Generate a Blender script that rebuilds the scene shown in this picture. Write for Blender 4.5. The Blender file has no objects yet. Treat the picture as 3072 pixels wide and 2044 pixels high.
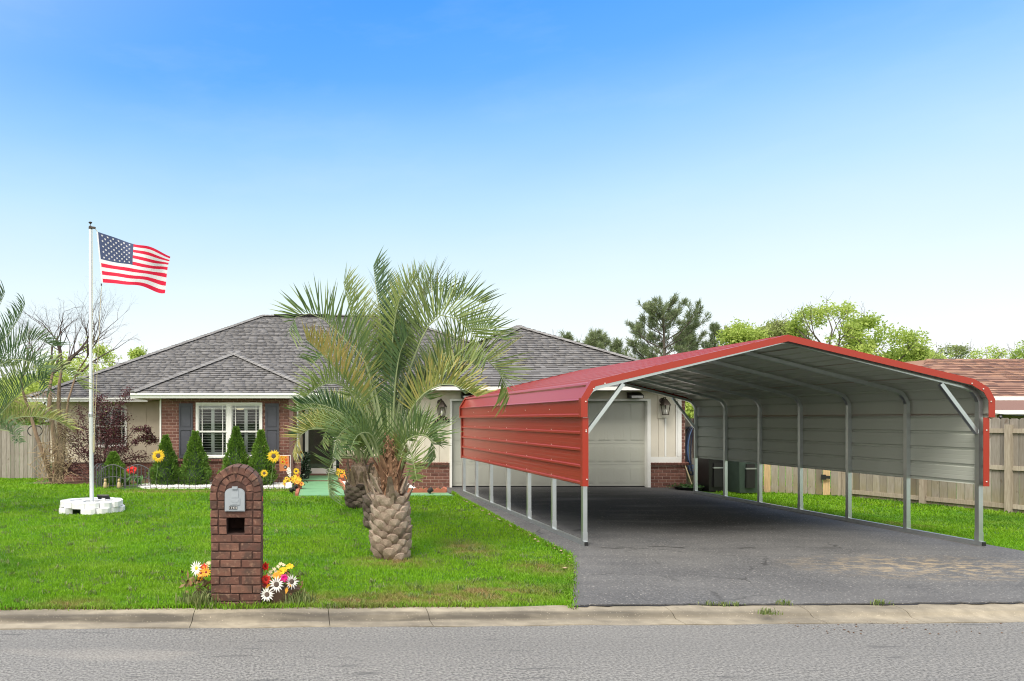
import bpy, math, random
import numpy as np
from mathutils import Vector, Matrix, Quaternion

S = bpy.context.scene
COL = S.collection
R = math.radians
rnd = random.Random(7)

# ------------------------------------------------------------------ camera, sky, sun, exposure
F, U0, V0, H = 2200.0, 880.0, 1258.0, 1.75          # focal length and principal point (photo pixels), eye height
cam = bpy.data.cameras.new('camera')
cam.sensor_width = 36.0
cam.sensor_fit = 'HORIZONTAL'
cam.lens = F / 3072 * 36
cam.shift_x = (1536 - U0) / 3072
cam.shift_y = (V0 - 1022) / 3072
cam.clip_end = 2000
camo = bpy.data.objects.new('camera', cam)
camo.location = (0, 0, H)
camo.rotation_euler = (R(90), 0, 0)
COL.objects.link(camo)
S.camera = camo

SUN_EL, SUN_TRAVEL = 53.0, Vector((0.42, 0.62, 0.0))    # light travels to the right and away from the camera
world = bpy.data.worlds.new('World')
S.world = world
world.use_nodes = True
nt = world.node_tree
nt.nodes.clear()
wout = nt.nodes.new('ShaderNodeOutputWorld')
bg = nt.nodes.new('ShaderNodeBackground')
sky = nt.nodes.new('ShaderNodeTexSky')
sky.sky_type = 'NISHITA'
sky.sun_disc = False
sky.sun_elevation = R(SUN_EL)
sky.sun_rotation = math.atan2(-SUN_TRAVEL.x, -SUN_TRAVEL.y)
sky.dust_density = 3.0
tc = nt.nodes.new('ShaderNodeTexCoord')
sep = nt.nodes.new('ShaderNodeSeparateXYZ')
ramp = nt.nodes.new('ShaderNodeValToRGB')
nt.links.new(tc.outputs['Generated'], sep.inputs[0])
nz = nt.nodes.new('ShaderNodeTexNoise')
nz.inputs['Scale'].default_value = 2.2
nz.inputs['Detail'].default_value = 4
mp = nt.nodes.new('ShaderNodeMapping')
mp.inputs['Scale'].default_value = (1, 1, 3)
nt.links.new(tc.outputs['Generated'], mp.inputs[0])
nt.links.new(mp.outputs[0], nz.inputs['Vector'])
ma = nt.nodes.new('ShaderNodeMath')
ma.operation = 'MULTIPLY_ADD'
ma.inputs[1].default_value = 0.05
nt.links.new(nz.outputs[0], ma.inputs[0])
nt.links.new(sep.outputs['Z'], ma.inputs[2])
ms = nt.nodes.new('ShaderNodeMath')
ms.operation = 'SUBTRACT'
ms.inputs[1].default_value = 0.025
nt.links.new(ma.outputs[0], ms.inputs[0])
nt.links.new(ms.outputs[0], ramp.inputs[0])
stops = [(0.0, (1.02, 1.03, 1.03)), (0.08, (0.99, 1.02, 1.03)), (0.17, (0.79, 0.94, 1.0)), (0.27, (0.52, 0.78, 1.0)),
         (0.35, (0.30, 0.60, 1.0)), (0.42, (0.13, 0.43, 1.0)), (0.50, (0.068, 0.345, 0.97)), (1.0, (0.14, 0.38, 0.85))]
cr = ramp.color_ramp
while len(cr.elements) < len(stops):
    cr.elements.new(0.5)
for e, (p, c) in zip(cr.elements, stops):
    e.position = p
    e.color = (*c, 1)
vm = nt.nodes.new('ShaderNodeVectorMath')
vm.operation = 'SCALE'
vm.inputs['Scale'].default_value = 0.10                # the sky's own strength
nt.links.new(sky.outputs[0], vm.inputs[0])
mx = nt.nodes.new('ShaderNodeMixRGB')
mx.inputs[0].default_value = 0.9
nt.links.new(vm.outputs[0], mx.inputs[1])
# thin cirrus veils
wz = nt.nodes.new('ShaderNodeTexNoise')
wz.inputs['Scale'].default_value = 3.0
wz.inputs['Detail'].default_value = 8
wz.inputs['Roughness'].default_value = 0.62
wm = nt.nodes.new('ShaderNodeMapping')
wm.inputs['Scale'].default_value = (1.2, 1.0, 4.5)
wm.inputs['Rotation'].default_value = (0, R(24), 0)
wm.inputs['Location'].default_value = (0.35, 0.2, 0.0)
nt.links.new(tc.outputs['Generated'], wm.inputs[0])
nt.links.new(wm.outputs[0], wz.inputs['Vector'])
wr = nt.nodes.new('ShaderNodeMapRange')
wr.inputs['From Min'].default_value = 0.52
wr.inputs['From Max'].default_value = 0.80
wr.inputs['To Max'].default_value = 0.09
nt.links.new(wz.outputs[0], wr.inputs[0])
wc = nt.nodes.new('ShaderNodeMixRGB')
wc.inputs[2].default_value = (0.9, 0.97, 1.0, 1)
nt.links.new(wr.outputs[0], wc.inputs[0])
nt.links.new(ramp.outputs[0], wc.inputs[1])
nt.links.new(wc.outputs[0], mx.inputs[2])
# the sun stands behind thin white cloud: a broad pale glow round it, behind the camera
sd_ = -(SUN_TRAVEL.normalized() * math.cos(R(SUN_EL)) + Vector((0, 0, -math.sin(R(SUN_EL)))))
dt = nt.nodes.new('ShaderNodeVectorMath')
dt.operation = 'DOT_PRODUCT'
dt.inputs[1].default_value = tuple(sd_)
nt.links.new(tc.outputs['Generated'], dt.inputs[0])
gl_ = nt.nodes.new('ShaderNodeMapRange')
gl_.interpolation_type = 'SMOOTHSTEP'
gl_.inputs['From Min'].default_value = -0.10
gl_.inputs['From Max'].default_value = 0.95
gl_.inputs['To Max'].default_value = 1.0
nt.links.new(dt.outputs['Value'], gl_.inputs[0])
mg = nt.nodes.new('ShaderNodeMixRGB')
mg.inputs[2].default_value = (1.9, 1.80, 1.62, 1)
nt.links.new(gl_.outputs[0], mg.inputs[0])
nt.links.new(mx.outputs[0], mg.inputs[1])
nt.links.new(mg.outputs[0], bg.inputs[0])
bg.inputs[1].default_value = 0.85
nt.links.new(bg.outputs[0], wout.inputs[0])

sun = bpy.data.lights.new('sun', 'SUN')
sun.energy = 2.5
sun.angle = R(24)
sun.color = (1.0, 0.93, 0.82)
suno = bpy.data.objects.new('sun', sun)
d = SUN_TRAVEL.normalized() * math.cos(R(SUN_EL)) + Vector((0, 0, -math.sin(R(SUN_EL))))
suno.rotation_euler = d.to_track_quat('-Z', 'Y').to_euler()
suno.location = (-20, -25, 40)
COL.objects.link(suno)

S.view_settings.view_transform = 'Standard'
S.view_settings.look = 'None'
S.view_settings.gamma = 1
S.view_settings.use_curve_mapping = False
S.view_settings.exposure = 0.42
S.render.engine = 'CYCLES'
S.cycles.use_denoising = True
S.cycles.pixel_filter_type = 'BLACKMAN_HARRIS'
S.cycles.filter_width = 1.1
S.cycles.max_bounces = 6
S.cycles.transparent_max_bounces = 8
S.cycles.caustics_reflective = False
S.cycles.caustics_refractive = False
S.cycles.sample_clamp_indirect = 6


def P(u, v, Y):
    return Vector(((u - U0) * Y / F, Y, H - (v - V0) * Y / F))


def G(u, v, z=0.0):
    return P(u, v, (H - z) * F / (v - V0))


# ------------------------------------------------------------------ materials
MATS = {}


def mat(name, col, rough=0.7, metal=0.0, ramp=None, noise=None, bump=None, spec=0.5, transl=0.0, coat=0.0, emit=None, gen=None, orand=1.0):
    """ramp: list of colours picked per object / per face tint; noise: (scale, amount[, stretch]); bump: (scale, strength, distance)"""
    m = bpy.data.materials.new(name)
    m.use_nodes = True
    t = m.node_tree
    n, L = t.nodes, t.links
    b = n['Principled BSDF']
    out = n['Material Output']
    b.inputs['Roughness'].default_value = rough
    b.inputs['Metallic'].default_value = metal
    b.inputs['Specular IOR Level'].default_value = spec
    if coat:
        b.inputs['Coat Weight'].default_value = coat
        b.inputs['Coat Roughness'].default_value = 0.12
    tcn = n.new('ShaderNodeTexCoord')
    oi = n.new('ShaderNodeObjectInfo')
    va = n.new('ShaderNodeVectorMath')
    va.operation = 'ADD'
    sc = n.new('ShaderNodeMath')
    sc.operation = 'MULTIPLY'
    sc.inputs[1].default_value = 37.0
    L.new(oi.outputs['Random'], sc.inputs[0])
    L.new(tcn.outputs['Object'], va.inputs[0])
    L.new(sc.outputs[0], va.inputs[1])
    vec = va.outputs[0]
    if ramp:
        at = n.new('ShaderNodeAttribute')
        at.attribute_name = 'tint'
        ad = n.new('ShaderNodeMath')
        ad.operation = 'ADD'
        orn = n.new('ShaderNodeMath')
        orn.operation = 'MULTIPLY'
        orn.inputs[1].default_value = orand
        L.new(oi.outputs['Random'], orn.inputs[0])
        L.new(orn.outputs[0], ad.inputs[0])
        L.new(at.outputs['Fac'], ad.inputs[1])
        fr = n.new('ShaderNodeMath')
        fr.operation = 'PINGPONG'
        fr.inputs[1].default_value = 1.0
        L.new(ad.outputs[0], fr.inputs[0])
        rp = n.new('ShaderNodeValToRGB')
        while len(rp.color_ramp.elements) < len(ramp):
            rp.color_ramp.elements.new(0.5)
        for i, (e, c) in enumerate(zip(rp.color_ramp.elements, ramp)):
            e.position = i / (len(ramp) - 1)
            e.color = (*c, 1)
        L.new(fr.outputs[0], rp.inputs[0])
        colsock = rp.outputs[0]
    else:
        rgb = n.new('ShaderNodeRGB')
        rgb.outputs[0].default_value = (*col, 1)
        colsock = rgb.outputs[0]
    if noise:
        nzn = n.new('ShaderNodeTexNoise')
        nzn.inputs['Scale'].default_value = noise[0]
        nzn.inputs['Detail'].default_value = 5
        v2 = vec
        if len(noise) > 2:
            mpn = n.new('ShaderNodeMapping')
            mpn.inputs['Scale'].default_value = noise[2]
            L.new(vec, mpn.inputs[0])
            v2 = mpn.outputs[0]
        L.new(v2, nzn.inputs['Vector'])
        mr = n.new('ShaderNodeMapRange')
        mr.inputs['From Min'].default_value = 0.3
        mr.inputs['From Max'].default_value = 0.7
        mr.inputs['To Min'].default_value = 1 - noise[1]
        mr.inputs['To Max'].default_value = 1 + noise[1]
        L.new(nzn.outputs[0], mr.inputs[0])
        vs = n.new('ShaderNodeVectorMath')
        vs.operation = 'SCALE'
        L.new(colsock, vs.inputs[0])
        L.new(mr.outputs[0], vs.inputs['Scale'])
        colsock = vs.outputs[0]
    if gen:
        colsock = gen(n, L, tcn, vec, colsock, b)
    L.new(colsock, b.inputs['Base Color'])
    if bump:
        bn = n.new('ShaderNodeTexNoise')
        bn.inputs['Scale'].default_value = bump[0]
        bn.inputs['Detail'].default_value = 4
        L.new(vec, bn.inputs['Vector'])
        bp = n.new('ShaderNodeBump')
        bp.inputs['Strength'].default_value = bump[1]
        bp.inputs['Distance'].default_value = bump[2]
        L.new(bn.outputs[0], bp.inputs['Height'])
        L.new(bp.outputs[0], b.inputs['Normal'])
    if transl:
        tr = n.new('ShaderNodeBsdfTranslucent')
        L.new(colsock, tr.inputs[0])
        mxn = n.new('ShaderNodeMixShader')
        mxn.inputs[0].default_value = transl
        L.new(b.outputs[0], mxn.inputs[1])
        L.new(tr.outputs[0], mxn.inputs[2])
        L.new(mxn.outputs[0], out.inputs[0])
    if emit:
        b.inputs['Emission Color'].default_value = (*emit[:3], 1)
        b.inputs['Emission Strength'].default_value = emit[3]
    MATS[name] = m
    return m


def mixc(n, L, fac, a, b, mode='MIX'):
    x = n.new('ShaderNodeMixRGB')
    x.blend_type = mode
    for s, i in ((fac, 0), (a, 1), (b, 2)):
        if hasattr(s, 'is_linked'):
            L.new(s, x.inputs[i])
        elif i == 0:
            x.inputs[0].default_value = s
        else:
            x.inputs[i].default_value = (*s, 1)
    return x.outputs[0]


def nfac(n, L, vec, scale, lo, hi, detail=4, stretch=None, rough=0.5):
    if stretch:
        q = n.new('ShaderNodeMapping')
        q.inputs['Scale'].default_value = stretch
        L.new(vec, q.inputs[0])
        vec = q.outputs[0]
    a = n.new('ShaderNodeTexNoise')
    a.inputs['Scale'].default_value = scale
    a.inputs['Detail'].default_value = detail
    a.inputs['Roughness'].default_value = rough
    L.new(vec, a.inputs['Vector'])
    r = n.new('ShaderNodeMapRange')
    r.inputs['From Min'].default_value = lo
    r.inputs['From Max'].default_value = hi
    L.new(a.outputs[0], r.inputs[0])
    return r.outputs[0]


def blob(n, L, vec, c, rad, soft=0.5):
    """1 inside an ellipse of ground wear or painted shade, 0 outside, with a ragged edge"""
    q = n.new('ShaderNodeMapping')
    q.vector_type = 'POINT'
    q.inputs['Location'].default_value = (-c[0] / rad[0], -c[1] / rad[1], 0)
    q.inputs['Scale'].default_value = (1 / rad[0], 1 / rad[1], 0)
    L.new(vec, q.inputs[0])
    ln = n.new('ShaderNodeVectorMath')
    ln.operation = 'LENGTH'
    L.new(q.outputs[0], ln.inputs[0])
    r = n.new('ShaderNodeMapRange')
    r.inputs['From Min'].default_value = 1.0
    r.inputs['From Max'].default_value = 1 - soft
    L.new(ln.outputs['Value'], r.inputs[0])
    return r.outputs[0]


def mul(n, L, a, b, op='MULTIPLY'):
    x = n.new('ShaderNodeMath')
    x.operation = op
    x.use_clamp = True
    for i, s in enumerate((a, b)):
        if hasattr(s, 'is_linked'):
            L.new(s, x.inputs[i])
        else:
            x.inputs[i].default_value = s
    return x.outputs[0]


# ------------------------------------------------------------------ mesh helpers
W = {}                                                  # world position of every object's origin


class MB:
    def __init__(self):
        self.v, self.f, self.m, self.t = [], [], [], []

    def add(self, vs, fs, mi=0, tint=0.0):
        o = len(self.v)
        self.v.extend([tuple(p) for p in vs])
        for k, q in enumerate(fs):
            self.f.append(tuple(i + o for i in q))
            self.m.append(mi if not isinstance(mi, (list, tuple)) else mi[k])
            self.t.append(tint)
        return self

    def box(self, x0, x1, y0, y1, z0, z1, mi=0, tint=0.0):
        vs = [(x, y, z) for z in (z0, z1) for y in (y0, y1) for x in (x0, x1)]
        return self.add(vs, [(0, 2, 3, 1), (4, 5, 7, 6), (0, 1, 5, 4), (2, 6, 7, 3), (0, 4, 6, 2), (1, 3, 7, 5)], mi, tint)

    def obox(self, c, ax, ay, az, mi=0, tint=0.0):
        """box round c with half axes ax, ay, az"""
        c, ax, ay, az = map(Vector, (c, ax, ay, az))
        vs = [c + ax * x + ay * y + az * z for z in (-1, 1) for y in (-1, 1) for x in (-1, 1)]
        return self.add(vs, [(0, 2, 3, 1), (4, 5, 7, 6), (0, 1, 5, 4), (2, 6, 7, 3), (0, 4, 6, 2), (1, 3, 7, 5)], mi, tint)

    def bar(self, a, b, w, h=None, up=(0, 0, 1), mi=0, tint=0.0):
        a, b = Vector(a), Vector(b)
        h = w if h is None else h
        t = (b - a)
        l = t.length
        t.normalize()
        s = t.cross(Vector(up))
        if s.length < 1e-4:
            s = t.cross(Vector((0, 1, 0)))
        s.normalize()
        n = s.cross(t)
        return self.obox((a + b) / 2, t * l / 2, s * w / 2, n * h / 2, mi, tint)

    def prism(self, poly, vec, mi=0, tint=0.0):
        n = len(poly)
        vec = Vector(vec)
        vs = [Vector(p) for p in poly] + [Vector(p) + vec for p in poly]
        fs = [tuple(range(n))[::-1], tuple(range(n, 2 * n))] + [(i, (i + 1) % n, (i + 1) % n + n, i + n) for i in range(n)]
        return self.add(vs, fs, mi, tint)

    def quad(self, a, b, c, d, mi=0, tint=0.0):
        return self.add([a, b, c, d], [(0, 1, 2, 3)], mi, tint)

    def tube(self, pts, r, n=8, mi=0, tint=0.0, cap=True):
        pts = [Vector(p) for p in pts]
        rs = r if isinstance(r, (list, tuple)) else [r] * len(pts)
        t0 = (pts[1] - pts[0]).normalized()
        s = t0.cross(Vector((0.13, 0.31, 0.94)))
        if s.length < 0.05:
            s = t0.cross(Vector((1, 0, 0)))
        s.normalize()
        vs, fs = [], []
        for i, p in enumerate(pts):
            a = pts[max(i - 1, 0)]
            b = pts[min(i + 1, len(pts) - 1)]
            t = (b - a).normalized()
            s = (s - t * s.dot(t)).normalized()
            q = t.cross(s)
            for k in range(n):
                an = 2 * math.pi * k / n
                vs.append(p + (s * math.cos(an) + q * math.sin(an)) * rs[i])
        for i in range(len(pts) - 1):
            for k in range(n):
                k2 = (k + 1) % n
                fs.append((i * n + k, i * n + k2, (i + 1) * n + k2, (i + 1) * n + k))
        if cap:
            fs.append(tuple(range(n))[::-1])
            fs.append(tuple(range((len(pts) - 1) * n, len(pts) * n)))
        return self.add(vs, fs, mi, tint)

    def lathe(self, c, prof, n=16, mi=0, axis=(0, 0, 1), tint=0.0):
        """prof: (radius, height) pairs along axis from c"""
        ax = Vector(axis).normalized()
        s = ax.cross(Vector((0.2, 0.9, 0.1)))
        s.normalize()
        q = ax.cross(s)
        c = Vector(c)
        vs, fs = [], []
        for r, h in prof:
            for k in range(n):
                a = 2 * math.pi * k / n
                vs.append(c + ax * h + (s * math.cos(a) + q * math.sin(a)) * r)
        for i in range(len(prof) - 1):
            for k in range(n):
                k2 = (k + 1) % n
                fs.append((i * n + k, i * n + k2, (i + 1) * n + k2, (i + 1) * n + k))
        fs.append(tuple(range(n))[::-1])
        fs.append(tuple(range((len(prof) - 1) * n, len(prof) * n)))
        return self.add(vs, fs, mi, tint)

    def sweep(self, pts, w, d, mi=0):
        """rectangular tube along a polyline in the XZ plane: w across in plane, d along Y"""
        pts = [Vector(p) for p in pts]
        vs, fs = [], []
        n = len(pts)
        for i, p in enumerate(pts):
            t1 = (p - pts[i - 1]).normalized() if i else (pts[1] - p).normalized()
            t2 = (pts[i + 1] - p).normalized() if i < n - 1 else t1
            n1 = Vector((-t1.z, 0, t1.x))
            n2 = Vector((-t2.z, 0, t2.x))
            nn = (n1 + n2).normalized()
            k = w / 2 / max(nn.dot(n1), 0.4)
            for (a, b) in ((-1, -1), (1, -1), (1, 1), (-1, 1)):
                vs.append(p + nn * k * a + Vector((0, d / 2 * b, 0)))
        for i in range(n - 1):
            for k in range(4):
                k2 = (k + 1) % 4
                fs.append((i * 4 + k, i * 4 + k2, i * 4 + 4 + k2, i * 4 + 4 + k))
        fs += [(0, 1, 2, 3), tuple(range(4 * n - 4, 4 * n))]
        return self.add(vs, fs, mi)

    def mesh(self, name, mats, origin=(0, 0, 0), smooth=False):
        me = bpy.data.meshes.new(name)
        o = Vector(origin)
        me.from_pydata([(p[0] - o.x, p[1] - o.y, p[2] - o.z) for p in self.v], [], self.f)
        if not isinstance(mats, (list, tuple)):
            mats = [mats]
        for m in mats:
            me.materials.append(m)
        if len(mats) > 1:
            me.polygons.foreach_set('material_index', self.m)
        if any(self.t):
            a = me.attributes.new('tint', 'FLOAT', 'FACE')
            a.data.foreach_set('value', self.t)
        if smooth:
            me.polygons.foreach_set('use_smooth', [True] * len(me.polygons))
        me.update()
        return me

    def build(self, name, mats, parent=None, smooth=False, origin=None):
        if origin is None:
            vs = np.array(self.v)
            lo, hi = vs.min(0), vs.max(0)
            origin = Vector(((lo[0] + hi[0]) / 2, (lo[1] + hi[1]) / 2, lo[2]))
        return put(name, self.mesh(name, mats, origin, smooth), origin, parent)


def put(name, me, loc, parent=None, mtx=None):
    o = bpy.data.objects.new(name, me)
    COL.objects.link(o)
    loc = Vector(loc)
    W[o.name] = loc
    if parent:
        o.parent = parent
        rel = loc - W[parent.name]
    else:
        rel = loc
    if mtx is not None:
        o.matrix_basis = Matrix.Translation(rel) @ mtx.to_4x4()
    else:
        o.location = rel
    return o


def thing(name, label, cat, loc=(0, 0, 0), group=None):
    o = put(name, None, loc)
    tag(o, label, cat, group)
    return o


def tag(o, label, cat, group=None):
    o['label'] = label
    o['category'] = cat
    if group:
        o['group'] = group
    return o


def kind(o, k):
    o['kind'] = k
    return o


def fast_mesh(name, verts, faces, mats, tint=None, midx=None, smooth=False):
    """big numpy mesh: faces is an (n, 3) or (n, 4) array"""
    me = bpy.data.meshes.new(name)
    nv, nf, k = len(verts), len(faces), faces.shape[1]
    me.vertices.add(nv)
    me.vertices.foreach_set('co', np.asarray(verts, dtype=np.float32).ravel())
    me.loops.add(nf * k)
    me.loops.foreach_set('vertex_index', np.asarray(faces, dtype=np.int32).ravel())
    me.polygons.add(nf)
    me.polygons.foreach_set('loop_start', np.arange(0, nf * k, k, dtype=np.int32))
    me.polygons.foreach_set('loop_total', np.full(nf, k, dtype=np.int32))
    if not isinstance(mats, (list, tuple)):
        mats = [mats]
    for m in mats:
        me.materials.append(m)
    if midx is not None:
        me.polygons.foreach_set('material_index', np.asarray(midx, dtype=np.int32))
    if smooth:
        me.polygons.foreach_set('use_smooth', np.ones(nf, dtype=bool))
    me.update(calc_edges=True)
    if tint is not None:
        a = me.attributes.new('tint', 'FLOAT', 'FACE')
        a.data.foreach_set('value', np.asarray(tint, dtype=np.float32))
    me.validate()
    return me


def leaf_cloud(pos, dirs, length, width, rg, flat=0.5):
    """one rhombic leaf (4 verts) at each position pointing along dirs"""
    n = len(pos)
    d = dirs / np.linalg.norm(dirs, axis=1, keepdims=True)
    r = rg.normal(size=(n, 3))
    s = np.cross(d, r)
    s /= np.linalg.norm(s, axis=1, keepdims=True) + 1e-9
    l = (length * rg.uniform(0.6, 1.3, n))[:, None]
    w = (width * rg.uniform(0.7, 1.2, n))[:, None]
    v = np.stack([pos, pos + d * l * flat + s * w / 2, pos + d * l, pos + d * l * flat - s * w / 2], 1).reshape(-1, 3)
    f = np.arange(n * 4).reshape(n, 4)
    return v, f
# ------------------------------------------------------------------ the materials of the place
def gen_asphalt_old(n, L, tcn, vec, c, b):
    v = tcn.outputs['Object']
    f1 = nfac(n, L, v, 48, 0.36, 0.64, 2, rough=0.75)
    f2 = nfac(n, L, v, 14, 0.4, 0.7, 4)
    big = nfac(n, L, v, 0.5, 0.3, 0.75, 4)
    c = mixc(n, L, f1, (0.052, 0.052, 0.052), (0.285, 0.279, 0.268))
    c = mixc(n, L, mul(n, L, f2, 0.35), c, (0.13, 0.13, 0.135))
    c = mixc(n, L, mul(n, L, big, 0.35), c, (0.215, 0.211, 0.203))
    streak = nfac(n, L, v, 2.6, 0.63, 0.70, 6, (0.55, 3.2, 1))
    c = mixc(n, L, mul(n, L, streak, 0.6), c, (0.055, 0.055, 0.058))
    tyre = nfac(n, L, v, 1.0, 0.40, 0.62, 4, (0.05, 1.6, 1))
    c = mixc(n, L, mul(n, L, tyre, 0.30), c, (0.125, 0.124, 0.124))
    ed = nfac(n, L, v, 1.2, 0.62, 0.8, 3, (0.3, 1, 1))
    return mixc(n, L, mul(n, L, ed, 0.5), c, (0.36, 0.33, 0.29))


def gen_drive(n, L, tcn, vec, c, b):
    v = tcn.outputs['Object']
    f1 = nfac(n, L, v, 42, 0.40, 0.68, 3, rough=0.75)
    big = nfac(n, L, v, 0.8, 0.3, 0.7, 5)
    pat = nfac(n, L, v, 1.6, 0.42, 0.62, 5, (0.5, 1.3, 1))
    c = mixc(n, L, f1, (0.050, 0.051, 0.054), (0.152, 0.153, 0.159))
    c = mixc(n, L, mul(n, L, big, 0.5), c, (0.175, 0.170, 0.165))
    c = mixc(n, L, mul(n, L, pat, 0.30), c, (0.045, 0.045, 0.05))
    # stained asphalt under the carport, darkened further with painted-in shade
    shade_stain = mul(n, L, blob(n, L, v, (6.9, 14.6), (3.4, 4.4), 0.45), nfac(n, L, v, 0.9, 0.18, 0.5, 5, (0.5, 1.5, 1)))
    c = mixc(n, L, mul(n, L, shade_stain, 0.97), c, (0.008, 0.008, 0.009))
    bare = mul(n, L, blob(n, L, v, (2.9, 13.6), (0.9, 5.5), 0.3), 0.6)
    c = mixc(n, L, bare, c, (0.20, 0.20, 0.205))
    spk = nfac(n, L, v, 40, 0.67, 0.72, 1)
    c = mixc(n, L, mul(n, L, spk, 0.55), c, (0.42, 0.40, 0.38))
    sand = mul(n, L, blob(n, L, v, (7.5, 8.6), (1.9, 0.9), 0.8), nfac(n, L, v, 6.0, 0.47, 0.60, 7, (0.8, 1.3, 1), 0.65))
    c = mixc(n, L, mul(n, L, sand, 0.7), c, (0.40, 0.31, 0.19))
    vo = n.new('ShaderNodeTexVoronoi')
    vo.feature = 'DISTANCE_TO_EDGE'
    vo.inputs['Scale'].default_value = 0.42
    wv0 = n.new('ShaderNodeTexNoise')
    wv0.inputs['Scale'].default_value = 1.8
    wv0.inputs['Detail'].default_value = 6
    L.new(v, wv0.inputs['Vector'])
    vv0 = n.new('ShaderNodeVectorMath')
    vv0.operation = 'MULTIPLY_ADD'
    vv0.inputs[1].default_value = (0.8, 0.8, 0)
    L.new(wv0.outputs['Color'], vv0.inputs[0])
    L.new(v, vv0.inputs[2])
    L.new(vv0.outputs[0], vo.inputs['Vector'])
    cr0 = n.new('ShaderNodeMapRange')
    cr0.inputs['From Min'].default_value = 0.008
    cr0.inputs['From Max'].default_value = 0.003
    L.new(vo.outputs['Distance'], cr0.inputs[0])
    c = mixc(n, L, mul(n, L, mul(n, L, cr0.outputs[0], nfac(n, L, v, 1.1, 0.45, 0.6, 3)), 0.75), c, (0.022, 0.022, 0.023))
    # old crack with damp edges across the drive
    q = n.new('ShaderNodeSeparateXYZ')
    L.new(v, q.inputs[0])
    wv = n.new('ShaderNodeTexNoise')
    wv.inputs['Scale'].default_value = 1.7
    wv.inputs['Detail'].default_value = 6
    L.new(v, wv.inputs['Vector'])
    a1 = mul(n, L, wv.outputs[0], 0.5)
    yy = n.new('ShaderNodeMath')
    yy.operation = 'ADD'
    L.new(q.outputs['Y'], yy.inputs[0])
    L.new(a1, yy.inputs[1])
    df = n.new('ShaderNodeMath')
    df.operation = 'SUBTRACT'
    L.new(yy.outputs[0], df.inputs[0])
    df.inputs[1].default_value = 10.15
    ab = n.new('ShaderNodeMath')
    ab.operation = 'ABSOLUTE'
    L.new(df.outputs[0], ab.inputs[0])
    r = n.new('ShaderNodeMapRange')
    r.inputs['From Min'].default_value = 0.055
    r.inputs['From Max'].default_value = 0.02
    L.new(ab.outputs[0], r.inputs[0])
    ck = mul(n, L, r.outputs[0], nfac(n, L, v, 2.5, 0.45, 0.55, 3))
    ck = mul(n, L, ck, blob(n, L, v, (5.6, 10), (2.0, 3), 0.4))
    return mixc(n, L, mul(n, L, ck, 0.85), c, (0.018, 0.018, 0.019))


def gen_kerb(n, L, tcn, vec, c, b):
    v = n.new('ShaderNodeNewGeometry').outputs['Position']
    st = nfac(n, L, v, 1.3, 0.38, 0.66, 6, (0.6, 2.0, 1))
    c = mixc(n, L, nfac(n, L, v, 8, 0.3, 0.7, 5), (0.235, 0.205, 0.155), (0.36, 0.315, 0.24))
    c = mixc(n, L, mul(n, L, st, 0.75), c, (0.115, 0.102, 0.082))
    q = n.new('ShaderNodeSeparateXYZ')
    L.new(v, q.inputs[0])
    sh = n.new('ShaderNodeMath')
    sh.operation = 'MULTIPLY_ADD'
    sh.inputs[1].default_value = -0.024
    L.new(q.outputs['X'], sh.inputs[0])
    L.new(q.outputs['Y'], sh.inputs[2])
    cb = n.new('ShaderNodeCombineXYZ')
    L.new(q.outputs['X'], cb.inputs[0])
    L.new(sh.outputs[0], cb.inputs[1])
    old = mul(n, L, blob(n, L, cb.outputs[0], (0.1, 6.585), (5.2, 0.085), 0.5), nfac(n, L, v, 2.2, 0.22, 0.55, 6, (0.5, 2.5, 1)))
    c = mixc(n, L, mul(n, L, old, 0.9), c, (0.062, 0.054, 0.043))
    sp = nfac(n, L, v, 75, 0.70, 0.74, 1)
    return mixc(n, L, mul(n, L, sp, 0.5), c, (0.55, 0.48, 0.38))


def gen_lawn(n, L, tcn, vec, c, b):
    """health of the turf: lush, pale and dry patches; tint varies blade by blade"""
    g = n.new('ShaderNodeNewGeometry')
    v = g.outputs['Position']
    deep = nfac(n, L, v, 0.42, 0.50, 0.66, 5)
    c = mixc(n, L, mul(n, L, deep, 0.7), c, (0.045, 0.145, 0.016))
    lush = nfac(n, L, v, 0.55, 0.35, 0.65, 4)
    c = mixc(n, L, mul(n, L, lush, 0.35), c, (0.13, 0.36, 0.012))
    pale = nfac(n, L, v, 1.3, 0.50, 0.72, 5)
    c = mixc(n, L, mul(n, L, pale, 0.5), c, (0.26, 0.38, 0.04))
    patches = [((1.9, 7.45), (1.3, 0.55)), ((2.35, 9.9), (0.5, 1.0)), ((-2.9, 17.7), (2.2, 0.55)), ((-2.1, 6.9), (0.5, 0.35)),
               ((0.6, 7.05), (1.9, 0.45)), ((1.25, 9.0), (0.7, 0.5)), ((-4.2, 8.4), (0.8, 0.5)), ((10.2, 12.2), (0.5, 0.35)), ((2.9, 8.6), (0.5, 0.5)), ((-0.2, 17.9), (1.5, 0.3))]
    tot = None
    for cc, rr in patches:
        x = blob(n, L, v, cc, rr, 0.9)
        tot = x if tot is None else mul(n, L, tot, x, 'ADD')
    dry = mul(n, L, tot, nfac(n, L, v, 4.5, 0.30, 0.58, 5))
    c = mixc(n, L, mul(n, L, dry, 0.9), c, (0.30, 0.21, 0.10))
    return c


def gen_timber(n, L, tcn, vec, c, b):
    gr = nfac(n, L, vec, 9, 0.35, 0.7, 5, (6, 6, 0.5))
    c = mixc(n, L, mul(n, L, gr, 0.45), c, (0.13, 0.10, 0.07))
    kn = nfac(n, L, vec, 5, 0.68, 0.75, 2, (2, 2, 0.9))
    c = mixc(n, L, mul(n, L, kn, 0.6), c, (0.10, 0.065, 0.04))
    return c


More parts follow.
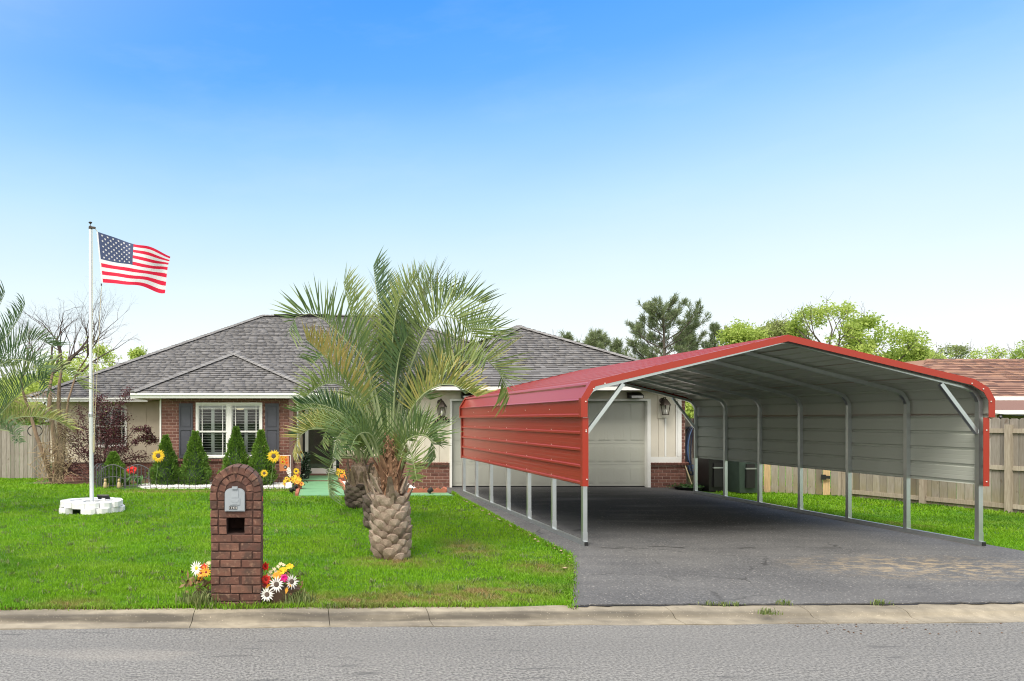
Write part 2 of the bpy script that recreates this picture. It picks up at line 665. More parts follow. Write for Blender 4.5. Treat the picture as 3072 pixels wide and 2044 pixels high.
def gen_damp_timber(n, L, tcn, vec, c, b):
    c = gen_timber(n, L, tcn, vec, c, b)
    q = n.new('ShaderNodeSeparateXYZ')
    L.new(tcn.outputs['Object'], q.inputs[0])
    r = n.new('ShaderNodeMapRange')
    r.inputs['From Min'].default_value = 0.75
    r.inputs['From Max'].default_value = 0.0
    L.new(q.outputs['Z'], r.inputs[0])
    al = mul(n, L, r.outputs[0], nfac(n, L, vec, 3, 0.3, 0.6, 4))
    return mixc(n, L, mul(n, L, al, 0.55), c, (0.22, 0.19, 0.06))     # algae creeping up from the soil


def gen_brick(n, L, tcn, vec, c, b):
    s = nfac(n, L, vec, 14, 0.45, 0.72, 5)
    c = mixc(n, L, mul(n, L, s, 0.55), c, (0.06, 0.035, 0.028))
    s2 = nfac(n, L, vec, 45, 0.5, 0.75, 3)
    return mixc(n, L, mul(n, L, s2, 0.35), c, (0.34, 0.20, 0.14))


def gen_mail_brick(n, L, tcn, vec, c, b):
    s = nfac(n, L, vec, 9, 0.45, 0.66, 5)
    c = mixc(n, L, mul(n, L, s, 0.75), c, (0.055, 0.036, 0.028))
    s2 = nfac(n, L, vec, 30, 0.55, 0.75, 4)
    c = mixc(n, L, mul(n, L, s2, 0.45), c, (0.36, 0.22, 0.15))
    return c


def gen_palm(n, L, tcn, vec, c, b):
    return c


asphalt = mat('worn_asphalt', (0.2, 0.2, 0.2), 0.9, gen=gen_asphalt_old, bump=(90, 0.6, 0.004))
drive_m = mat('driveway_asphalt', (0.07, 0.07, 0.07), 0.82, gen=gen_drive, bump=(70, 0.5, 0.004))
kerb_m = mat('kerb_concrete', (0.3, 0.25, 0.2), 0.9, gen=gen_kerb, bump=(40, 0.5, 0.004))
soil_m = mat('turf_soil', (0.030, 0.060, 0.010), 0.95, noise=(9, 0.35), gen=gen_lawn, bump=(30, 0.6, 0.02))
grass_m = mat('grass_blade', (0.1, 0.2, 0.02), 0.55, ramp=[(0.078, 0.195, 0.006), (0.140, 0.318, 0.008), (0.230, 0.430, 0.016)], gen=gen_lawn, transl=0.35, spec=0.25)
green_paint = mat('green_floor_paint', (0.16, 0.36, 0.19), 0.55, noise=(3, 0.12), bump=(40, 0.2, 0.002))
brick_m = mat('house_brick', (0.2, 0.1, 0.08), 0.85, ramp=[(0.115, 0.042, 0.034), (0.17, 0.068, 0.052), (0.225, 0.100, 0.078), (0.14, 0.055, 0.045)], gen=gen_brick, bump=(60, 0.4, 0.002))
mortar_m = mat('brick_mortar', (0.36, 0.25, 0.21), 0.95, noise=(20, 0.2))
mbrick_m = mat('tumbled_brick', (0.2, 0.1, 0.08), 0.85, ramp=[(0.080, 0.034, 0.025), (0.115, 0.050, 0.035), (0.165, 0.078, 0.054), (0.095, 0.040, 0.030)], gen=gen_mail_brick, bump=(35, 0.6, 0.004))
mmortar_m = mat('dark_mortar', (0.06, 0.03, 0.024), 0.95, noise=(20, 0.3))
shingle_m = mat('roof_shingle', (0.1, 0.1, 0.1), 0.92, ramp=[(0.098, 0.095, 0.097), (0.120, 0.117, 0.120), (0.134, 0.131, 0.135), (0.178, 0.175, 0.181)], noise=(50, 0.22), bump=(120, 0.5, 0.003))
under_m = mat('roof_underlay', (0.035, 0.033, 0.035), 0.95)
nshingle_m = mat('brown_shingle', (0.3, 0.15, 0.1), 0.92, ramp=[(0.105, 0.054, 0.043), (0.24, 0.125, 0.090), (0.34, 0.195, 0.135), (0.16, 0.083, 0.064)], noise=(30, 0.2))
white_m = mat('white_trim_paint', (0.80, 0.80, 0.78), 0.45, noise=(4, 0.03))
gutter_m = mat('white_gutter', (0.82, 0.83, 0.82), 0.35)
beige_m = mat('beige_siding', (0.60, 0.54, 0.435), 0.7, noise=(3, 0.05))
greybeige_m = mat('garage_siding', (0.63, 0.59, 0.51), 0.7, noise=(3, 0.05))
door_m = mat('garage_door_paint', (0.46, 0.47, 0.425), 0.5)
soffit_m = mat('soffit_vinyl', (0.60, 0.56, 0.45), 0.6)
slate_m = mat('slate_shutter_paint', (0.058, 0.062, 0.080), 0.55, noise=(6, 0.1))
black_m = mat('black_plastic', (0.012, 0.012, 0.013), 0.4)
arch_m = mat('grey_iron', (0.11, 0.11, 0.12), 0.5, metal=0.2)
iron_m = mat('black_iron', (0.030, 0.030, 0.034), 0.5, metal=0.3)
room_m = mat('dark_room', (0.03, 0.03, 0.034), 0.9)
galv_m = mat('galvanised_steel', (0.60, 0.64, 0.66), 0.30, metal=0.9, noise=(9, 0.05))
red_m = mat('red_sheet_steel', (0.31, 0.029, 0.015), 0.33, coat=0.2, spec=0.34)
redside_m = MATS['red_sheet_steel']
inner_m = mat('pale_sheet_underside', (0.47, 0.50, 0.455), 0.36, spec=0.5)
bolt_m = mat('pale_screw_head', (0.7, 0.62, 0.58), 0.35, metal=0.4)
wood_m = mat('weathered_picket', (0.4, 0.3, 0.25), 0.85, ramp=[(0.14, 0.122, 0.105), (0.35, 0.32, 0.285), (0.22, 0.20, 0.178), (0.45, 0.415, 0.37)], gen=gen_damp_timber, bump=(30, 0.4, 0.003))
greywood_m = mat('grey_picket', (0.3, 0.27, 0.25), 0.85, ramp=[(0.19, 0.17, 0.15), (0.38, 0.35, 0.32), (0.27, 0.245, 0.22)], gen=gen_timber, bump=(30, 0.4, 0.003))
newwood_m = mat('new_picket', (0.60, 0.42, 0.22), 0.8, gen=gen_timber)
rail_m = mat('fence_rail_timber', (0.46, 0.37, 0.26), 0.85, ramp=[(0.34, 0.29, 0.23), (0.45, 0.40, 0.33)], gen=gen_timber)
bark_m = mat('palm_boot', (0.2, 0.15, 0.11), 0.9, ramp=[(0.20, 0.150, 0.115), (0.31, 0.240, 0.190), (0.39, 0.315, 0.255)], noise=(18, 0.3), bump=(40, 0.5, 0.006))
fibre_m = mat('palm_fibre', (0.2, 0.1, 0.06), 0.9, ramp=[(0.13, 0.065, 0.035), (0.26, 0.14, 0.085), (0.36, 0.22, 0.14)], noise=(20, 0.3))
petiole_m = mat('palm_petiole', (0.25, 0.30, 0.15), 0.55, noise=(6, 0.15))
palm_m = mat('palm_leaflet', (0.2, 0.3, 0.1), 0.42, ramp=[(0.050, 0.102, 0.050), (0.115, 0.190, 0.068), (0.245, 0.310, 0.088), (0.46, 0.38, 0.12), (0.34, 0.20, 0.11)], transl=0.25, spec=0.5, orand=0.0)
dead_m = mat('dead_palm_leaf', (0.40, 0.30, 0.19), 0.85, noise=(8, 0.25), transl=0.2)
trunk_m = mat('tree_bark', (0.20, 0.14, 0.095), 0.9, noise=(9, 0.3, (3, 3, 0.6)), bump=(25, 0.6, 0.01))
greybark_m = mat('grey_bark', (0.12, 0.10, 0.085), 0.9, noise=(9, 0.3, (3, 3, 0.6)))
twig_m = mat('dark_twig', (0.085, 0.062, 0.055), 0.9)
conifer_m = mat('arborvitae_leaf', (0.05, 0.12, 0.02), 0.6, ramp=[(0.040, 0.105, 0.014), (0.095, 0.205, 0.026), (0.190, 0.330, 0.045), (0.06, 0.15, 0.018)], transl=0.3)
purple_m = mat('burgundy_leaf', (0.1, 0.04, 0.05), 0.5, ramp=[(0.040, 0.016, 0.020), (0.075, 0.028, 0.034), (0.145, 0.050, 0.060), (0.055, 0.024, 0.028)], transl=0.25)
pine_m = mat('pine_needle', (0.06, 0.1, 0.04), 0.6, ramp=[(0.11, 0.155, 0.080), (0.17, 0.22, 0.11), (0.25, 0.30, 0.15)], transl=0.35)
lime_m = mat('lime_leaf', (0.2, 0.3, 0.05), 0.6, ramp=[(0.26, 0.36, 0.07), (0.40, 0.52, 0.11), (0.55, 0.64, 0.18)], transl=0.5)
olive_m = mat('olive_leaf', (0.12, 0.18, 0.05), 0.6, ramp=[(0.15, 0.20, 0.065), (0.26, 0.32, 0.11), (0.38, 0.44, 0.16)], transl=0.45)
lily_m = mat('strap_leaf', (0.06, 0.17, 0.04), 0.45, ramp=[(0.04, 0.12, 0.03), (0.10, 0.24, 0.06)], transl=0.2)
yellow_m = mat('yellow_petal', (0.80, 0.55, 0.02), 0.5, transl=0.2)
orange_m = mat('orange_petal', (0.80, 0.22, 0.02), 0.5, transl=0.2)
amber_m = mat('amber_petal', (0.80, 0.36, 0.02), 0.5, transl=0.2)
wpetal_m = mat('white_petal', (0.78, 0.77, 0.72), 0.5, transl=0.2)
cream_m = mat('cream_petal', (0.70, 0.62, 0.40), 0.5, transl=0.2)
redp_m = mat('red_petal', (0.70, 0.03, 0.02), 0.5, transl=0.2)
dred_m = mat('dark_red_petal', (0.30, 0.02, 0.015), 0.5, transl=0.2)
pink_m = mat('magenta_petal', (0.62, 0.01, 0.22), 0.5, transl=0.2)
disc_m = mat('seed_disc', (0.085, 0.060, 0.045), 0.8, noise=(60, 0.4))
stem_m = mat('green_stem', (0.10, 0.17, 0.05), 0.6)
darkleaf_m = mat('dark_green_leaf', (0.02, 0.05, 0.02), 0.45, ramp=[(0.012, 0.03, 0.014), (0.03, 0.065, 0.026)])
terra_m = mat('terracotta', (0.42, 0.15, 0.09), 0.8, ramp=[(0.34, 0.11, 0.065), (0.46, 0.17, 0.11)], noise=(12, 0.15))
pebble_m = mat('white_pebble', (0.8, 0.79, 0.76), 0.7, ramp=[(0.62, 0.60, 0.56), (0.80, 0.79, 0.76), (0.84, 0.84, 0.83)])
mulch_m = mat('bark_mulch', (0.11, 0.06, 0.035), 0.95, ramp=[(0.07, 0.035, 0.022), (0.17, 0.10, 0.06)])
wblock_m = mat('white_painted_stone', (0.82, 0.83, 0.84), 0.6, noise=(10, 0.06), bump=(25, 0.4, 0.004))
alu_m = mat('white_pole_paint', (0.74, 0.77, 0.80), 0.3, metal=0.1)
mailgrey_m = mat('grey_mailbox_plastic', (0.30, 0.335, 0.37), 0.45, noise=(8, 0.05))
brownpost_m = mat('brown_post_paint', (0.13, 0.075, 0.065), 0.6, noise=(8, 0.15))
lantern_m = mat('bronze_lantern', (0.055, 0.042, 0.034), 0.5, metal=0.4)
bulb_m = mat('frosted_bulb', (0.8, 0.8, 0.76), 0.3)
lit_m = mat('lit_lamp_bowl', (0.8, 0.7, 0.45), 0.4, emit=(1.0, 0.82, 0.45, 0.8))
binm_m = mat('dark_green_bin', (0.035, 0.055, 0.045), 0.45, noise=(5, 0.15))
hose_m = mat('blue_hose', (0.09, 0.15, 0.30), 0.4)
hose2_m = mat('navy_hose', (0.018, 0.026, 0.055), 0.4)
tan_m = mat('tan_wall', (0.30, 0.24, 0.19), 0.8)
flag_red = mat('flag_red', (0.74, 0.008, 0.055), 0.7, transl=0.25)
flag_white = mat('flag_white', (0.80, 0.80, 0.82), 0.7, transl=0.25)
flag_blue = mat('flag_blue', (0.040, 0.062, 0.150), 0.7, transl=0.15)
gold_m = mat('gold_ornament', (0.46, 0.36, 0.19), 0.4, metal=0.3)
glow_bag_m = mat('tan_bag', (0.45, 0.37, 0.28), 0.8, noise=(6, 0.2))


def glass(name, tint=(0.9, 0.95, 0.95), k=0.12):
    m = bpy.data.materials.new(name)
    m.use_nodes = True
    n, L = m.node_tree.nodes, m.node_tree.links
    n.clear()
    o = n.new('ShaderNodeOutputMaterial')
    tr = n.new('ShaderNodeBsdfTransparent')
    tr.inputs[0].default_value = (*tint, 1)
    gl = n.new('ShaderNodeBsdfGlossy')
    gl.inputs['Roughness'].default_value = 0.03
    lw = n.new('ShaderNodeFresnel')
    lw.inputs[0].default_value = 1.5
    ad = n.new('ShaderNodeMath')
    ad.operation = 'ADD'
    ad.inputs[1].default_value = k - 0.04
    L.new(lw.outputs[0], ad.inputs[0])
    mxn = n.new('ShaderNodeMixShader')
    L.new(ad.outputs[0], mxn.inputs[0])
    L.new(tr.outputs[0], mxn.inputs[1])
    L.new(gl.outputs[0], mxn.inputs[2])
    L.new(mxn.outputs[0], o.inputs[0])
    return m


glass_m = glass('window_glass', k=0.05)


# ------------------------------------------------------------------ ground
KS = 0.024                                              # the street runs slightly askew to the house


def kerb_y(x):
    return 6.78 + KS * x


def sstep(a, b, x):
    t = min(1, max(0, (x - a) / (b - a)))
    return t * t * (3 - 2 * t)


def gz(x, y):
    """height of the lawn"""
    l = -0.039 * max(0.0, min(y, 40) - 18.0) * (1 - sstep(-4.9, -3.9, x))
    r = -0.06 * sstep(9.8, 11.0, x) * sstep(9.0, 12.0, y)
    return l + r


def ground():
    xs = sorted(set([-400, -150, -60, -30, -20] + [round(-14 + 0.5 * i, 2) for i in range(71)] + [24, 30, 45, 80, 200, 500]))
    ts = [-300, -80, -20, -4.4, -4.2] + [6.64, 6.67, 6.75] + [round(7 + 0.5 * i, 2) for i in range(47)] + [32, 36, 44, 60, 100, 200, 700]
    vs, fs = [], []
    for t in ts:
        for x in xs:
            xx = max(-30, min(40, x))
            y = t + KS * xx * (1 if t < 30 else 0)
            if t <= -4.4:
                z = 0.0
            elif t <= 6.64:
                z = -0.16
            elif t <= 6.67:
                z = -0.14
            else:
                z = gz(x, y) - 0.004
            vs.append((x, y, z))
    nx = len(xs)
    for j in range(len(ts) - 1):
        for i in range(nx - 1):
            fs.append((j * nx + i, j * nx + i + 1, (j + 1) * nx + i + 1, (j + 1) * nx + i))
    return kind(MB().add(vs, fs).build('ground', soil_m, smooth=True, origin=(0, 0, 0)), 'structure')


ground()

m = MB()
xs = [-120, -60, -30] + [float(i) for i in range(-14, 26)] + [40, 60, 120]
vs, fs = [], []
for x in xs:
    vs += [(x, -4.0 + KS * max(-30, min(40, x)), -0.06), (x, 6.41 + KS * max(-30, min(40, x)), -0.06)]
for i in range(len(xs) - 1):
    fs.append((2 * i, 2 * i + 2, 2 * i + 3, 2 * i + 1))
kind(m.add(vs, fs).build('road', asphalt, origin=(0, 0, -0.06)), 'structure')

# the rolled concrete kerb, cast in lengths with open joints
kerb = kind(put('kerb', None, (0, 6.6, 0)), 'structure')
PROF = [(6.79, -0.14), (6.79, 0.004), (6.72, 0.004), (6.63, -0.004), (6.585, -0.018), (6.56, -0.038), (6.535, -0.049), (6.50, -0.052), (6.37, -0.054), (6.37, -0.14)]
joints = [-30, -22, -14, -9, -6.5, -3.7, -0.9, 0.32, 1.22, 3.45, 4.72, 5.62, 6.95, 9.1, 12, 16, 24, 34]
for a, b in zip(joints[:-1], joints[1:]):
    m = MB()
    n = max(2, int((b - a) / 0.16)) if b - a < 5 else 6
    g = 0.003
    rings = []
    for i in range(n + 1):
        x = a + g + (b - a - 2 * g) * i / n
        wob = 0.010 * math.sin(x * 3.1) + 0.008 * math.sin(x * 7.7 + 1)
        rings.append([(x, y + KS * x + (wob if 0 < k < 9 else 0), z + (0.004 * math.sin(x * 5.3 + k) if 0 < k < 9 else 0)) for k, (y, z) in enumerate(PROF)])
    vs = [p for r in rings for p in r]
    k = len(PROF)
    fs = [(i * k + j, i * k + (j + 1) % k, (i + 1) * k + (j + 1) % k, (i + 1) * k + j) for i in range(n) for j in range(k)]
    fs += [tuple(range(k)), tuple(range(n * k, n * k + k))[::-1]]
    m.add(vs, fs).build('kerb_segment', kerb_m, kerb)

# driveway: ragged slab of old asphalt
edge = [(1714, 1821), (1716, 1780), (1719, 1733), (1718, 1700), (1712, 1671), (1690, 1656), (1644, 1636), (1594, 1608), (1544, 1583), (1467, 1540), (1420, 1515), (1379, 1494), (1359, 1478)]
le = [G(u, v) for u, v in edge]
left = []
for a, b in zip(le[:-1], le[1:]):
    n = max(1, int((b - a).length / 0.12))
    for i in range(n):
        p = a.lerp(b, i / n)
        left.append((p.x + rnd.uniform(-0.02, 0.02), p.y + rnd.uniform(-0.01, 0.01)))
DRIVE_LEFT = [(p.x, p.y) for p in le]
poly = []
x = 9.6
while x > le[0].x:
    poly.append((x, kerb_y(x) + 0.012 + rnd.uniform(-0.022, 0.018)))
    x -= rnd.uniform(0.05, 0.16)
poly += left + [(3.6, 17.2), (3.75, 18.9), (9.6, 18.9), (9.62, 14), (9.6, 10.5)]
m = MB()
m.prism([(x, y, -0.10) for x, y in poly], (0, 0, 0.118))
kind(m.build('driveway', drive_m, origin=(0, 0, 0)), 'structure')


def drive_x(y):
    """left edge of the drive at a given depth"""
    for (x0, y0), (x1, y1) in zip(DRIVE_LEFT[:-1], DRIVE_LEFT[1:]):
        if min(y0, y1) <= y <= max(y0, y1) and abs(y1 - y0) > 1e-6:
            return x0 + (x1 - x0) * (y - y0) / (y1 - y0)
    return DRIVE_LEFT[0][0] if y < DRIVE_LEFT[0][1] else 3.7


# black tar bleeding out along the broken front and left edges of the drive
rt = random.Random(15)
rib = [p for p in poly if p[1] < kerb_y(p[0]) + 0.05][::1] + left
m = MB()
prev = None
for (ax, ay), (bx, by) in zip(rib[:-1], rib[1:]):
    dx, dy = bx - ax, by - ay
    l_ = math.hypot(dx, dy) or 1
    ox, oy = -dy / l_, dx / l_
    w_ = rt.uniform(0.012, 0.045)
    if ax * 0 + (oy if abs(oy) > abs(ox) else ox) > 0:
        ox, oy = -ox, -oy
    cur = (bx + ox * w_, by + oy * w_)
    if prev is None:
        prev = (ax + ox * w_, ay + oy * w_)
    m.add([(ax - ox * 0.01, ay - oy * 0.01, 0.0085), (bx - ox * 0.01, by - oy * 0.01, 0.0085), (*cur, 0.0085), (*prev, 0.0085)], [(0, 1, 2, 3)])
    prev = cur
kind(m.build('tar_edge', mat('tar', (0.014, 0.013, 0.013), 0.7)), 'structure')

# painted walk: straight to the porch, and a strip along the bed to the drive
m = MB()
m.prism([(0.12, 16.66, -0.1), (3.62, 16.66, -0.1), (3.62, 17.22, -0.1), (1.22, 17.22, -0.1), (1.22, 20.42, -0.1), (0.26, 20.42, -0.1)], (0, 0, 0.125))
kind(m.build('walkway', green_paint), 'structure')
m = MB()
m.box(0.14, 3.05, 20.44, 22.48, -0.1, 0.060)
kind(m.build('porch_floor', green_paint), 'structure')


# grass blades
def in_zone(x, y):
    ok = (y > kerb_y(x) + 0.03)
    if not ok:
        return False
    if y < 17.0 and x > drive_x(y) - 0.02 and x < 9.62:
        return False
    if y >= 16.60 and -0.0 < x < 9.7:
        return False
    if y > 18.3 and -4.6 < x <= 0.15:
        return False
    if y > 20.9 and x <= -4.0 and x > -7.9:
        return False
    if y > 17.0 and 3.0 < x < 10.2:
        return False
    if -0.78 < x < -0.30 and 6.8 < y < 7.3:
        return False
    if ((x + 3.85) / 0.62) ** 2 + ((y - 14.0) / 0.62) ** 2 < 1:
        return False
    for px, py, pr in ((1.235, 9.3, 0.26), (1.41, 11.67, 0.24), (1.33, 14.6, 0.26)):
        if (x - px) ** 2 + (y - py) ** 2 < pr * pr:
            return False
    if y > 24.9 and x < -7:
        return False
    return True


def grass():
    rg = np.random.default_rng(3)
    bands = [(6.7, 7.6, 6500, 0.0065, 0.034), (7.6, 9, 4600, 0.0072, 0.034), (9, 11, 3000, 0.0085, 0.036), (11, 14, 1600, 0.011, 0.040), (14, 18, 700, 0.018, 0.050), (18, 27, 380, 0.024, 0.055)]
    V, Fc, T = [], [], []
    n0 = 0
    for y0, y1, den, w, h in bands:
        for (xa, xb) in ((-0.42 * y1 - 1.5, 4.2), (9.5, 14.6)):
            if y1 < 9 and xa > 9:
                continue
            n = int((xb - xa) * (y1 - y0) * den)
            x = rg.uniform(xa, xb, n)
            y = rg.uniform(y0, y1, n)
            keep = np.array([in_zone(a, b) for a, b in zip(x, y)])
            # thinner turf on worn spots
            x, y = x[keep], y[keep]
            n = len(x)
            z = np.array([gz(a, b) for a, b in zip(x, y)])
            clump = 0.75 + 0.35 * np.sin(x * 9.1 + np.sin(y * 7.0) * 2) * np.sin(y * 8.3 + np.sin(x * 5.0) * 2)
            hh = h * rg.uniform(0.55, 1.25, n) * clump
            an = rg.uniform(0, 2 * math.pi, n)
            ln = rg.uniform(0.2, 1.1, n) * hh
            la = rg.uniform(0, 2 * math.pi, n)
            ww = w * rg.uniform(0.7, 1.3, n)
            dx, dy = np.cos(an) * ww / 2, np.sin(an) * ww / 2
            lx, ly = np.cos(la) * ln, np.sin(la) * ln
            a = np.stack([x - dx, y - dy, z - 0.004], 1)
            b = np.stack([x + dx, y + dy, z - 0.004], 1)
            c = np.stack([x + dx * 0.8 + lx * 0.35, y + dy * 0.8 + ly * 0.35, z + hh * 0.62], 1)
            e = np.stack([x - dx * 0.8 + lx * 0.35, y - dy * 0.8 + ly * 0.35, z + hh * 0.62], 1)
            f = np.stack([x + lx, y + ly, z + hh], 1)
            v = np.stack([a, b, c, e, f], 1).reshape(-1, 3)
            base = n0 + np.arange(n) * 5
            t1 = np.stack([base, base + 1, base + 2], 1)
            t2 = np.stack([base, base + 2, base + 3], 1)
            t3 = np.stack([base + 3, base + 2, base + 4], 1)
            V.append(v)
            Fc.append(np.concatenate([t1, t2, t3]))
            tt = rg.beta(2, 2, n)
            T.append(np.concatenate([tt, tt, tt]))
            n0 += n * 5
    me = fast_mesh('lawn_grass', np.concatenate(V), np.concatenate(Fc), grass_m, np.concatenate(T))
    o = put('lawn_grass', me, (0, 0, 0))
    tag(kind(o, 'stuff'), 'short mown green lawn grass with a few dry patches', 'grass')


grass()
# ------------------------------------------------------------------ the house
house = thing('brick_house', 'single storey brick and beige house with grey shingled hip roof behind the palms', 'house', (1.0, 20.0, 0))


def chamfer_brick(L, Hh, D, c=0.006, jit=0.0, rr=None):
    """brick with its dressed face at y=0, centred in x and z, c: worn arris"""
    j = (lambda: rr.uniform(-jit, jit)) if rr else (lambda: 0.0)
    x, z = L / 2, Hh / 2
    vs = []
    for (yy, k) in ((D, 0.0), (c * 1.2, 0.0), (0.0, c)):
        for sx, sz in ((-1, -1), (1, -1), (1, 1), (-1, 1)):
            vs.append((sx * (x - k) + j(), yy + (j() if yy < D else 0), sz * (z - k) + j()))
    fs = [(0, 3, 2, 1), (8, 9, 10, 11)]
    for r in (0, 4):
        for i in range(4):
            fs.append((r + i, r + (i + 1) % 4, r + 4 + (i + 1) % 4, r + 4 + i))
    return vs, fs


BL, BH, JN = 0.194, 0.069, 0.014
bv, bf = chamfer_brick(1.0, BH, 0.05, 0.004)
# the arris must stay narrow when the unit brick is scaled along x
bv = [(math.copysign(0.5 if i < 8 else 0.48, v[0]), v[1], v[2]) for i, v in enumerate(bv)]
unit_brick = MB().add(bv, bf).mesh('brick', brick_m)
HB = []                                                # (centre, rotation about z, length, wall part)


def lay(wall, a, b, z0, z1, y=None, holes=(), rot=0.0, off=0.0, first=0):
    """running bond between a and b: plan points when rot, else x values on plane y"""
    ln = (b - a) if rot == 0 else (Vector(b) - Vector(a)).length
    k = first
    z = z0
    while z + BH <= z1 + 0.02:
        s = -((BL + JN) / 2) * (k % 2) + off
        while s < ln:
            s0, s1 = max(s, 0), min(s + BL, ln)
            if s1 - s0 > 0.03:
                segs = [(s0, s1)]
                for (h0, h1, hz0, hz1) in holes:
                    if z + BH / 2 > hz0 and z + BH / 2 < hz1:
                        ns = []
                        for (p, q) in segs:
                            if q <= h0 or p >= h1:
                                ns.append((p, q))
                            else:
                                if p < h0 - 0.03:
                                    ns.append((p, h0 - 0.004))
                                if q > h1 + 0.03:
                                    ns.append((h1 + 0.004, q))
                        segs = ns
                for (p, q) in segs:
                    c = (p + q) / 2
                    if rot == 0:
                        HB.append((Vector((a + c, y + rnd.uniform(-0.002, 0.002), z + BH / 2)), 0.0, q - p, wall))
                    else:
                        d = (Vector(b) - Vector(a)).normalized()
                        pt = Vector(a) + d * c
                        HB.append((Vector((pt.x, pt.y, z + BH / 2)), rot, q - p, wall))
            s += BL + JN
        z += BH + JN
        k += 1


# projecting front wing with the big window
WY = 20.0
wx0, wx1, wz0, wz1 = -2.657, -0.847, 0.691, 2.203
m = MB()
m.box(-3.60, wx0, WY + 0.007, WY + 0.2, -0.25, 2.33)
m.box(wx1, 0.12, WY + 0.007, WY + 0.2, -0.25, 2.33)
m.box(wx0, wx1, WY + 0.007, WY + 0.2, -0.25, wz0)
m.box(wx0, wx1, WY + 0.007, WY + 0.2, wz1, 2.33)
m.box(-0.05, 0.12, WY + 0.21, 22.5, -0.25, 2.33)
m.box(-3.60, -3.43, WY + 0.21, 22.5, -0.25, 2.33)
wing = m.build('front_wing_wall', mortar_m, house)
lay(wing, -3.595, 0.09, -0.06, 0.575, WY)
lay(wing, -3.595, 0.09, 0.68, 2.32, WY, holes=[(wx0 + 3.595, wx1 + 3.595, 0, wz1 + 0.0)] + [(-3.12 + 3.595, -2.743 + 3.595, 0.69, 2.18), (-0.767 + 3.595, -0.39 + 3.595, 0.69, 2.18)], first=1)
m = MB()
x = -3.60
while x < 0.06:
    m.obox((x + 0.034, WY + 0.01, 0.63), (0.030, 0, 0), (0, 0.055, -0.006), (0, 0.004, 0.032), tint=rnd.random())
    x += 0.075
m.build('brick_ledge', brick_m, wing)
MB().box(0.095, 0.135, WY - 0.02, WY - 0.001, 0.62, 2.33).build('corner_trim', white_m, house)
MB().box(-3.645, -3.602, WY - 0.02, WY + 0.2, -0.05, 2.33).build('corner_trim', white_m, house)


def window(name, x0, x1, z0, z1, y, units, rows_top, rows_bot, split, fw=0.055, blind=True, halves=2):
    """double hung window set: frame > panes, slats of the shutters behind the glass, muntins"""
    fr = MB()
    fr.box(x0, x1, y - 0.03, y + 0.10, z1 - fw, z1)
    fr.box(x0, x1, y - 0.045, y + 0.10, z0, z0 + fw * 0.9)
    fr.box(x0, x0 + fw, y - 0.03, y + 0.10, z0 + fw * 0.9, z1 - fw)
    fr.box(x1 - fw, x1, y - 0.03, y + 0.10, z0 + fw * 0.9, z1 - fw)
    uw = (x1 - x0) / units
    for i in range(1, units):
        fr.box(x0 + uw * i - 0.06, x0 + uw * i + 0.06, y - 0.028, y + 0.10, z0 + fw * 0.9, z1 - fw)
    w = fr.build(name, white_m, house)
    zs = z0 + (z1 - z0) * split
    for i in range(units):
        a = x0 + uw * i + (fw if i == 0 else 0.06)
        b = x0 + uw * (i + 1) - (fw if i == units - 1 else 0.06)
        for (q0, q1, yy, rows) in ((z0 + fw * 0.9, zs, y + 0.035, rows_bot), (zs, z1 - fw, y + 0.005, rows_top)):
            s = MB()
            t = 0.028
            s.box(a, b, yy, yy + 0.03, q1 - t, q1)
            s.box(a, b, yy, yy + 0.03, q0, q0 + t * 1.2)
            s.box(a, a + t, yy, yy + 0.03, q0 + t * 1.2, q1 - t)
            s.box(b - t, b, yy, yy + 0.03, q0 + t * 1.2, q1 - t)
            for mx_ in (a + 0.115, b - 0.115):
                s.box(mx_ - 0.010, mx_ + 0.010, yy + 0.004, yy + 0.026, q0 + t * 1.2, q1 - t)
            if q1 > zs:
                s.box(a + t, b - t, yy + 0.003, yy + 0.027, q1 - 0.125, q1 - 0.105)
            s.build('sash', white_m, w)
            MB().quad((a + t, yy + 0.015, q0 + t), (b - t, yy + 0.015, q0 + t), (b - t, yy + 0.015, q1 - t), (a + t, yy + 0.015, q1 - t)).build('pane', glass_m, w)
        # plantation shutters inside
        sh = MB()
        ys = y + 0.125
        st = 0.045
        hw = (b - a) / halves
        for h in range(halves):
            p, q = a + hw * h, a + hw * (h + 1)
            sh.box(p, p + st, ys, ys + 0.03, z0 + 0.06, z1 - 0.07)
            sh.box(q - st, q, ys, ys + 0.03, z0 + 0.06, z1 - 0.07)
            for zz, hh in ((z0 + 0.06, 0.10), (zs - 0.03, 0.06), (z1 - 0.15, 0.08)):
                sh.box(p + st, q - st, ys, ys + 0.03, zz, zz + hh)
        sh.build('shutter_frame', white_m, w)
        for (q0, q1, rows) in ((z0 + 0.17, zs - 0.04, rows_bot), (zs + 0.04, z1 - 0.16, rows_top)):
            for k in range(rows):
                zc = q0 + (q1 - q0) * (k + 0.5) / rows
                for h in range(halves):
                    p, q = a + hw * h + st + 0.003, a + hw * (h + 1) - st - 0.003
                    MB().obox(((p + q) / 2, ys + 0.018, zc), ((q - p) / 2, 0, 0), (0, 0.020, -0.005), (0, 0.0014, 0.0042)).build('slat', white_m, w)
    MB().box(x0 - 0.2, x1 + 0.2, y + 0.9, y + 0.95, z0 - 0.3, z1 + 0.2).build('room_backdrop', room_m, w)
    return w


window('front_window', wx0, wx1, wz0, wz1, WY - 0.01, 2, 8, 7, 0.47)
lamp = MB()
lamp.lathe((-1.49, 20.55, 2.00), [(0.03, 0.0), (0.09, 0.02), (0.125, 0.07), (0.125, 0.085)], 16)
lamp.tube([(-1.49, 20.55, 2.085), (-1.49, 20.55, 2.25)], 0.012, 8)
tag(lamp.build('ceiling_lamp', lit_m), 'small lit cream bowl lamp seen through the front window', 'lamp')


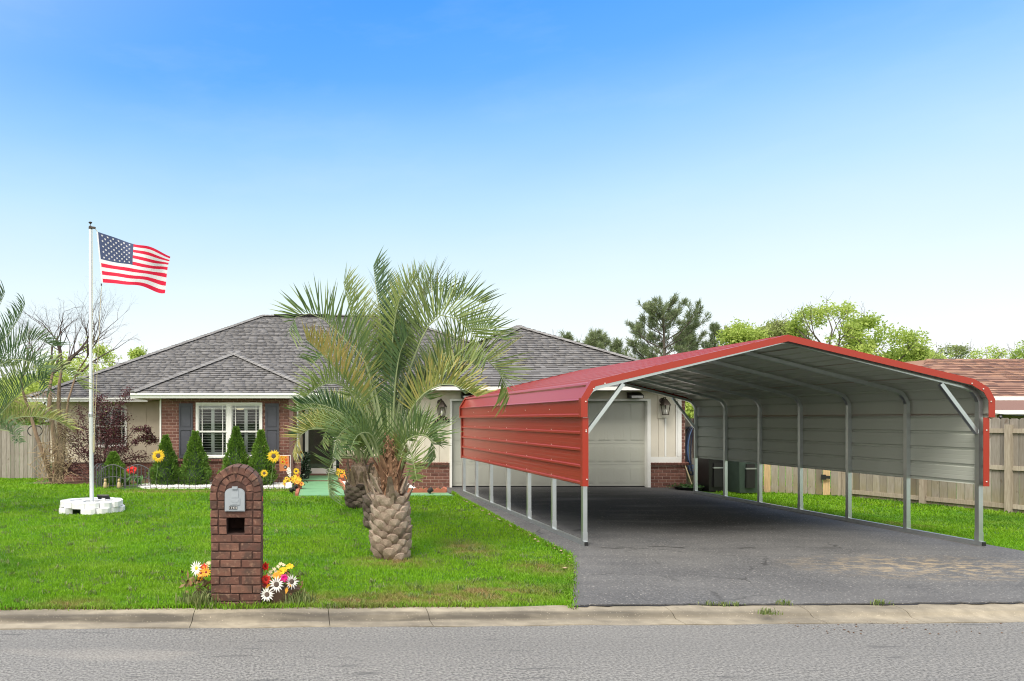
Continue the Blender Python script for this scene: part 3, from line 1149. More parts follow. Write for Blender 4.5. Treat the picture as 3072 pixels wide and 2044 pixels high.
def shutter(x0, x1, z0, z1, y):
    m = MB()
    m.box(x0, x1, y - 0.022, y - 0.001, z0, z1)
    fw = 0.045
    zm = z0 + (z1 - z0) * 0.535
    for (a, b) in ((z0, z0 + 0.07), (zm - 0.04, zm + 0.04), (z1 - 0.07, z1)):
        m.box(x0 + fw, x1 - fw, y - 0.042, y - 0.0225, a, b)
    for (a, b) in ((x0, x0 + fw - 0.001), (x1 - fw + 0.001, x1)):
        m.box(a, b, y - 0.042, y - 0.0225, z0, z1)
    s = m.build('shutter', slate_m, house)
    for (a, b) in ((z0 + 0.09, zm - 0.06), (zm + 0.06, z1 - 0.09)):
        MB().box(x0 + fw + 0.02, x1 - fw - 0.02, y - 0.036, y - 0.0225, a, b).build('raised_panel', slate_m, s)


shutter(-3.115, -2.743, 0.69, 2.18, WY - 0.004)
shutter(-0.767, -0.395, 0.69, 2.18, WY - 0.004)

# left part of the house, set back
MY = 22.5
m = MB()
m.box(-7.40, -3.62, MY + 0.007, MY + 0.2, -0.5, 0.44)
m.box(-7.40, -7.22, MY + 0.21, 33.0, -0.5, 2.3)
lw = m.build('left_wall', mortar_m, house)
lay(lw, -7.395, -3.62, -0.36, 0.44, MY)
w2 = (-6.13, -5.10, 0.89, 2.17)
m = MB()
m.box(-7.40, w2[0], MY + 0.02, MY + 0.18, 0.44, 2.33)
m.box(w2[1], -3.62, MY + 0.02, MY + 0.18, 0.44, 2.33)
m.box(w2[0], w2[1], MY + 0.02, MY + 0.18, 0.44, w2[2])
m.box(w2[0], w2[1], MY + 0.02, MY + 0.18, w2[3], 2.33)
sid = m.build('siding', beige_m, house)
x = -7.41
while x < -3.7:
    a, b = x, min(x + 0.405, -3.62)
    for (z0, z1) in ((0.44, 2.31),):
        segs = [(a, b, z0, z1)]
        if b > w2[0] and a < w2[1]:
            segs = []
            if a < w2[0] - 0.02:
                segs.append((a, w2[0], z0, z1))
            if b > w2[1] + 0.02:
                segs.append((w2[1], b, z0, z1))
            aa, bb = max(a, w2[0]), min(b, w2[1])
            segs += [(aa, bb, z0, w2[2]), (aa, bb, w2[3], z1)]
        for (p, q, r0, r1) in segs:
            MB().box(p, q, MY + 0.004, MY + 0.019, r0, r1).build('siding_board', beige_m, sid)
    x += 0.415
MB().box(-7.44, -3.62, MY - 0.03, MY + 0.003, 0.425, 0.455).build('siding_sill', beige_m, house)
window('side_window', w2[0], w2[1], w2[2], w2[3], MY - 0.02, 1, 8, 7, 0.5, 0.05)
MB().box(-7.45, -7.40, MY - 0.012, MY + 0.2, 0.46, 2.33).build('corner_trim', beige_m, house)

# recessed porch wall with the storm door
DX0, DX1, DZ0, DZ1 = 0.36, 1.31, 0.085, 2.12
m = MB()
m.box(0.13, DX0, MY, MY + 0.2, 0.06, 2.33)
m.box(DX1, 3.07, MY, MY + 0.2, 0.62, 2.33)
m.box(DX0, DX1, MY, MY + 0.2, DZ1, 2.33)
m.build('porch_wall', beige_m, house)
m = MB()
m.box(DX1 + 0.09, 3.06, MY - 0.06, MY - 0.001, 0.06, 0.60)
pw = m.build('porch_skirt_wall', mortar_m, house)
lay(pw, DX1 + 0.10, 3.05, 0.07, 0.60, MY - 0.067)
m = MB()
m.box(0.12, 3.05, 20.40, 20.439, -0.1, 0.045)
m.build('porch_riser', brick_m, house)
dr = MB()
fw = 0.10
dr.box(DX0, DX0 + fw, MY - 0.05, MY + 0.02, DZ0, DZ1)
dr.box(DX1 - fw, DX1, MY - 0.05, MY + 0.02, DZ0, DZ1)
dr.box(DX0 + fw, DX1 - fw, MY - 0.05, MY + 0.02, DZ1 - 0.1, DZ1)
dr.box(DX0 + fw, DX1 - fw, MY - 0.05, MY + 0.02, DZ0, DZ0 + 0.16)
sd = dr.build('storm_door', white_m, house)
MB().quad((DX0 + fw, MY - 0.02, DZ0 + 0.16), (DX1 - fw, MY - 0.02, DZ0 + 0.16), (DX1 - fw, MY - 0.02, DZ1 - 0.1), (DX0 + fw, MY - 0.02, DZ1 - 0.1)).build('door_glass', glass_m, sd)
MB().box(DX0 + 0.06, DX1 - 0.06, MY + 0.12, MY + 0.16, DZ0, DZ1).build('inner_door', mat('brown_inner_door', (0.055, 0.032, 0.022), 0.5, noise=(5, 0.2)), sd)
MB().box(DX0 + 0.125, DX0 + 0.15, MY - 0.09, MY - 0.051, 1.0, 1.16).build('door_handle', black_m, sd)
MB().box(DX0 - 0.07, DX0 - 0.002, MY - 0.03, MY - 0.001, 0.06, 2.2).build('door_trim', black_m, house)
MB().box(DX0 - 0.07, DX1 + 0.07, MY - 0.035, MY - 0.001, 2.125, 2.21).build('door_trim', black_m, house)
MB().box(0.36, 1.9, 22.0, MY - 0.05, 0.0, 0.084).build('door_step', brick_m, house)

# knee wall and post at the porch corner
m = MB()
m.box(0.03, 0.20, 19.82, 19.98, -0.1, 0.615)
kw = m.build('porch_pier', mortar_m, house)
lay(kw, 0.025, 0.205, 0.0, 0.60, 19.81)
MB().box(0.02, 0.21, 19.80, 19.985, 0.616, 0.65).build('pier_cap', brick_m, kw)
MB().box(-0.108, -0.002, 19.70, 19.80, 0.03, 2.30).build('porch_post', brownpost_m, house)
MB().box(-0.125, 0.015, 19.685, 19.815, 1.98, 2.30).build('post_bracket', brownpost_m, house)

# garage block
GY = 18.6
gx0, gx1 = 4.02, 8.97
gt = 2.215
m = MB()
m.box(3.07, 4.0, GY + 0.02, GY + 0.2, 0.63, 2.5)
m.box(8.99, 9.84, GY + 0.02, GY + 0.2, 0.63, 2.5)
m.box(4.0, 8.99, GY + 0.02, GY + 0.2, gt + 0.02, 2.5)
m.box(3.05, 3.069, GY + 0.02, MY, 0.62, 2.5)
gs = m.build('garage_siding', greybeige_m, house)
for (a, b) in ((3.07, 3.33), (3.34, 3.70), (3.71, 3.99)):
    MB().box(a, b, GY + 0.003, GY + 0.019, 0.64, 2.25).build('siding_board', greybeige_m, gs)
for (a, b) in ((9.07, 9.26), (9.27, 9.41), (9.46, 9.69)):
    MB().box(a, b, GY + 0.003, GY + 0.019, 0.80, 2.42).build('siding_board', greybeige_m, gs)
for (a, b) in ((9.415, 9.455), (9.70, 9.74)):
    MB().box(a, b, GY - 0.012, GY + 0.004, 0.80, 2.42).build('batten', white_m, gs)
MB().box(9.05, 9.84, GY - 0.014, GY + 0.0195, 0.64, 0.795).build('siding_skirt', white_m, gs)
MB().box(9.745, 9.84, GY - 0.016, GY + 0.0195, 0.80, 2.45).build('corner_trim', white_m, house)
MB().box(3.04, 3.09, GY - 0.016, GY + 0.019, 0.64, 2.45).build('corner_trim', greybeige_m, house)
MB().box(3.09, 9.745, GY - 0.004, GY + 0.019, 2.27, 2.47).build('frieze_board', greybeige_m, house)
m = MB()
m.box(3.07, 4.0, GY + 0.007, GY + 0.2, -0.2, 0.60)
m.box(8.99, 9.97, GY + 0.007, GY + 0.2, -0.2, 0.60)
m.box(3.077, 3.2, GY + 0.21, MY, -0.2, 0.60)
m.box(9.845, 9.97, GY + 0.06, 30.0, 0.60, 2.45)
gw = m.build('garage_brick_wall', mortar_m, house)
lay(gw, 3.075, 3.955, -0.02, 0.60, GY)
lay(gw, 9.065, 9.96, -0.02, 0.58, GY)
lay(gw, 9.85, 9.965, 0.66, 2.43, GY + 0.053)
lay(gw, (3.07, GY + 0.02, 0), (3.07, MY, 0), -0.02, 0.60, rot=R(-90))
m = MB()
for (a, b) in ((3.05, 3.96), (9.06, 10.0)):
    x = a
    while x < b - 0.03:
        m.obox((x + 0.034, GY + 0.005, 0.625), (0.031, 0, 0), (0, 0.06, 0.012), (0, -0.006, 0.028), tint=rnd.random())
        x += 0.074
m.build('brick_ledge', brick_m, gw)
# door trim and jambs
m = MB()
m.box(gx0 - 0.055, gx0, GY - 0.025, GY + 0.2, 0.02, gt + 0.05)
m.box(gx1, gx1 + 0.085, GY - 0.025, GY + 0.2, 0.02, gt + 0.05)
m.box(gx0, gx1, GY - 0.025, GY + 0.2, gt, gt + 0.05)
m.build('garage_door_trim', white_m, house)
gd = MB().box(gx0, gx1, GY + 0.165, GY + 0.20, 0.0, gt).build('garage_door', door_m, house)
MB().box(gx0 + 0.002, gx1 - 0.002, GY + 0.118, GY + 0.16, 0.012, 0.045).build('bottom_seal', black_m, gd)
nr, nc = 4, 12
sh_ = (gt - 0.05) / nr
pwid = (gx1 - gx0) / nc
mb = MB()
pw_, ph_ = pwid * 0.78, sh_ * 0.72
mb.box(-pw_ / 2, pw_ / 2, -0.002, 0.004, -ph_ / 2, ph_ / 2)
for k in range(4):
    a = -pw_ / 2 + 0.018 + (pw_ - 0.036) * k / 4
    b = a + (pw_ - 0.036) / 4 - 0.010
    mb.box(a + 0.003, b + 0.007 if k == 3 else b, -0.006, -0.0021, -ph_ / 2 + 0.02, ph_ / 2 - 0.02)
pan = mb.mesh('raised_panel', door_m)
for r_ in range(nr):
    z0 = 0.048 + sh_ * r_
    MB().box(gx0 + 0.002, gx1 - 0.002, GY + 0.12, GY + 0.16, z0 + 0.001, z0 + sh_ - 0.002).build('door_section', door_m, gd)
    for c_ in range(nc):
        put('raised_panel', pan, (gx0 + pwid * (c_ + 0.5), GY + 0.1155, z0 + sh_ / 2), gd)

# bricks: the nearest 300 one by one, the others joined
HB.sort(key=lambda h: h[0].y + (6 if h[1] else 0) - (0.8 if h[0].x < 0.5 and h[0].y < 21 else 0))
for c, rz, ln, wall in HB[:300]:
    put('brick', unit_brick, c, wall, Matrix.Rotation(rz, 3, 'Z') @ Matrix.Diagonal((ln, 1, 1)))
m = MB()
for c, rz, ln, wall in HB[300:]:
    mt = Matrix.Translation(c) @ (Matrix.Rotation(rz, 3, 'Z') @ Matrix.Diagonal((ln, 1, 1))).to_4x4()
    m.add([mt @ Vector(v) for v in bv], bf, 0, rnd.random())
if m.v:
    kind(m.build('brick_field', brick_m, house), 'stuff')

# ------------------------------------------------------------------ roofs
roof = put('roof', None, (1, 22, 2.4), house)
EXPO = 0.145
sv = [(-.5, 0, 0.020), (.5, 0, 0.020), (.5, 1, 0.003), (-.5, 1, 0.003), (-.5, 0, -0.004), (.5, 0, -0.004), (.5, 1, -0.004), (-.5, 1, -0.004)]
sf = [(0, 1, 2, 3), (4, 7, 6, 5), (0, 4, 5, 1), (1, 5, 6, 2), (3, 2, 6, 7), (0, 3, 7, 4)]
butt_m = mat('shingle_butt_edge', (0.030, 0.029, 0.031), 0.95)      # cut asphalt edge of a laminated tab
thin = [(x, y, z * 0.72 if z > 0 else z) for x, y, z in sv]
unit_shingle = MB().add(sv, sf, [0, 0, 1, 0, 0, 0]).mesh('shingle', [shingle_m, butt_m])
thin_shingle = MB().add(thin, sf).mesh('shingle', shingle_m)
SH = []


def slope(poly, store, expo=EXPO, wmin=0.13, wmax=0.36):
    """poly[0] -> poly[1] is the eave; cover the face with courses of shingles"""
    pts = [Vector(p) for p in poly]
    e = (pts[1] - pts[0]).normalized()
    n = e.cross(pts[2] - pts[0]).normalized()
    if n.z < 0:
        n = -n
    w = n.cross(e)
    if w.z < 0:
        w = -w
    ab = [((p - pts[0]).dot(e), (p - pts[0]).dot(w)) for p in pts]
    top = max(b for a, b in ab)
    b = -0.03
    M3 = Matrix((e, w, n)).transposed()
    while b < top - 0.02:
        bm = min(max(b + expo * 0.5, 0.001), top - 0.001)
        xs = []
        for (a0, b0), (a1, b1) in zip(ab, ab[1:] + ab[:1]):
            if (b0 - bm) * (b1 - bm) < 0:
                xs.append(a0 + (a1 - a0) * (bm - b0) / (b1 - b0))
        if len(xs) >= 2:
            lo, hi = min(xs), max(xs)
            a = lo - rnd.uniform(0, 0.2)
            while a < hi:
                wd = rnd.uniform(wmin, wmax)
                a0, a1 = max(a, lo), min(a + wd, hi)
                if a1 - a0 > 0.02:
                    lift = 0.0
                    c = pts[0] + e * ((a0 + a1) / 2) + w * b + n * (0.004 + lift)
                    store.append((c, M3 @ Matrix.Diagonal((a1 - a0 - 0.003, expo + 0.012, 1.0))))
                a += wd
        b += expo
    return n


def deck(name, poly, m_, parent, th=0.03):
    pts = [Vector(p) for p in poly]
    n = (pts[1] - pts[0]).cross(pts[2] - pts[0]).normalized()
    if n.z < 0:
        n = -n
    return MB().prism([p - n * 0.004 for p in pts], -n * th).build(name, m_, parent)


cv = []
for y in (0.0, 1.0):
    for (x, z) in ((-0.14, -0.030), (-0.07, 0.016), (0.07, 0.016), (0.14, -0.030)):
        cv.append((x, y, z + (0.022 if y == 0 else 0.004)))
cap_f = [(0, 1, 5, 4), (1, 2, 6, 5), (2, 3, 7, 6), (0, 4, 7, 3), (3, 2, 1, 0), (4, 5, 6, 7)]
unit_cap = MB().add(cv, cap_f).mesh('hip_cap', mat('hip_cap_shingle', (0.15, 0.147, 0.150), 0.92, ramp=[(0.155, 0.152, 0.156), (0.225, 0.222, 0.226)], noise=(50, 0.2)))


def caps(a, b, parent, me=None, step=0.17):
    a, b = Vector(a), Vector(b)
    t = (b - a).normalized()
    s = t.cross(Vector((0, 0, 1))).normalized()
    n = s.cross(t)
    M3 = Matrix((s, t, n)).transposed() @ Matrix.Diagonal((1, step + 0.04, 1))
    k = int((b - a).length / step)
    for i in range(k + 1):
        put('hip_cap', me or unit_cap, a + t * (step * i) + n * 0.028, parent, M3)


def hip(x0, x1, y0, y1, z, p, rid=None):
    """corners of a hip roof over a rectangle; ridge along the longer side unless open at the back"""
    return None


# main roof: eave z 2.40 on y 22, pitch 0.5
ex0, ex1, ey0, ez = -7.97, 10.5, 22.0, 2.405
dep = 6.75
ry, rz = ey0 + dep, ez + dep * 0.5
A, B = (ex0, ey0, ez), (ex1, ey0, ez)
C_, D_ = (ex1 - dep, ry, rz), (ex0 + dep, ry, rz)
E_, F_ = (ex0, ey0 + 2 * dep, ez), (ex1, ey0 + 2 * dep, ez)
slope([A, B, C_, D_], SH)
slope([E_, A, D_], SH)
deck('roof_deck', [A, B, C_, D_], under_m, roof)
deck('roof_deck', [E_, A, D_], under_m, roof)
deck('roof_deck', [B, F_, C_], shingle_m, roof)
deck('roof_deck', [F_, E_, D_, C_], shingle_m, roof)
caps(A, D_, roof)
caps(D_, C_, roof)
caps(B, C_, roof)
MB().box(-0.75, 1.4, ry - 0.16, ry + 0.16, rz + 0.02, rz + 0.075).build('ridge_vent', under_m, roof)
MB().obox(Vector((-0.55, 26.3, 4.585)), (0.07, 0, 0), (0, 0.07, 0.035), (0, -0.01, 0.02)).build('vent_flashing', white_m, roof) if False else None
# wing hip
qx0, qx1, qy0, qz = -4.30, 0.72, 19.6, 2.455
qh = (qx1 - qx0) / 2
qp = (qx0 + qh, qy0 + qh, qz + qh * 0.5)
qr = (qx0 + qh, 25.3, qz + qh * 0.5)
slope([(qx0, qy0, qz), (qx1, qy0, qz), qp], SH)
slope([(qx1, qy0, qz), (qx1, 25.3, qz), qr, qp], SH)
slope([(qx0, 25.3, qz), (qx0, qy0, qz), qp, qr], SH)
for pl in ([(qx0, qy0, qz), (qx1, qy0, qz), qp], [(qx1, qy0, qz), (qx1, 25.3, qz), qr, qp], [(qx0, 25.3, qz), (qx0, qy0, qz), qp, qr]):
    deck('roof_deck', pl, under_m, roof)
caps((qx0, qy0, qz), qp, roof)
caps((qx1, qy0, qz), qp, roof)
caps(qp, (qp[0], 24.4, qp[2]), roof)
# garage hip
hx0, hx1, hy0, hz = 2.90, 10.60, 18.1, 2.575
hh = (hx1 - hx0) / 2
hp = (hx0 + hh, hy0 + hh, hz + hh * 0.5)
hr = (hx0 + hh, 27.5, hz + hh * 0.5)
for pl in ([(hx0, hy0, hz), (hx1, hy0, hz), hp], [(hx1, hy0, hz), (hx1, 27.5, hz), hr, hp], [(hx0, 27.5, hz), (hx0, hy0, hz), hp, hr]):
    slope(pl, SH)
    deck('roof_deck', pl, under_m, roof)
caps((hx0, hy0, hz), hp, roof)
caps((hx1, hy0, hz), hp, roof)
caps(hp, (hp[0], 26.5, hp[2]), roof)

SH.sort(key=lambda s: s[0].y)
for c, M3 in SH[:300]:
    put('shingle', rnd.choice((unit_shingle, unit_shingle, thin_shingle)), c, roof, M3)
rest = SH[300:]
Vt = np.array(sv)
Vn = np.array(thin)
thk = [rnd.random() < 0.64 for _ in rest]
VV = np.concatenate([(Vt if k else Vn) @ np.array(M3).T + np.array(c) for (c, M3), k in zip(rest, thk)])
MI = np.concatenate([[0, 0, 1 if k else 0, 0, 0, 0] for k in thk])
ff = np.array(sf)
FF = np.concatenate([ff + 8 * i for i in range(len(rest))])
TT = np.repeat(np.array([rnd.random() for _ in rest]), 6)
me = fast_mesh('shingle_field', VV - np.array((1, 22, 2.4)), FF, [shingle_m, butt_m], TT, MI)
kind(put('shingle_field', me, (1, 22, 2.4), roof), 'stuff')


def gutter(a, b, out, h=0.125, d=0.11, drop=0.0):
    """gutter from a to b, its outer side towards out"""
    a, b, out = Vector(a), Vector(b), Vector(out)
    prof = [(0, 0), (0, -h), (d * 0.62, -h), (d * 0.80, -h * 0.55), (d, -h * 0.38), (d, 0.0), (d - 0.012, 0.0), (d - 0.012, -h * 0.3), (0.012, -h * 0.3), (0.012, 0)]
    MB().prism([a + out * o + Vector((0, 0, z)) for o, z in prof], b - a).build('gutter', gutter_m, house)


gutter((qx0 - 0.05, qy0 + 0.055, 2.45), (qx1 + 0.05, qy0 + 0.055, 2.45), (0, -1, 0), 0.14)
gutter((qx0 + 0.05, 22.0, 2.45), (qx0 + 0.05, qy0 + 0.06, 2.45), (-1, 0, 0), 0.14)
gutter((qx1 - 0.05, 22.0, 2.45), (qx1 - 0.05, qy0 + 0.06, 2.45), (1, 0, 0), 0.14)
gutter((ex0, ey0 + 0.055, 2.395), (qx0 - 0.07, ey0 + 0.055, 2.395), (0, -1, 0))
gutter((qx1 + 0.07, ey0 + 0.055, 2.395), (hx0 + 0.15, ey0 + 0.055, 2.395), (0, -1, 0))
MB().box(hx0, hx1, hy0 - 0.02, hy0 + 0.02, 2.465, 2.57).build('fascia', white_m, house)
MB().box(hx0 - 0.02, hx0 + 0.02, hy0 + 0.021, 22.0, 2.465, 2.57).build('fascia', white_m, house)
MB().box(hx1 - 0.02, hx1 + 0.02, hy0 + 0.021, 27, 2.465, 2.57).build('fascia', white_m, house)
MB().box(qx0 + 0.06, qx1 - 0.06, qy0 + 0.06, 22.4, 2.335, 2.35).build('soffit', soffit_m, house)
MB().box(ex0 + 0.03, qx0 + 0.05, ey0 + 0.06, MY + 0.1, 2.335, 2.349).build('soffit', soffit_m, house)
MB().box(qx1 - 0.05, hx0 + 0.02, ey0 + 0.06, MY + 0.1, 2.335, 2.349).build('soffit', soffit_m, house)
MB().box(hx0 + 0.021, hx1 - 0.021, hy0 + 0.021, GY + 0.1, 2.475, 2.488).build('soffit', soffit_m, house)
MB().box(hx0 + 0.021, 3.07, GY + 0.1, 22, 2.475, 2.488).build('soffit', soffit_m, house)

# ------------------------------------------------------------------ lanterns, flood lights, number plaque on the garage
def lantern(c, label):
    x, y, z = c
    t = thing('wall_lantern', label, 'lantern', (x, y, z), 'lanterns on the garage front')
    MB().box(x - 0.13, x + 0.13, y - 0.02, y - 0.001, z - 0.33, z + 0.24).build('mounting_board', greybeige_m, t)
    m = MB()
    m.lathe((x - 0.02, y - 0.02, z + 0.12), [(0.07, 0), (0.07, 0.02), (0.04, 0.03)], 12, axis=(0, -1, 0))
    m.tube([(x - 0.02, y - 0.05, z + 0.12), (x - 0.02, y - 0.12, z + 0.20), (x, y - 0.16, z + 0.17)], 0.014, 8)
    m.build('arm', lantern_m, t)
    yc = y - 0.16
    MB().lathe((x, yc, z), [(0.135, 0.0), (0.128, 0.02), (0.055, 0.13), (0.04, 0.15), (0.012, 0.17), (0.008, 0.21)], 6).build('hood', lantern_m, t)
    m = MB()
    for k in range(6):
        a = 2 * math.pi * k / 6
        m.bar((x + 0.115 * math.cos(a), yc + 0.115 * math.sin(a), z), (x + 0.078 * math.cos(a), yc + 0.078 * math.sin(a), z - 0.23), 0.012)
    m.lathe((x, yc, z - 0.245), [(0.085, 0), (0.085, 0.02)], 6)
    m.build('cage', lantern_m, t)
    MB().lathe((x, yc, z - 0.22), [(0.016, 0), (0.030, 0.05), (0.028, 0.09), (0.010, 0.13)], 10).build('bulb', bulb_m, t)


lantern((3.73, GY, 2.06), 'bronze lantern beside the number plaque left of the garage door')
lantern((9.36, GY, 2.10), 'bronze lantern above the white panel right of the garage door')


def flood(c, w, label):
    x, y, z = c
    t = thing('flood_light', label, 'light', (x, y, z), 'black flood lights under the eaves')
    MB().prism([(x - w / 2, y - 0.005, z - 0.06), (x - w / 2, y - 0.19, z - 0.07), (x - w / 2, y - 0.19, z + 0.01), (x - w / 2, y - 0.005, z + 0.09)], (w, 0, 0)).build('housing', black_m, t)
    MB().box(x - w / 2 + 0.025, x + w / 2 - 0.025, y - 0.197, y - 0.191, z - 0.06, z - 0.005).build('lens', mat('flood_lens', (0.55, 0.55, 0.54), 0.3) if 'flood_lens' not in MATS else MATS['flood_lens'], t)


flood((4.45, GY - 0.03, 2.34), 0.42, 'black flood light over the left end of the garage door')
flood((8.62, GY - 0.03, 2.345), 0.33, 'black flood light over the right end of the garage door')
flood((0.85, MY - 0.01, 2.27), 0.30, 'black flood light above the porch door')

PX, PZ = 3.76, 1.66
t = thing('number_plaque', 'black arched house number plaque with cream figures below the lantern', 'plaque', (PX, GY, PZ))
arc = [(-0.215, 0), (0.215, 0), (0.215, 0.10)] + [(0.165 * math.cos(a), 0.10 + 0.075 * math.sin(a)) for a in np.linspace(0, math.pi, 13)] + [(-0.215, 0.10)]
MB().prism([(PX + x, GY - 0.001, PZ + z) for x, z in arc], (0, -0.022, 0)).build('rim', cream_m, t)
MB().prism([(PX + x * 0.93, GY - 0.0235, PZ + 0.007 + z * 0.92) for x, z in arc], (0, -0.003, 0)).build('face', black_m, t)


def text(s, size, loc, m_, parent, name, ext=0.0015, sp=1.0):
    cu = bpy.data.curves.new(name, 'FONT')
    cu.body = s
    cu.size = size
    cu.align_x = 'CENTER'
    cu.align_y = 'CENTER'
    cu.extrude = ext
    cu.space_character = sp
    cu.materials.append(m_)
    tmp = bpy.data.objects.new(name + '_outline', cu)
    COL.objects.link(tmp)
    dg = bpy.context.evaluated_depsgraph_get()
    me = bpy.data.meshes.new_from_object(tmp.evaluated_get(dg))
    bpy.data.objects.remove(tmp)
    bpy.data.curves.remove(cu)
    return put(name, me, loc, parent, Matrix.Rotation(R(90), 3, 'X'))


text('15433', 0.125, (PX, GY - 0.029, PZ + 0.065), cream_m, t, 'house_number', sp=1.05)
# ------------------------------------------------------------------ the red metal carport
CX, CH = 6.7045, 2.7095                                    # frame centre and half width
RX = 6.72                                               # roof centre
YF, YB = 10.07, 17.16
carport = thing('carport', 'red metal carport open at the front on galvanised posts over the driveway', 'carport', (CX, 13.5, 0.018))
HALVES = {-1: [(2.785, 1.775), (2.785, 2.03), (2.655, 2.250), (0.0, 2.872)],
          1: [(2.785, 1.775), (2.785, 2.015), (2.705, 2.160), (2.52, 2.272), (0.0, 2.872)]}


def use_half(side):
    global half, seg, TOT
    half = HALVES[side]
    seg = []
    acc = 0.0
    for (x0, z0), (x1, z1) in zip(half[:-1], half[1:]):
        l = math.hypot(x1 - x0, z1 - z0)
        seg.append((acc, acc + l, (x0, z0), (x1, z1)))
        acc += l
    TOT = acc


use_half(-1)


def along(s):
    for a, b, p, q in seg:
        if s <= b + 1e-9:
            k = (s - a) / (b - a)
            t = ((q[0] - p[0]) / (b - a), (q[1] - p[1]) / (b - a))
            return (p[0] + (q[0] - p[0]) * k, p[1] + (q[1] - p[1]) * k), (-t[1] * -1, -t[0])
    return half[-1], (0, 1)


def ribbed(s0, s1, side, off):
    """cross-section of one roofing sheet between two arc positions"""
    ribs = [0.022 + 0.229 * k for k in range(20)]
    ss = {s0: 0.0, s1: 0.0}
    for a, b, p, q in seg:
        if s0 < a < s1:
            ss[a] = 0.0
    for c in ribs:
        for d_, h in ((-0.030, 0), (-0.015, 0.024), (0.015, 0.024), (0.030, 0)):
            if s0 < c + d_ < s1 and not any(abs(c + d_ - a) < 0.012 for a, *_ in seg[1:]):
                ss[c + d_] = h
    top, bot = [], []
    for s in sorted(ss):
        (x, z), (nx, nz) = along(s)
        h = ss[s] + off
        top.append((RX + side * (x + nx * h), z + nz * h))
        bot.append((RX + side * (x + nx * (h - 0.003)), z + nz * (h - 0.003)))
    return top, bot


def sheet(name, top, bot, y0, y1, parent):
    n = len(top)
    vs = [(x, y, z) for y in (y0, y1) for x, z in top + bot]
    fs, mi = [], []
    for i in range(n - 1):
        fs.append((i, i + 1, 2 * n + i + 1, 2 * n + i))
        mi.append(0)
        fs.append((n + i, 3 * n + i, 3 * n + i + 1, n + i + 1))
        mi.append(1)
        fs.append((i, n + i, n + i + 1, i + 1))
        mi.append(0)
        fs.append((2 * n + i, 2 * n + i + 1, 3 * n + i + 1, 3 * n + i))
        mi.append(0)
    for i in (0, n - 1):
        fs.append((i, 2 * n + i, 3 * n + i, n + i))
        mi.append(0)
    return MB().add(vs, fs, mi).build(name, [red_m, inner_m], parent)


for side in (-1, 1):
    use_half(side)
    cuts = [0.0]
    while cuts[-1] + 0.95 < TOT:
        cuts.append(cuts[-1] + 0.916)
    cuts.append(TOT)
    for i, (a, b) in enumerate(zip(cuts[:-1], cuts[1:])):
        top, bot = ribbed(max(0, a - 0.012), b, side, 0.005 * (i % 2))
        sheet('roof_panel', top, bot, YF - 0.10, YB + 0.10, carport)
MB().prism([(RX - 0.14, YF - 0.10, 2.852), (RX, YF - 0.10, 2.887), (RX + 0.14, YF - 0.10, 2.852), (RX, YF - 0.10, 2.882)], (0, YB - YF + 0.2, 0)).build('ridge_cap', red_m, carport)


# red edge trim down each half of both gables
def trim(side, y, dirn):
    outer, inner = [], []
    n = len(half)
    for i, (x, z) in enumerate(half):
        def nrm(a, b):
            l = math.hypot(b[0] - a[0], b[1] - a[1])
            return ((b[1] - a[1]) / l, -(b[0] - a[0]) / l)
        n1 = nrm(half[i - 1], half[i]) if i else nrm(half[0], half[1])
        n2 = nrm(half[i], half[i + 1]) if i < n - 1 else n1
        nx, nz = n1[0] + n2[0], n1[1] + n2[1]
        l = math.hypot(nx, nz)
        nx, nz = nx / l, nz / l
        k = 1 / max(0.5, nx * n1[0] + nz * n1[1])
        if i == n - 1:
            nx, nz, k = 0, 1, 1.03
        outer.append((RX + side * (x + nx * 0.026 * k), z + nz * 0.026 * k))
        inner.append((RX + side * (x - nx * 0.062 * k), z - nz * 0.062 * k))
    m = MB()
    for i in range(n - 1):
        a, b, c, d_ = outer[i], outer[i + 1], inner[i + 1], inner[i]
        m.prism([(a[0], y, a[1]), (b[0], y, b[1]), (c[0], y, c[1]), (d_[0], y, d_[1])], (0, dirn * 0.004, 0))
        s = (0.004 / 0.088)
        e, f = (a[0] + (d_[0] - a[0]) * s, a[1] + (d_[1] - a[1]) * s), (b[0] + (c[0] - b[0]) * s, b[1] + (c[1] - b[1]) * s)
        m.prism([(a[0], y + dirn * 0.0045, a[1]), (b[0], y + dirn * 0.0045, b[1]), (f[0], y + dirn * 0.0045, f[1]), (e[0], y + dirn * 0.0045, e[1])], (0, dirn * 0.085, 0))
    m.build('gable_trim', red_m, carport)


for side in (-1, 1):
    use_half(side)
    trim(side, YF - 0.112, 1)
    trim(side, YB + 0.112, -1)

# frame: seven bows on base rails
TW = 0.060
ys = [YF + (YB - YF) * i / 6 for i in range(7)]
for y in ys:
    for side in (-1, 1):
        MB().box(CX + side * CH - TW / 2, CX + side * CH + TW / 2, y - TW / 2, y + TW / 2, 0.079, 1.84).build('post', galv_m, carport)
        MB().box(CX + side * CH - TW / 2 - 0.003, CX + side * CH + TW / 2 + 0.003, y - TW / 2 - 0.003, y + TW / 2 + 0.003, 0.0795, 0.20).build('post_sleeve', galv_m, carport)
    pts = [(-CH, 1.842), (-CH, 1.99), (-CH + 0.035, 2.07), (-CH + 0.09, 2.145), (-CH + 0.20, 2.196)]
    left = [(CX + x, y, z) for x, z in pts]
    right = [(CX - x, y, z) for x, z in pts][::-1]
    MB().sweep(left + [(RX - 0.04, y, 2.812), (RX + 0.04, y, 2.812)] + right, TW - 0.006, TW - 0.006).build('bow', galv_m, carport)
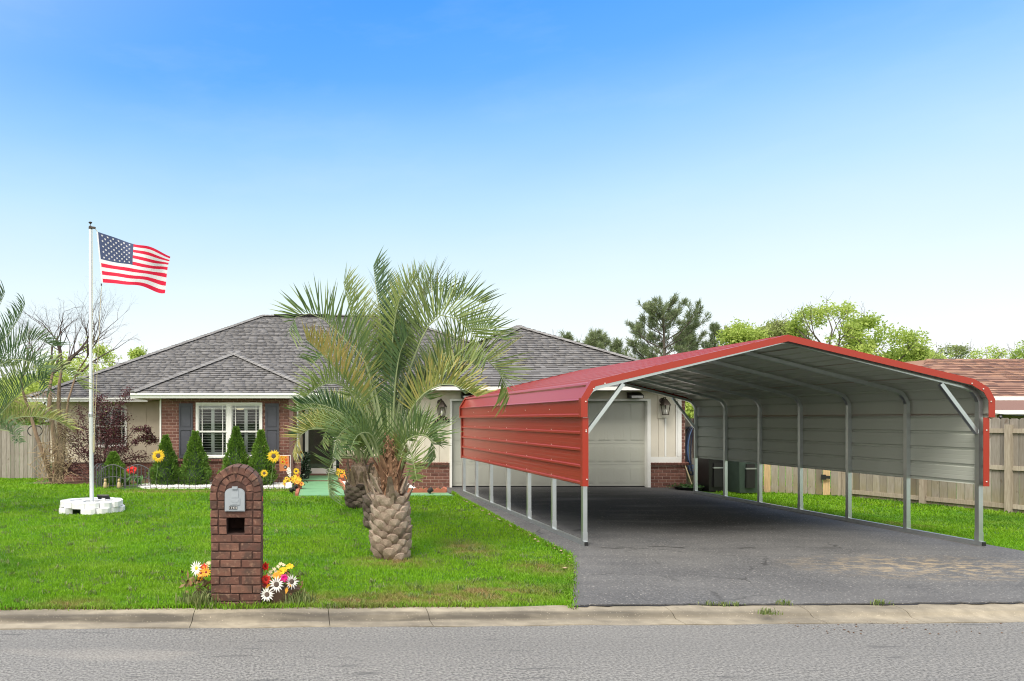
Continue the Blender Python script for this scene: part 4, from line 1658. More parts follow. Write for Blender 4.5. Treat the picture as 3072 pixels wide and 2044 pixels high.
for side in (-1, 1):
    x = CX + side * CH
    MB().box(x - TW / 2, x + TW / 2, YF - 0.07, YB + 0.06, 0.0185, 0.078).build('base_rail', galv_m, carport)
    MB().box(x - TW / 2 + 0.004, x + TW / 2 - 0.004, YF - 0.078, YF - 0.0705, 0.022, 0.074).build('end_cap', black_m, carport)
for y in (YF, YB):
    for side in (-1, 1):
        MB().bar((CX + side * (CH - 0.028), y, 1.56), (CX + side * (CH - 0.53), y, 2.235), 0.05, 0.05, up=(0, 1, 0)).build('knee_brace', galv_m, carport)


def side_sheet(side):
    zs = []
    z0, z1 = 0.846, 1.80
    prof = [(0.0, z0)]
    for k in range(5):
        c = 0.872 + 0.229 * k
        for d_, h in ((-0.026, 0), (-0.013, 0.020), (0.013, 0.020), (0.026, 0)):
            if z0 < c + d_ < z1:
                prof.append((h, c + d_))
        for j in (0.085, 0.145):                         # minor stiffening beads
            if c + j + 0.01 < z1:
                prof += [(0.0, c + j - 0.008), (0.0012, c + j), (0.0, c + j + 0.008)]
    prof.append((0.0, z1))
    prof.sort(key=lambda p: p[1])
    x0 = CX + side * (CH + TW / 2 + 0.004)
    top = [(x0 + side * h, z) for h, z in prof]
    bot = [(x0 + side * (h - 0.003), z) for h, z in prof]
    return sheet('side_panel', top, bot, YF - 0.075, YB + 0.075, carport)


side_sheet(-1)
side_sheet(1)
for side in (-1, 1):
    for y, dn in ((YF - 0.085, 1), (YB + 0.085, -1)):
        x = CX + side * (CH + TW / 2)
        m = MB()
        xa, xb = sorted((x - side * 0.052, x + side * 0.030))
        m.box(xa, xb, min(y, y - dn * 0.004), max(y, y - dn * 0.004), 0.835, 1.772)
        xa, xb = sorted((x + side * 0.0265, x + side * 0.030))
        m.box(xa, xb, min(y + dn * 0.0005, y + dn * 0.075), max(y + dn * 0.0005, y + dn * 0.075), 0.835, 1.772)
        m.build('corner_trim', red_m, carport)
m = MB()
for y in ys[1:-1] + [ys[0] + 0.02]:
    for k in range(5):
        m.lathe((CX - CH - TW / 2 - 0.004, y, 0.905 + 0.229 * k), [(0.009, 0), (0.009, 0.006), (0.004, 0.009)], 6, axis=(-1, 0, 0))
    for z in (1.80, 1.90):
        m.lathe((RX - 2.785, y, z), [(0.009, 0), (0.009, 0.006), (0.004, 0.009)], 6, axis=(-1, 0, 0))
for (x, z) in ((RX - 2.75, 1.99), (RX - 2.645, 2.16), (RX - 2.49, 2.235), (RX + 2.75, 1.99), (RX + 2.645, 2.16), (RX + 2.49, 2.235), (CX - CH - 0.01, 1.60), (CX - CH - 0.01, 1.58), (CX - CH, 0.93), (CX + CH + 0.02, 1.60), (CX + CH + 0.02, 0.9)):
    m.lathe((x, YF - 0.116 if z > 1.7 else YF - 0.089, z), [(0.010, 0), (0.010, 0.006), (0.004, 0.009)], 6, axis=(0, -1, 0))
kind(m.build('screw_heads', bolt_m, carport), 'stuff')

# ------------------------------------------------------------------ fences
def picket_mesh(w, h, m_, ear=0.03):
    x = w / 2
    poly = [(-x, 0, 0), (x, 0, 0), (x, 0, h - ear), (x - ear, 0, h), (-x + ear, 0, h), (-x, 0, h - ear)]
    return MB().prism(poly, (0, 0.017, 0)).mesh('picket', m_)


def fence(label, p0, p1, zf, hgt, m_, posts, rail_side, rails=(0.12, 0.86, 1.58), w=0.136, gap=0.011, special=None, parent=None):
    p0, p1 = Vector((*p0, 0)), Vector((*p1, 0))
    d_ = (p1 - p0).normalized()
    ln = (p1 - p0).length
    nrm_ = Vector((d_.y, -d_.x, 0))                      # to the camera side
    if nrm_.dot(Vector((5, 0, 0)) - p0) < 0:
        nrm_ = -nrm_
    t = thing('picket_fence', label, 'fence', (p0.x, p0.y, zf(p0.x, p0.y)), 'weathered wooden fences')
    ms = [picket_mesh(w, hgt, m_), picket_mesh(w, hgt * 0.992, m_, 0.026)]
    sp = picket_mesh(w, hgt, newwood_m)
    ang = math.atan2(-nrm_.x, nrm_.y) + math.pi
    s = w / 2
    i = 0
    while s < ln:
        p = p0 + d_ * s
        off = nrm_ * (0.0 if rail_side < 0 else -0.028)
        z = zf(p.x, p.y) + rnd.uniform(-0.012, 0.012)
        put('picket', sp if special and i in special else rnd.choice(ms), (p.x + off.x, p.y + off.y, z), t, Matrix.Rotation(ang + rnd.uniform(-0.02, 0.02), 3, 'Z'))
        s += w + gap + rnd.uniform(-0.003, 0.004)
        i += 1
    for a, b in zip(posts[:-1], posts[1:]):
        for z in rails:
            pa, pb = p0 + d_ * (a * ln + 0.05), p0 + d_ * (b * ln - 0.05)
            o = nrm_ * (-0.05 if rail_side < 0 else -0.008)
            za, zb = zf(pa.x, pa.y) + z, zf(pb.x, pb.y) + z
            MB().bar((pa.x + o.x, pa.y + o.y, za), (pb.x + o.x, pb.y + o.y, zb), 0.036, 0.088).build('rail', rail_m, t)
    for a in posts:
        p = p0 + d_ * (a * ln) + nrm_ * (-0.06 if rail_side < 0 else 0.02)
        z = zf(p.x, p.y)
        MB().obox((p.x, p.y, z + hgt * 0.46), d_ * 0.047, nrm_ * 0.047, (0, 0, hgt * 0.47)).build('post', rail_m, t)
    return t


fr = lambda x, y: -0.055
f2 = fence('weathered fence of dog-eared pickets with rails and posts facing the driveway, beyond the carport', (12.92, 17.15), (14.55, 12.0), fr, 1.83, wood_m, (0.0, 0.30, 0.575, 0.99), 1)
f1 = fence('weathered fence of plain picket faces behind the rubbish bins, with two fresh yellow boards', (10.12, 19.05), (12.86, 17.2), lambda x, y: -0.05, 1.83, wood_m, (0.01, 0.5, 0.99), -1, special=(12, 20))
d1 = Vector((12.86 - 10.12, 17.2 - 19.05, 0)).normalized()
hp_ = Vector((12.55, 17.36, 0.38))
m = MB()
nn = Vector((d1.y, -d1.x, 0))
m.obox(hp_ + nn * 0.025, d1 * 0.05, nn * 0.006, (0, 0, 0.06))
m.obox(hp_ + nn * 0.027 + d1 * 0.09, d1 * 0.04, nn * 0.006, (0, 0, 0.035))
m.build('hinge', black_m, f1)
fence('grey weathered picket fence at the far left behind the bare tree', (-14.5, 25.0), (-8.30, 25.0), lambda x, y: gz(x, 25) - 0.01, 1.84, greywood_m, (0.02, 0.35, 0.68, 0.99), -1)

# shepherd hook by the left fence
q = P(105, 1282, 23.0)
m = MB()
m.tube([(q.x, q.y, -0.2), (q.x, q.y, q.z + 0.05)], 0.010, 6)
for sx in (-1, 1):
    m.tube([(q.x + sx * 0.23 * math.sin(a) * (1 if a < 1.6 else 1), q.y, q.z + 0.05 - 0.17 * (1 - math.cos(a))) for a in np.linspace(0, 2.6, 10)][::1], 0.016, 6)
tag(m.build('shepherd_hook', iron_m), 'black double shepherd hook standing before the grey fence', 'plant hook')

# ------------------------------------------------------------------ neighbour's house beyond the fence
nb = thing('neighbour_house', 'low house with reddish brown shingled roof beyond the right fence', 'house', (27, 28, 0))
nroof = put('roof', None, (27, 28, 2.5), nb)
NS = []
y0, z0, x0, x1 = 26.0, 2.56, 20.2, 46.0
dn = 3.0
pl = [(x0 + 1.2, y0, z0), (x1, y0, z0), (x1 - dn, y0 + dn, z0 + dn * 0.43), (x0 + 1.2 + dn, y0 + dn, z0 + dn * 0.43)]
nbutt_m = mat('brown_butt_edge', (0.06, 0.030, 0.022), 0.95)
ns_unit = MB().add(sv, sf, [0, 0, 1, 0, 0, 0]).mesh('shingle', [nshingle_m, nbutt_m])
slope(pl, NS, 0.19, 0.25, 0.7)
deck('roof_deck', pl, under_m, nroof)
pl2 = [(x0 + 1.2, y0 + 12, z0), (x0 + 1.2, y0, z0), (x0 + 1.2 + dn, y0 + dn, z0 + dn * 0.43), (x0 + 1.2 + dn, y0 + 10, z0 + dn * 0.43)]
slope(pl2, NS, 0.19, 0.25, 0.7)
deck('roof_deck', pl2, under_m, nroof)
pl3 = [(25.5, 30, 3.1), (48.0, 30, 3.1), (46, 33.0, 4.42), (28.5, 33.0, 4.42)]
slope(pl3, NS, 0.19, 0.25, 0.7)
deck('roof_deck', pl3, nshingle_m, nroof)
deck('roof_deck', [(25.5, 39, 3.1), (25.5, 30, 3.1), (28.5, 33.0, 4.42), (28.5, 36, 4.42)], nshingle_m, nroof)
NS.sort(key=lambda s: (s[0] - Vector((22, 26, 2.5))).length)
for c, M3 in NS[:300]:
    put('shingle', ns_unit, c, nroof, M3)
rest = NS[300:]
VV = np.concatenate([Vt @ np.array(M3).T + np.array(c) for c, M3 in rest])
FF = np.concatenate([ff + 8 * i for i in range(len(rest))])
TT = np.repeat(np.array([rnd.random() for _ in rest]), 6)
kind(put('shingle_field', fast_mesh('shingle_field', VV - np.array((27, 28, 2.5)), FF, [nshingle_m, nbutt_m], TT, np.tile([0, 0, 1, 0, 0, 0], len(rest))), (27, 28, 2.5), nroof), 'stuff')
MB().box(x0 + 1.0, x1, y0 - 0.05, y0 - 0.001, z0 - 0.14, z0 + 0.0).build('fascia', white_m, nb)
MB().box(x0 + 2.0, x1, 27.0, 27.2, -0.1, 2.5).build('wall', tan_m, nb)
pl4 = [(21.4, 22.6, 2.02), (46, 22.6, 2.02), (46, 25.9, 2.42), (21.4, 25.9, 2.42)]
deck('porch_roof', pl4, nshingle_m, nb, 0.06)
MB().box(21.4, 46, 22.55, 22.6, 1.9, 2.03).build('porch_beam', white_m, nb)
for x in (21.6, 24.4, 27.2):
    MB().box(x, x + 0.1, 22.62, 22.72, -0.1, 1.93).build('porch_post', tan_m, nb)
MB().box(20.6, 46, 24.5, 24.55, -0.1, 1.93).build('porch_screen', tan_m, nb)
sl = thing('string_lights', 'string of dark bulb lights hanging along the porch beam beyond the fence', 'string lights', (21.5, 22.4, 1.9))
m = MB()
pts = [(21.4 + 0.25 * i, 22.45, 1.93 - 0.07 * math.sin(math.pi * ((0.25 * i) % 2.0) / 2.0)) for i in range(40)]
m.tube(pts, 0.010, 4)
m.build('cord', black_m, sl)
lb = MB().lathe((0, 0, 0), [(0.022, 0), (0.03, -0.05), (0.05, -0.09), (0.045, -0.14), (0.01, -0.17)], 8).mesh('bulb', black_m)
for p in pts[1::3]:
    put('bulb', lb, p, sl)

# ------------------------------------------------------------------ bins, hose, broom, clippings beside the garage
def wheelie(c, rz, m_, label, w=0.58, d_=0.66, h=1.06, lid=True):
    t = thing('wheelie_bin', label, 'bin', c, 'rubbish bins by the fence')
    Mt = Matrix.Translation(Vector(c)) @ Matrix.Rotation(rz, 4, 'Z')
    def tf(m):
        m.v = [tuple(Mt @ Vector(v)) for v in m.v]
        return m
    a, b = w / 2 * 0.80, d_ / 2 * 0.80
    A, B = w / 2, d_ / 2
    m = MB()
    vs = [(-a, -b, 0.03), (a, -b, 0.03), (a, b, 0.03), (-a, b, 0.03), (-A, -B, h - 0.1), (A, -B, h - 0.1), (A, B, h - 0.1), (-A, B, h - 0.1)]
    m.add(vs, [(3, 2, 1, 0), (0, 1, 5, 4), (1, 2, 6, 5), (2, 3, 7, 6), (3, 0, 4, 7), (4, 5, 6, 7)])
    m.box(-A - 0.02, A + 0.02, -B - 0.02, B + 0.02, h - 0.10, h - 0.05)
    tf(m).build('body', m_, t)
    m = MB()
    m.prism([(-A - 0.03, -B - 0.04, h - 0.049), (-A - 0.03, B + 0.05, h - 0.049), (-A - 0.03, B + 0.03, h + 0.03), (-A - 0.03, 0, h + 0.06), (-A - 0.03, -B - 0.03, h - 0.01)], (2 * A + 0.06, 0, 0))
    tf(m).build('lid', m_, t)
    m = MB()
    m.box(-0.11, 0.11, -B * 0.93 - 0.03, -B * 0.86, 0.15, h * 0.68)
    tf(m).build('recess_panel', black_m, t)
    m = MB()
    m.box(-0.13, 0.13, -B * 0.98 - 0.03, -B * 0.95, h * 0.56, h * 0.59)
    tf(m).build('grab_bar', galv_m, t)
    for sx in (-1, 1):
        m = MB().lathe((sx * (a + 0.01), b + 0.02, 0.11), [(0.11, 0), (0.11, 0.05)], 14, axis=(sx, 0, 0))
        tf(m).build('wheel', black_m, t)
    return t


wheelie((10.22, 17.95, -0.03), 0.10, black_m, 'black wheelie bin against the fence, nearer the hose', w=0.48, d_=0.52)
wheelie((10.80, 17.70, -0.03), 0.10, binm_m, 'dark green wheelie bin with a grab bar, right of the black bin')
hose = thing('garden_hose', 'blue and navy garden hose coiled on a hook on the brown fence', 'hose', (10.05, 18.9, 1.4))
m2 = MB().box(10.04, 10.40, 18.88, 18.93, 1.50, 1.56)
m2.build('hook_bracket', iron_m, hose)
rr_ = random.Random(5)
for k in range(7):
    m = MB()
    cx_, cz_ = 10.22 + rr_.uniform(-0.03, 0.03), 1.55 + rr_.uniform(-0.02, 0.02)
    w_, h_ = rr_.uniform(0.10, 0.20), rr_.uniform(0.95, 1.25)
    yk = 18.86 - 0.025 * k
    pts = [(cx_ + w_ * math.sin(a) * (0.55 + 0.45 * math.sin(a / 2)), yk, cz_ - h_ * (1 - math.cos(a)) / 2) for a in np.linspace(0, 2 * math.pi, 26)]
    m.tube(pts, 0.014, 6)
    m.build('hose_loop', hose_m if k % 2 else hose2_m, hose)
m = MB()
m.tube([(10.22, 18.7, 0.5), (10.32, 18.5, 0.40), (10.45, 18.4, 0.46), (10.55, 18.35, 0.56)], 0.014, 6)
m.build('hose_tail', hose2_m, hose)
MB().tube([(10.02, 18.5, 0.02), (9.88, 18.62, 0.62)], 0.014, 8)
b_ = MB()
b_.tube([(10.04, 18.42, 0.03), (9.92, 18.58, 0.60)], 0.014, 8)
tag(b_.build('broom_handle', cream_m), 'pale stick leaning on the brick corner beside the garage', 'stick')
sk = MB()
sk.prism([(10.38, 18.70, 0.05), (10.62, 18.60, 0.02), (10.64, 18.6, 0.75), (10.58, 18.6, 0.95), (10.40, 18.70, 0.98)], (0.02, 0.03, 0))
tag(sk.build('cloth_sheet', glow_bag_m), 'tan cloth hung on the fence behind the black bin', 'cloth')
pb = thing('potted_plant', 'trailing green plant in a low dark pan beside the garage corner', 'plant', (9.75, 18.1, 0.02))
MB().lathe((9.72, 18.05, 0.02), [(0.28, 0), (0.34, 0.07), (0.31, 0.07)], 18).build('pan', black_m, pb)
rg = np.random.default_rng(21)
pos = rg.normal(size=(160, 3)) * (0.22, 0.12, 0.03) + np.array((9.75, 18.02, 0.10))
v, f = leaf_cloud(pos, rg.normal(size=(160, 3)) * (1, 1, 0.4), 0.10, 0.035, rg)
put('leaves', fast_mesh('leaves', v - np.array((9.75, 18.1, 0.02)), f, lily_m, rg.random(160)), (9.75, 18.1, 0.02), pb)

# ------------------------------------------------------------------ palms
def boot_mesh():
    o = [(-.28, 0), (-.5, .45), (-.44, .84), (-.22, 1.0), (.22, 1.0), (.44, .84), (.5, .45), (.28, 0)]
    vs = [(0, 1.12, 0.55)]
    for x, z in o:
        vs.append((x, 0.25 + 0.70 * z - 0.35 * abs(x), z))
    for x, z in o:
        vs.append((x * 0.9, -0.6, z * 0.92))
    n = len(o)
    fs = [(0, 1 + (i + 1) % n, 1 + i) for i in range(n)]
    fs += [(1 + i, 1 + (i + 1) % n, 1 + n + (i + 1) % n, 1 + n + i) for i in range(n)]
    return MB().add(vs, fs).mesh('leaf_base', bark_m)


BOOT = boot_mesh()


def frond_mesh(path, tint, rr, centre, bare=0.30, L=0.5, npair=58, rad=0.022, vee=0.95, lw=0.0195, tip=0.10, droop=0.01):
    pts = [Vector(p) for p in path]
    # Catmull-Rom through the control points
    dense = []
    q = [pts[0] * 2 - pts[1]] + pts + [pts[-1] * 2 - pts[-2]]
    for i in range(1, len(q) - 2):
        for k in range(8):
            t = k / 8
            a, b, c, d_ = q[i - 1], q[i], q[i + 1], q[i + 2]
            dense.append(0.5 * ((2 * b) + (c - a) * t + (2 * a - 5 * b + 4 * c - d_) * t * t + (3 * b - a - 3 * c + d_) * t ** 3))
    dense.append(pts[-1])
    cum = [0.0]
    for a, b in zip(dense[:-1], dense[1:]):
        cum.append(cum[-1] + (b - a).length)
    tot = cum[-1]

    def at(s):
        s = min(max(s, 0), tot - 1e-6)
        for i in range(len(cum) - 1):
            if cum[i + 1] >= s:
                k = (s - cum[i]) / max(1e-9, cum[i + 1] - cum[i])
                return dense[i].lerp(dense[i + 1], k), (dense[i + 1] - dense[i]).normalized()
        return dense[-1], (dense[-1] - dense[-2]).normalized()
    m = MB()
    sp = [at(tot * i / 14)[0] for i in range(15)]
    m.tube(sp, [rad * (1 - 0.88 * i / 14) for i in range(15)], 6, 0)
    out = (dense[-1] - Vector(centre))
    out.z = 0
    if out.length < 0.15:
        out = Vector((rr.uniform(-1, 1), rr.uniform(-1, 1), 0))
    out.normalize()
    for i in range(npair):
        f = i / (npair - 1)
        s = tot * (bare + (1 - bare) * f)
        p, T = at(s)
        N = Vector((0, 0, 1)) - out * 0.55
        N = (N - T * N.dot(T))
        if N.length < 0.1:
            N = -out
        N.normalize()
        Sd = T.cross(N).normalized()
        ln = L * (0.62 + 0.45 * math.sin(math.pi * min(1, f * 0.9 + 0.16)))
        a = R(74 - 28 * f)
        for sg in (-1, 1):
            aa = a + rr.uniform(-0.12, 0.12)
            ve = vee + rr.uniform(-0.22, 0.22)
            d_ = (T * math.cos(aa) + (Sd * sg * math.cos(ve) + N * math.sin(ve)) * math.sin(aa)).normalized()
            l = ln * rr.uniform(0.82, 1.12)
            wd = T - d_ * T.dot(d_)
            wd = wd.normalized() * lw / 2
            b0 = p
            b1 = p + d_ * l * 0.35
            b2 = p + d_ * l * 0.72 - Vector((0, 0, droop * 0.35))
            b3 = p + d_ * l - Vector((0, 0, droop))
            tt = min(1, max(0, tint + rr.uniform(-0.10, 0.10)))
            m.add([b0 - wd * 0.6, b0 + wd * 0.6, b1 + wd, b1 - wd], [(0, 1, 2, 3)], 1, tt)
            m.add([b1 - wd, b1 + wd, b2 + wd * 0.62, b2 - wd * 0.62], [(0, 1, 2, 3)], 1, tt)
            m.add([b2 - wd * 0.62, b2 + wd * 0.62, b3], [(0, 1, 2)], 1, min(1, tt + tip))
    return m


def arc_path(c, az, el, L, fall, n=6, ring=0.07):
    """frond that leaves the crown steeply and bows over"""
    p = Vector(c) + Vector((math.cos(az) * ring, math.sin(az) * ring, 0))
    pts = [p]
    for i in range(n):
        e = R(el) - R(fall) * ((i + 0.5) / n) ** 1.4
        p = p + Vector((math.cos(az) * math.cos(e), math.sin(az) * math.cos(e), math.sin(e))) * (L / n)
        pts.append(p)
    return pts


def palm_trunk(t, base, prof, nb_, boot, rr, zmax):
    """boots in a spiral on a core; prof: (radius, height) pairs"""
    x, y, z = base
    MB().lathe(base, [(r - 0.035, h) for r, h in prof], 14).build('trunk', bark_m, t)
    az = rr.uniform(0, 6)
    for i in range(nb_):
        f = i / nb_
        h = zmax * f
        r = np.interp(h, [p[1] for p in prof], [p[0] for p in prof])
        az += R(137.5)
        k = rr.uniform(0.88, 1.12)
        Mx = Matrix.Rotation(az - math.pi / 2, 3, 'Z') @ Matrix.Rotation(R(-rr.uniform(8, 18)), 3, 'X') @ Matrix.Diagonal((boot[0] * k, boot[2], boot[1] * k * rr.uniform(0.9, 1.15)))
        put('leaf_base', BOOT, (x + math.cos(az) * (r - 0.04), y + math.sin(az) * (r - 0.04), z + h - 0.03), t, Mx)


def stubs(t, base, z0, z1, r0, n, rr, m_=None, l=(0.18, 0.36)):
    x, y, z = base
    for i in range(n):
        az = rr.uniform(0, 2 * math.pi)
        h = rr.uniform(z0, z1)
        o = Vector((math.cos(az), math.sin(az), 0))
        tn = Vector((-o.y, o.x, 0))
        a = Vector((x, y, z + h)) + o * r0
        ln = rr.uniform(*l)
        b = a + o * rr.uniform(0.02, 0.14) + Vector((0, 0, ln)) + tn * rr.uniform(-0.05, 0.05)
        w = rr.uniform(0.018, 0.04)
        MB().add([a - tn * w * 1.5, a + tn * w * 1.5, b + tn * w * 0.6, b - tn * w * 0.6, a - tn * w * 1.5 - o * 0.03, a + tn * w * 1.5 - o * 0.03, b + tn * w * 0.6 - o * 0.012, b - tn * w * 0.6 - o * 0.012],
                 [(0, 1, 2, 3), (7, 6, 5, 4), (0, 3, 7, 4), (1, 5, 6, 2), (3, 2, 6, 7), (0, 4, 5, 1)]).build('leaf_stub', m_ or bark_m, t)


def fibre(t, base, z0, z1, r0, r1, n, rr, m_=None):
    x, y, z = base
    m = MB()
    m.lathe((x, y, z + z0), [(r0 * 0.85, 0), (r0 * 0.75, (z1 - z0) * 0.5), (r1 * 0.5, z1 - z0)], 10, tint=0.1)
    for i in range(n):
        az = rr.uniform(0, 2 * math.pi)
        h = rr.uniform(z0, z1)
        f = (h - z0) / (z1 - z0)
        r = (r0 + (r1 - r0) * f) * rr.uniform(0.75, 1.08)
        o = Vector((math.cos(az), math.sin(az), 0))
        tn = Vector((-o.y, o.x, 0))
        p = Vector((x, y, z + h)) + o * r
        dv = (Vector((0, 0, rr.uniform(0.5, 1))) + o * rr.uniform(-0.25, 0.5) + tn * rr.uniform(-0.5, 0.5)).normalized()
        l = rr.uniform(0.06, 0.20)
        w = tn * rr.uniform(0.004, 0.014)
        mid = p + dv * l * 0.5 + o * rr.uniform(0, 0.02)
        m.add([p - w, p + w, mid + w * 0.8, mid - w * 0.8], [(0, 1, 2, 3)], 0, rr.random())
        m.add([mid - w * 0.8, mid + w * 0.8, p + dv * l - o * 0.015], [(0, 1, 2)], 0, rr.random())
    kind(m.build('fibre', m_ or fibre_m, t), 'stuff')


PB = (1.235, 9.30, -0.02)
palm = thing('pindo_palm', 'large grey-green palm with grey boot-covered trunk on the lawn beside the driveway', 'palm tree', PB, 'row of three palms on the lawn')
rp = random.Random(11)
palm_trunk(palm, PB, [(0.205, 0.0), (0.222, 0.10), (0.214, 0.42), (0.185, 0.70), (0.14, 0.95)], 84, (0.165, 0.155, 0.062), rp, 0.76)
stubs(palm, PB, 0.60, 0.88, 0.175, 20, rp, None, (0.12, 0.28))
stubs(palm, PB, 0.80, 1.15, 0.115, 22, rp, fibre_m)
fibre(palm, PB, 0.75, 1.50, 0.15, 0.10, 520, rp)
cpt = P(1172, 1395, 9.3)


def px_frond(t, pts, tint, dy, c, Y, rr, L=0.5, m_bare=0.30, vee=1.1, np_=58, rad=0.022, droop=0.01):
    n = len(pts)
    path = [P(u, v, Y + dy * (i / (n - 1)) ** 1.3) for i, (u, v) in enumerate(pts)]
    frond_mesh(path, tint, rr, c, m_bare, L, np_, rad, vee, droop=droop).build('frond', [petiole_m, palm_m], t)


FR = [
    ([(1165, 1400), (1120, 1200), (1098, 1092), (1033, 1018), (995, 980), (959, 950), (920, 940), (888, 952), (868, 990)], 0.30, -0.3, 0.50, 0.36),
    ([(1160, 1400), (1120, 1290), (1085, 1189), (1020, 1121), (979, 1076), (946, 1044), (922, 1022)], 0.72, -0.5, 0.40, 0.40),
    ([(1162, 1410), (1120, 1300), (1082, 1228), (1046, 1173), (1020, 1154), (985, 1150), (946, 1167), (917, 1190)], 0.42, -0.9, 0.42, 0.36),
    ([(1165, 1390), (1135, 1220), (1114, 1125), (1085, 1050), (1064, 980), (1046, 915), (1031, 850)], 0.42, 0.3, 0.46, 0.40),
    ([(1170, 1390), (1160, 1189), (1148, 1028), (1133, 899), (1120, 800)], 0.12, 0.1, 0.44, 0.36),
    ([(1176, 1390), (1172, 1190), (1176, 1050), (1188, 940), (1210, 870)], 0.46, -0.4, 0.40, 0.40),
    ([(1180, 1390), (1185, 1180), (1190, 1000), (1215, 890), (1252, 835)], 0.48, 0.5, 0.44, 0.40),
    ([(1182, 1395), (1195, 1220), (1253, 1044), (1291, 970), (1330, 944), (1372, 958), (1417, 1002), (1460, 1070)], 0.40, -0.3, 0.54, 0.36),
    ([(1180, 1390), (1200, 1170), (1240, 1000), (1275, 900), (1300, 830)], 0.46, 0.8, 0.50, 0.36),
    ([(1185, 1395), (1250, 1220), (1330, 1120), (1400, 1080), (1455, 1080), (1490, 1108), (1515, 1150), (1528, 1190)], 0.48, 0.2, 0.48, 0.40),
    ([(1184, 1410), (1221, 1260), (1259, 1195), (1308, 1160), (1356, 1154), (1392, 1168), (1430, 1190)], 0.58, -0.7, 0.40, 0.36),
    ([(1186, 1415), (1191, 1386), (1211, 1333), (1238, 1312), (1274, 1306), (1296, 1328), (1308, 1370)], 0.28, -0.5, 0.42, 0.20),
    ([(1190, 1430), (1205, 1400), (1215, 1369), (1231, 1360), (1240, 1386), (1250, 1440)], 0.40, -0.9, 0.36, 0.20),
    ([(1155, 1440), (1138, 1370), (1118, 1312), (1095, 1298), (1070, 1309), (1050, 1350)], 0.25, -0.7, 0.36, 0.20),
    ([(1172, 1390), (1172, 1200), (1168, 1040), (1155, 930), (1135, 860)], 0.20, 0.9, 0.5, 0.36),
    ([(1178, 1390), (1190, 1150), (1220, 990), (1260, 900), (1310, 870), (1360, 890)], 0.30, 1.0, 0.5, 0.36),
    ([(1166, 1400), (1130, 1230), (1080, 1120), (1030, 1070), (980, 1060), (940, 1090)], 0.25, 1.0, 0.5, 0.36),
    ([(1178, 1400), (1180, 1260), (1186, 1150), (1200, 1060), (1222, 1010)], 0.10, -0.5, 0.46, 0.34),
    ([(1182, 1395), (1212, 1180), (1262, 1020), (1325, 930), (1390, 895), (1450, 910)], 0.30, 0.5, 0.46, 0.40),
    ([(1186, 1400), (1245, 1210), (1320, 1080), (1400, 1000), (1460, 985), (1510, 1020)], 0.34, 0.4, 0.44, 0.42),
]
for pts, tint, dy, L, bare in FR:
    px_frond(palm, pts, tint, dy, cpt, 9.3, rp, L * 1.12, bare + (0.07 if bare > 0.3 else 0), np_=44)
for k in range(3):
    pth = arc_path(cpt, rp.uniform(0.2, math.pi - 0.2), rp.uniform(70, 86), rp.uniform(2.1, 2.6), rp.uniform(60, 115))
    frond_mesh(pth, rp.uniform(0.05, 0.4), rp, cpt, 0.32, 0.5, 56).build('frond', [petiole_m, palm_m], palm)

P2 = (1.33, 14.55, -0.02)
palm2 = thing('pindo_palm', 'dark-trunked palm at the back of the row beside the green walk', 'palm tree', P2, 'row of three palms on the lawn')
dbark = mat('dark_palm_boot', (0.1, 0.08, 0.06), 0.95, ramp=[(0.055, 0.040, 0.032), (0.11, 0.085, 0.068), (0.17, 0.135, 0.11)], noise=(18, 0.35), bump=(40, 0.5, 0.006))
BOOT_A = BOOT
BOOT = BOOT_A.copy()
BOOT.materials[0] = dbark
palm_trunk(palm2, P2, [(0.26, 0.0), (0.275, 0.2), (0.26, 0.5), (0.22, 0.85)], 56, (0.19, 0.13, 0.06), rp, 0.42)
dfib = mat('dull_palm_fibre', (0.15, 0.1, 0.07), 0.95, ramp=[(0.09, 0.065, 0.045), (0.18, 0.13, 0.09), (0.27, 0.20, 0.15)], noise=(20, 0.3))
stubs(palm2, P2, 0.35, 0.62, 0.22, 34, rp, dfib, (0.2, 0.42))
fibre(palm2, P2, 0.4, 1.0, 0.24, 0.14, 260, rp, dfib)
c2 = P(1082, 1392, 14.55)
F2R = [
    ([(1078, 1400), (1072, 1366), (1040, 1320), (999, 1292), (939, 1286), (906, 1303), (890, 1325), (878, 1360)], 0.62, -0.3, 0.48),
    ([(1085, 1410), (1065, 1379), (1039, 1374), (1009, 1378), (992, 1399), (984, 1440), (988, 1490)], 0.25, -1.1, 0.5),
    ([(1080, 1395), (1060, 1310), (1039, 1266), (1012, 1258), (983, 1285), (965, 1330)], 0.36, -0.6, 0.46),
    ([(1082, 1395), (1075, 1290), (1058, 1230), (1030, 1205), (1000, 1215)], 0.52, 0.2, 0.46),
    ([(1084, 1395), (1090, 1290), (1100, 1230), (1120, 1200), (1150, 1215)], 0.40, 0.3, 0.46),
    ([(1086, 1400), (1110, 1330), (1150, 1290), (1190, 1290), (1220, 1320)], 0.30, 0.1, 0.46),
    ([(1088, 1410), (1110, 1370), (1140, 1355), (1165, 1375), (1180, 1420)], 0.25, -0.4, 0.44),
    ([(1080, 1400), (1066, 1340), (1046, 1300), (1022, 1300), (1005, 1330), (998, 1370)], 0.20, -1.0, 0.42),
    ([(1080, 1395), (1070, 1320), (1045, 1250), (1005, 1225), (965, 1240), (935, 1275)], 0.55, 0.5, 0.48),
]
for pts, tint, dy, L in F2R:
    px_frond(palm2, pts, tint, dy, c2, 14.55, rp, L, 0.22, np_=48)
for k in range(6):
    frond_mesh(arc_path(c2, rp.uniform(0, 2 * math.pi), rp.uniform(60, 85), rp.uniform(1.4, 1.9), rp.uniform(90, 140)), rp.uniform(0.1, 0.5), rp, c2, 0.25, 0.45, 44).build('frond', [petiole_m, palm_m], palm2)

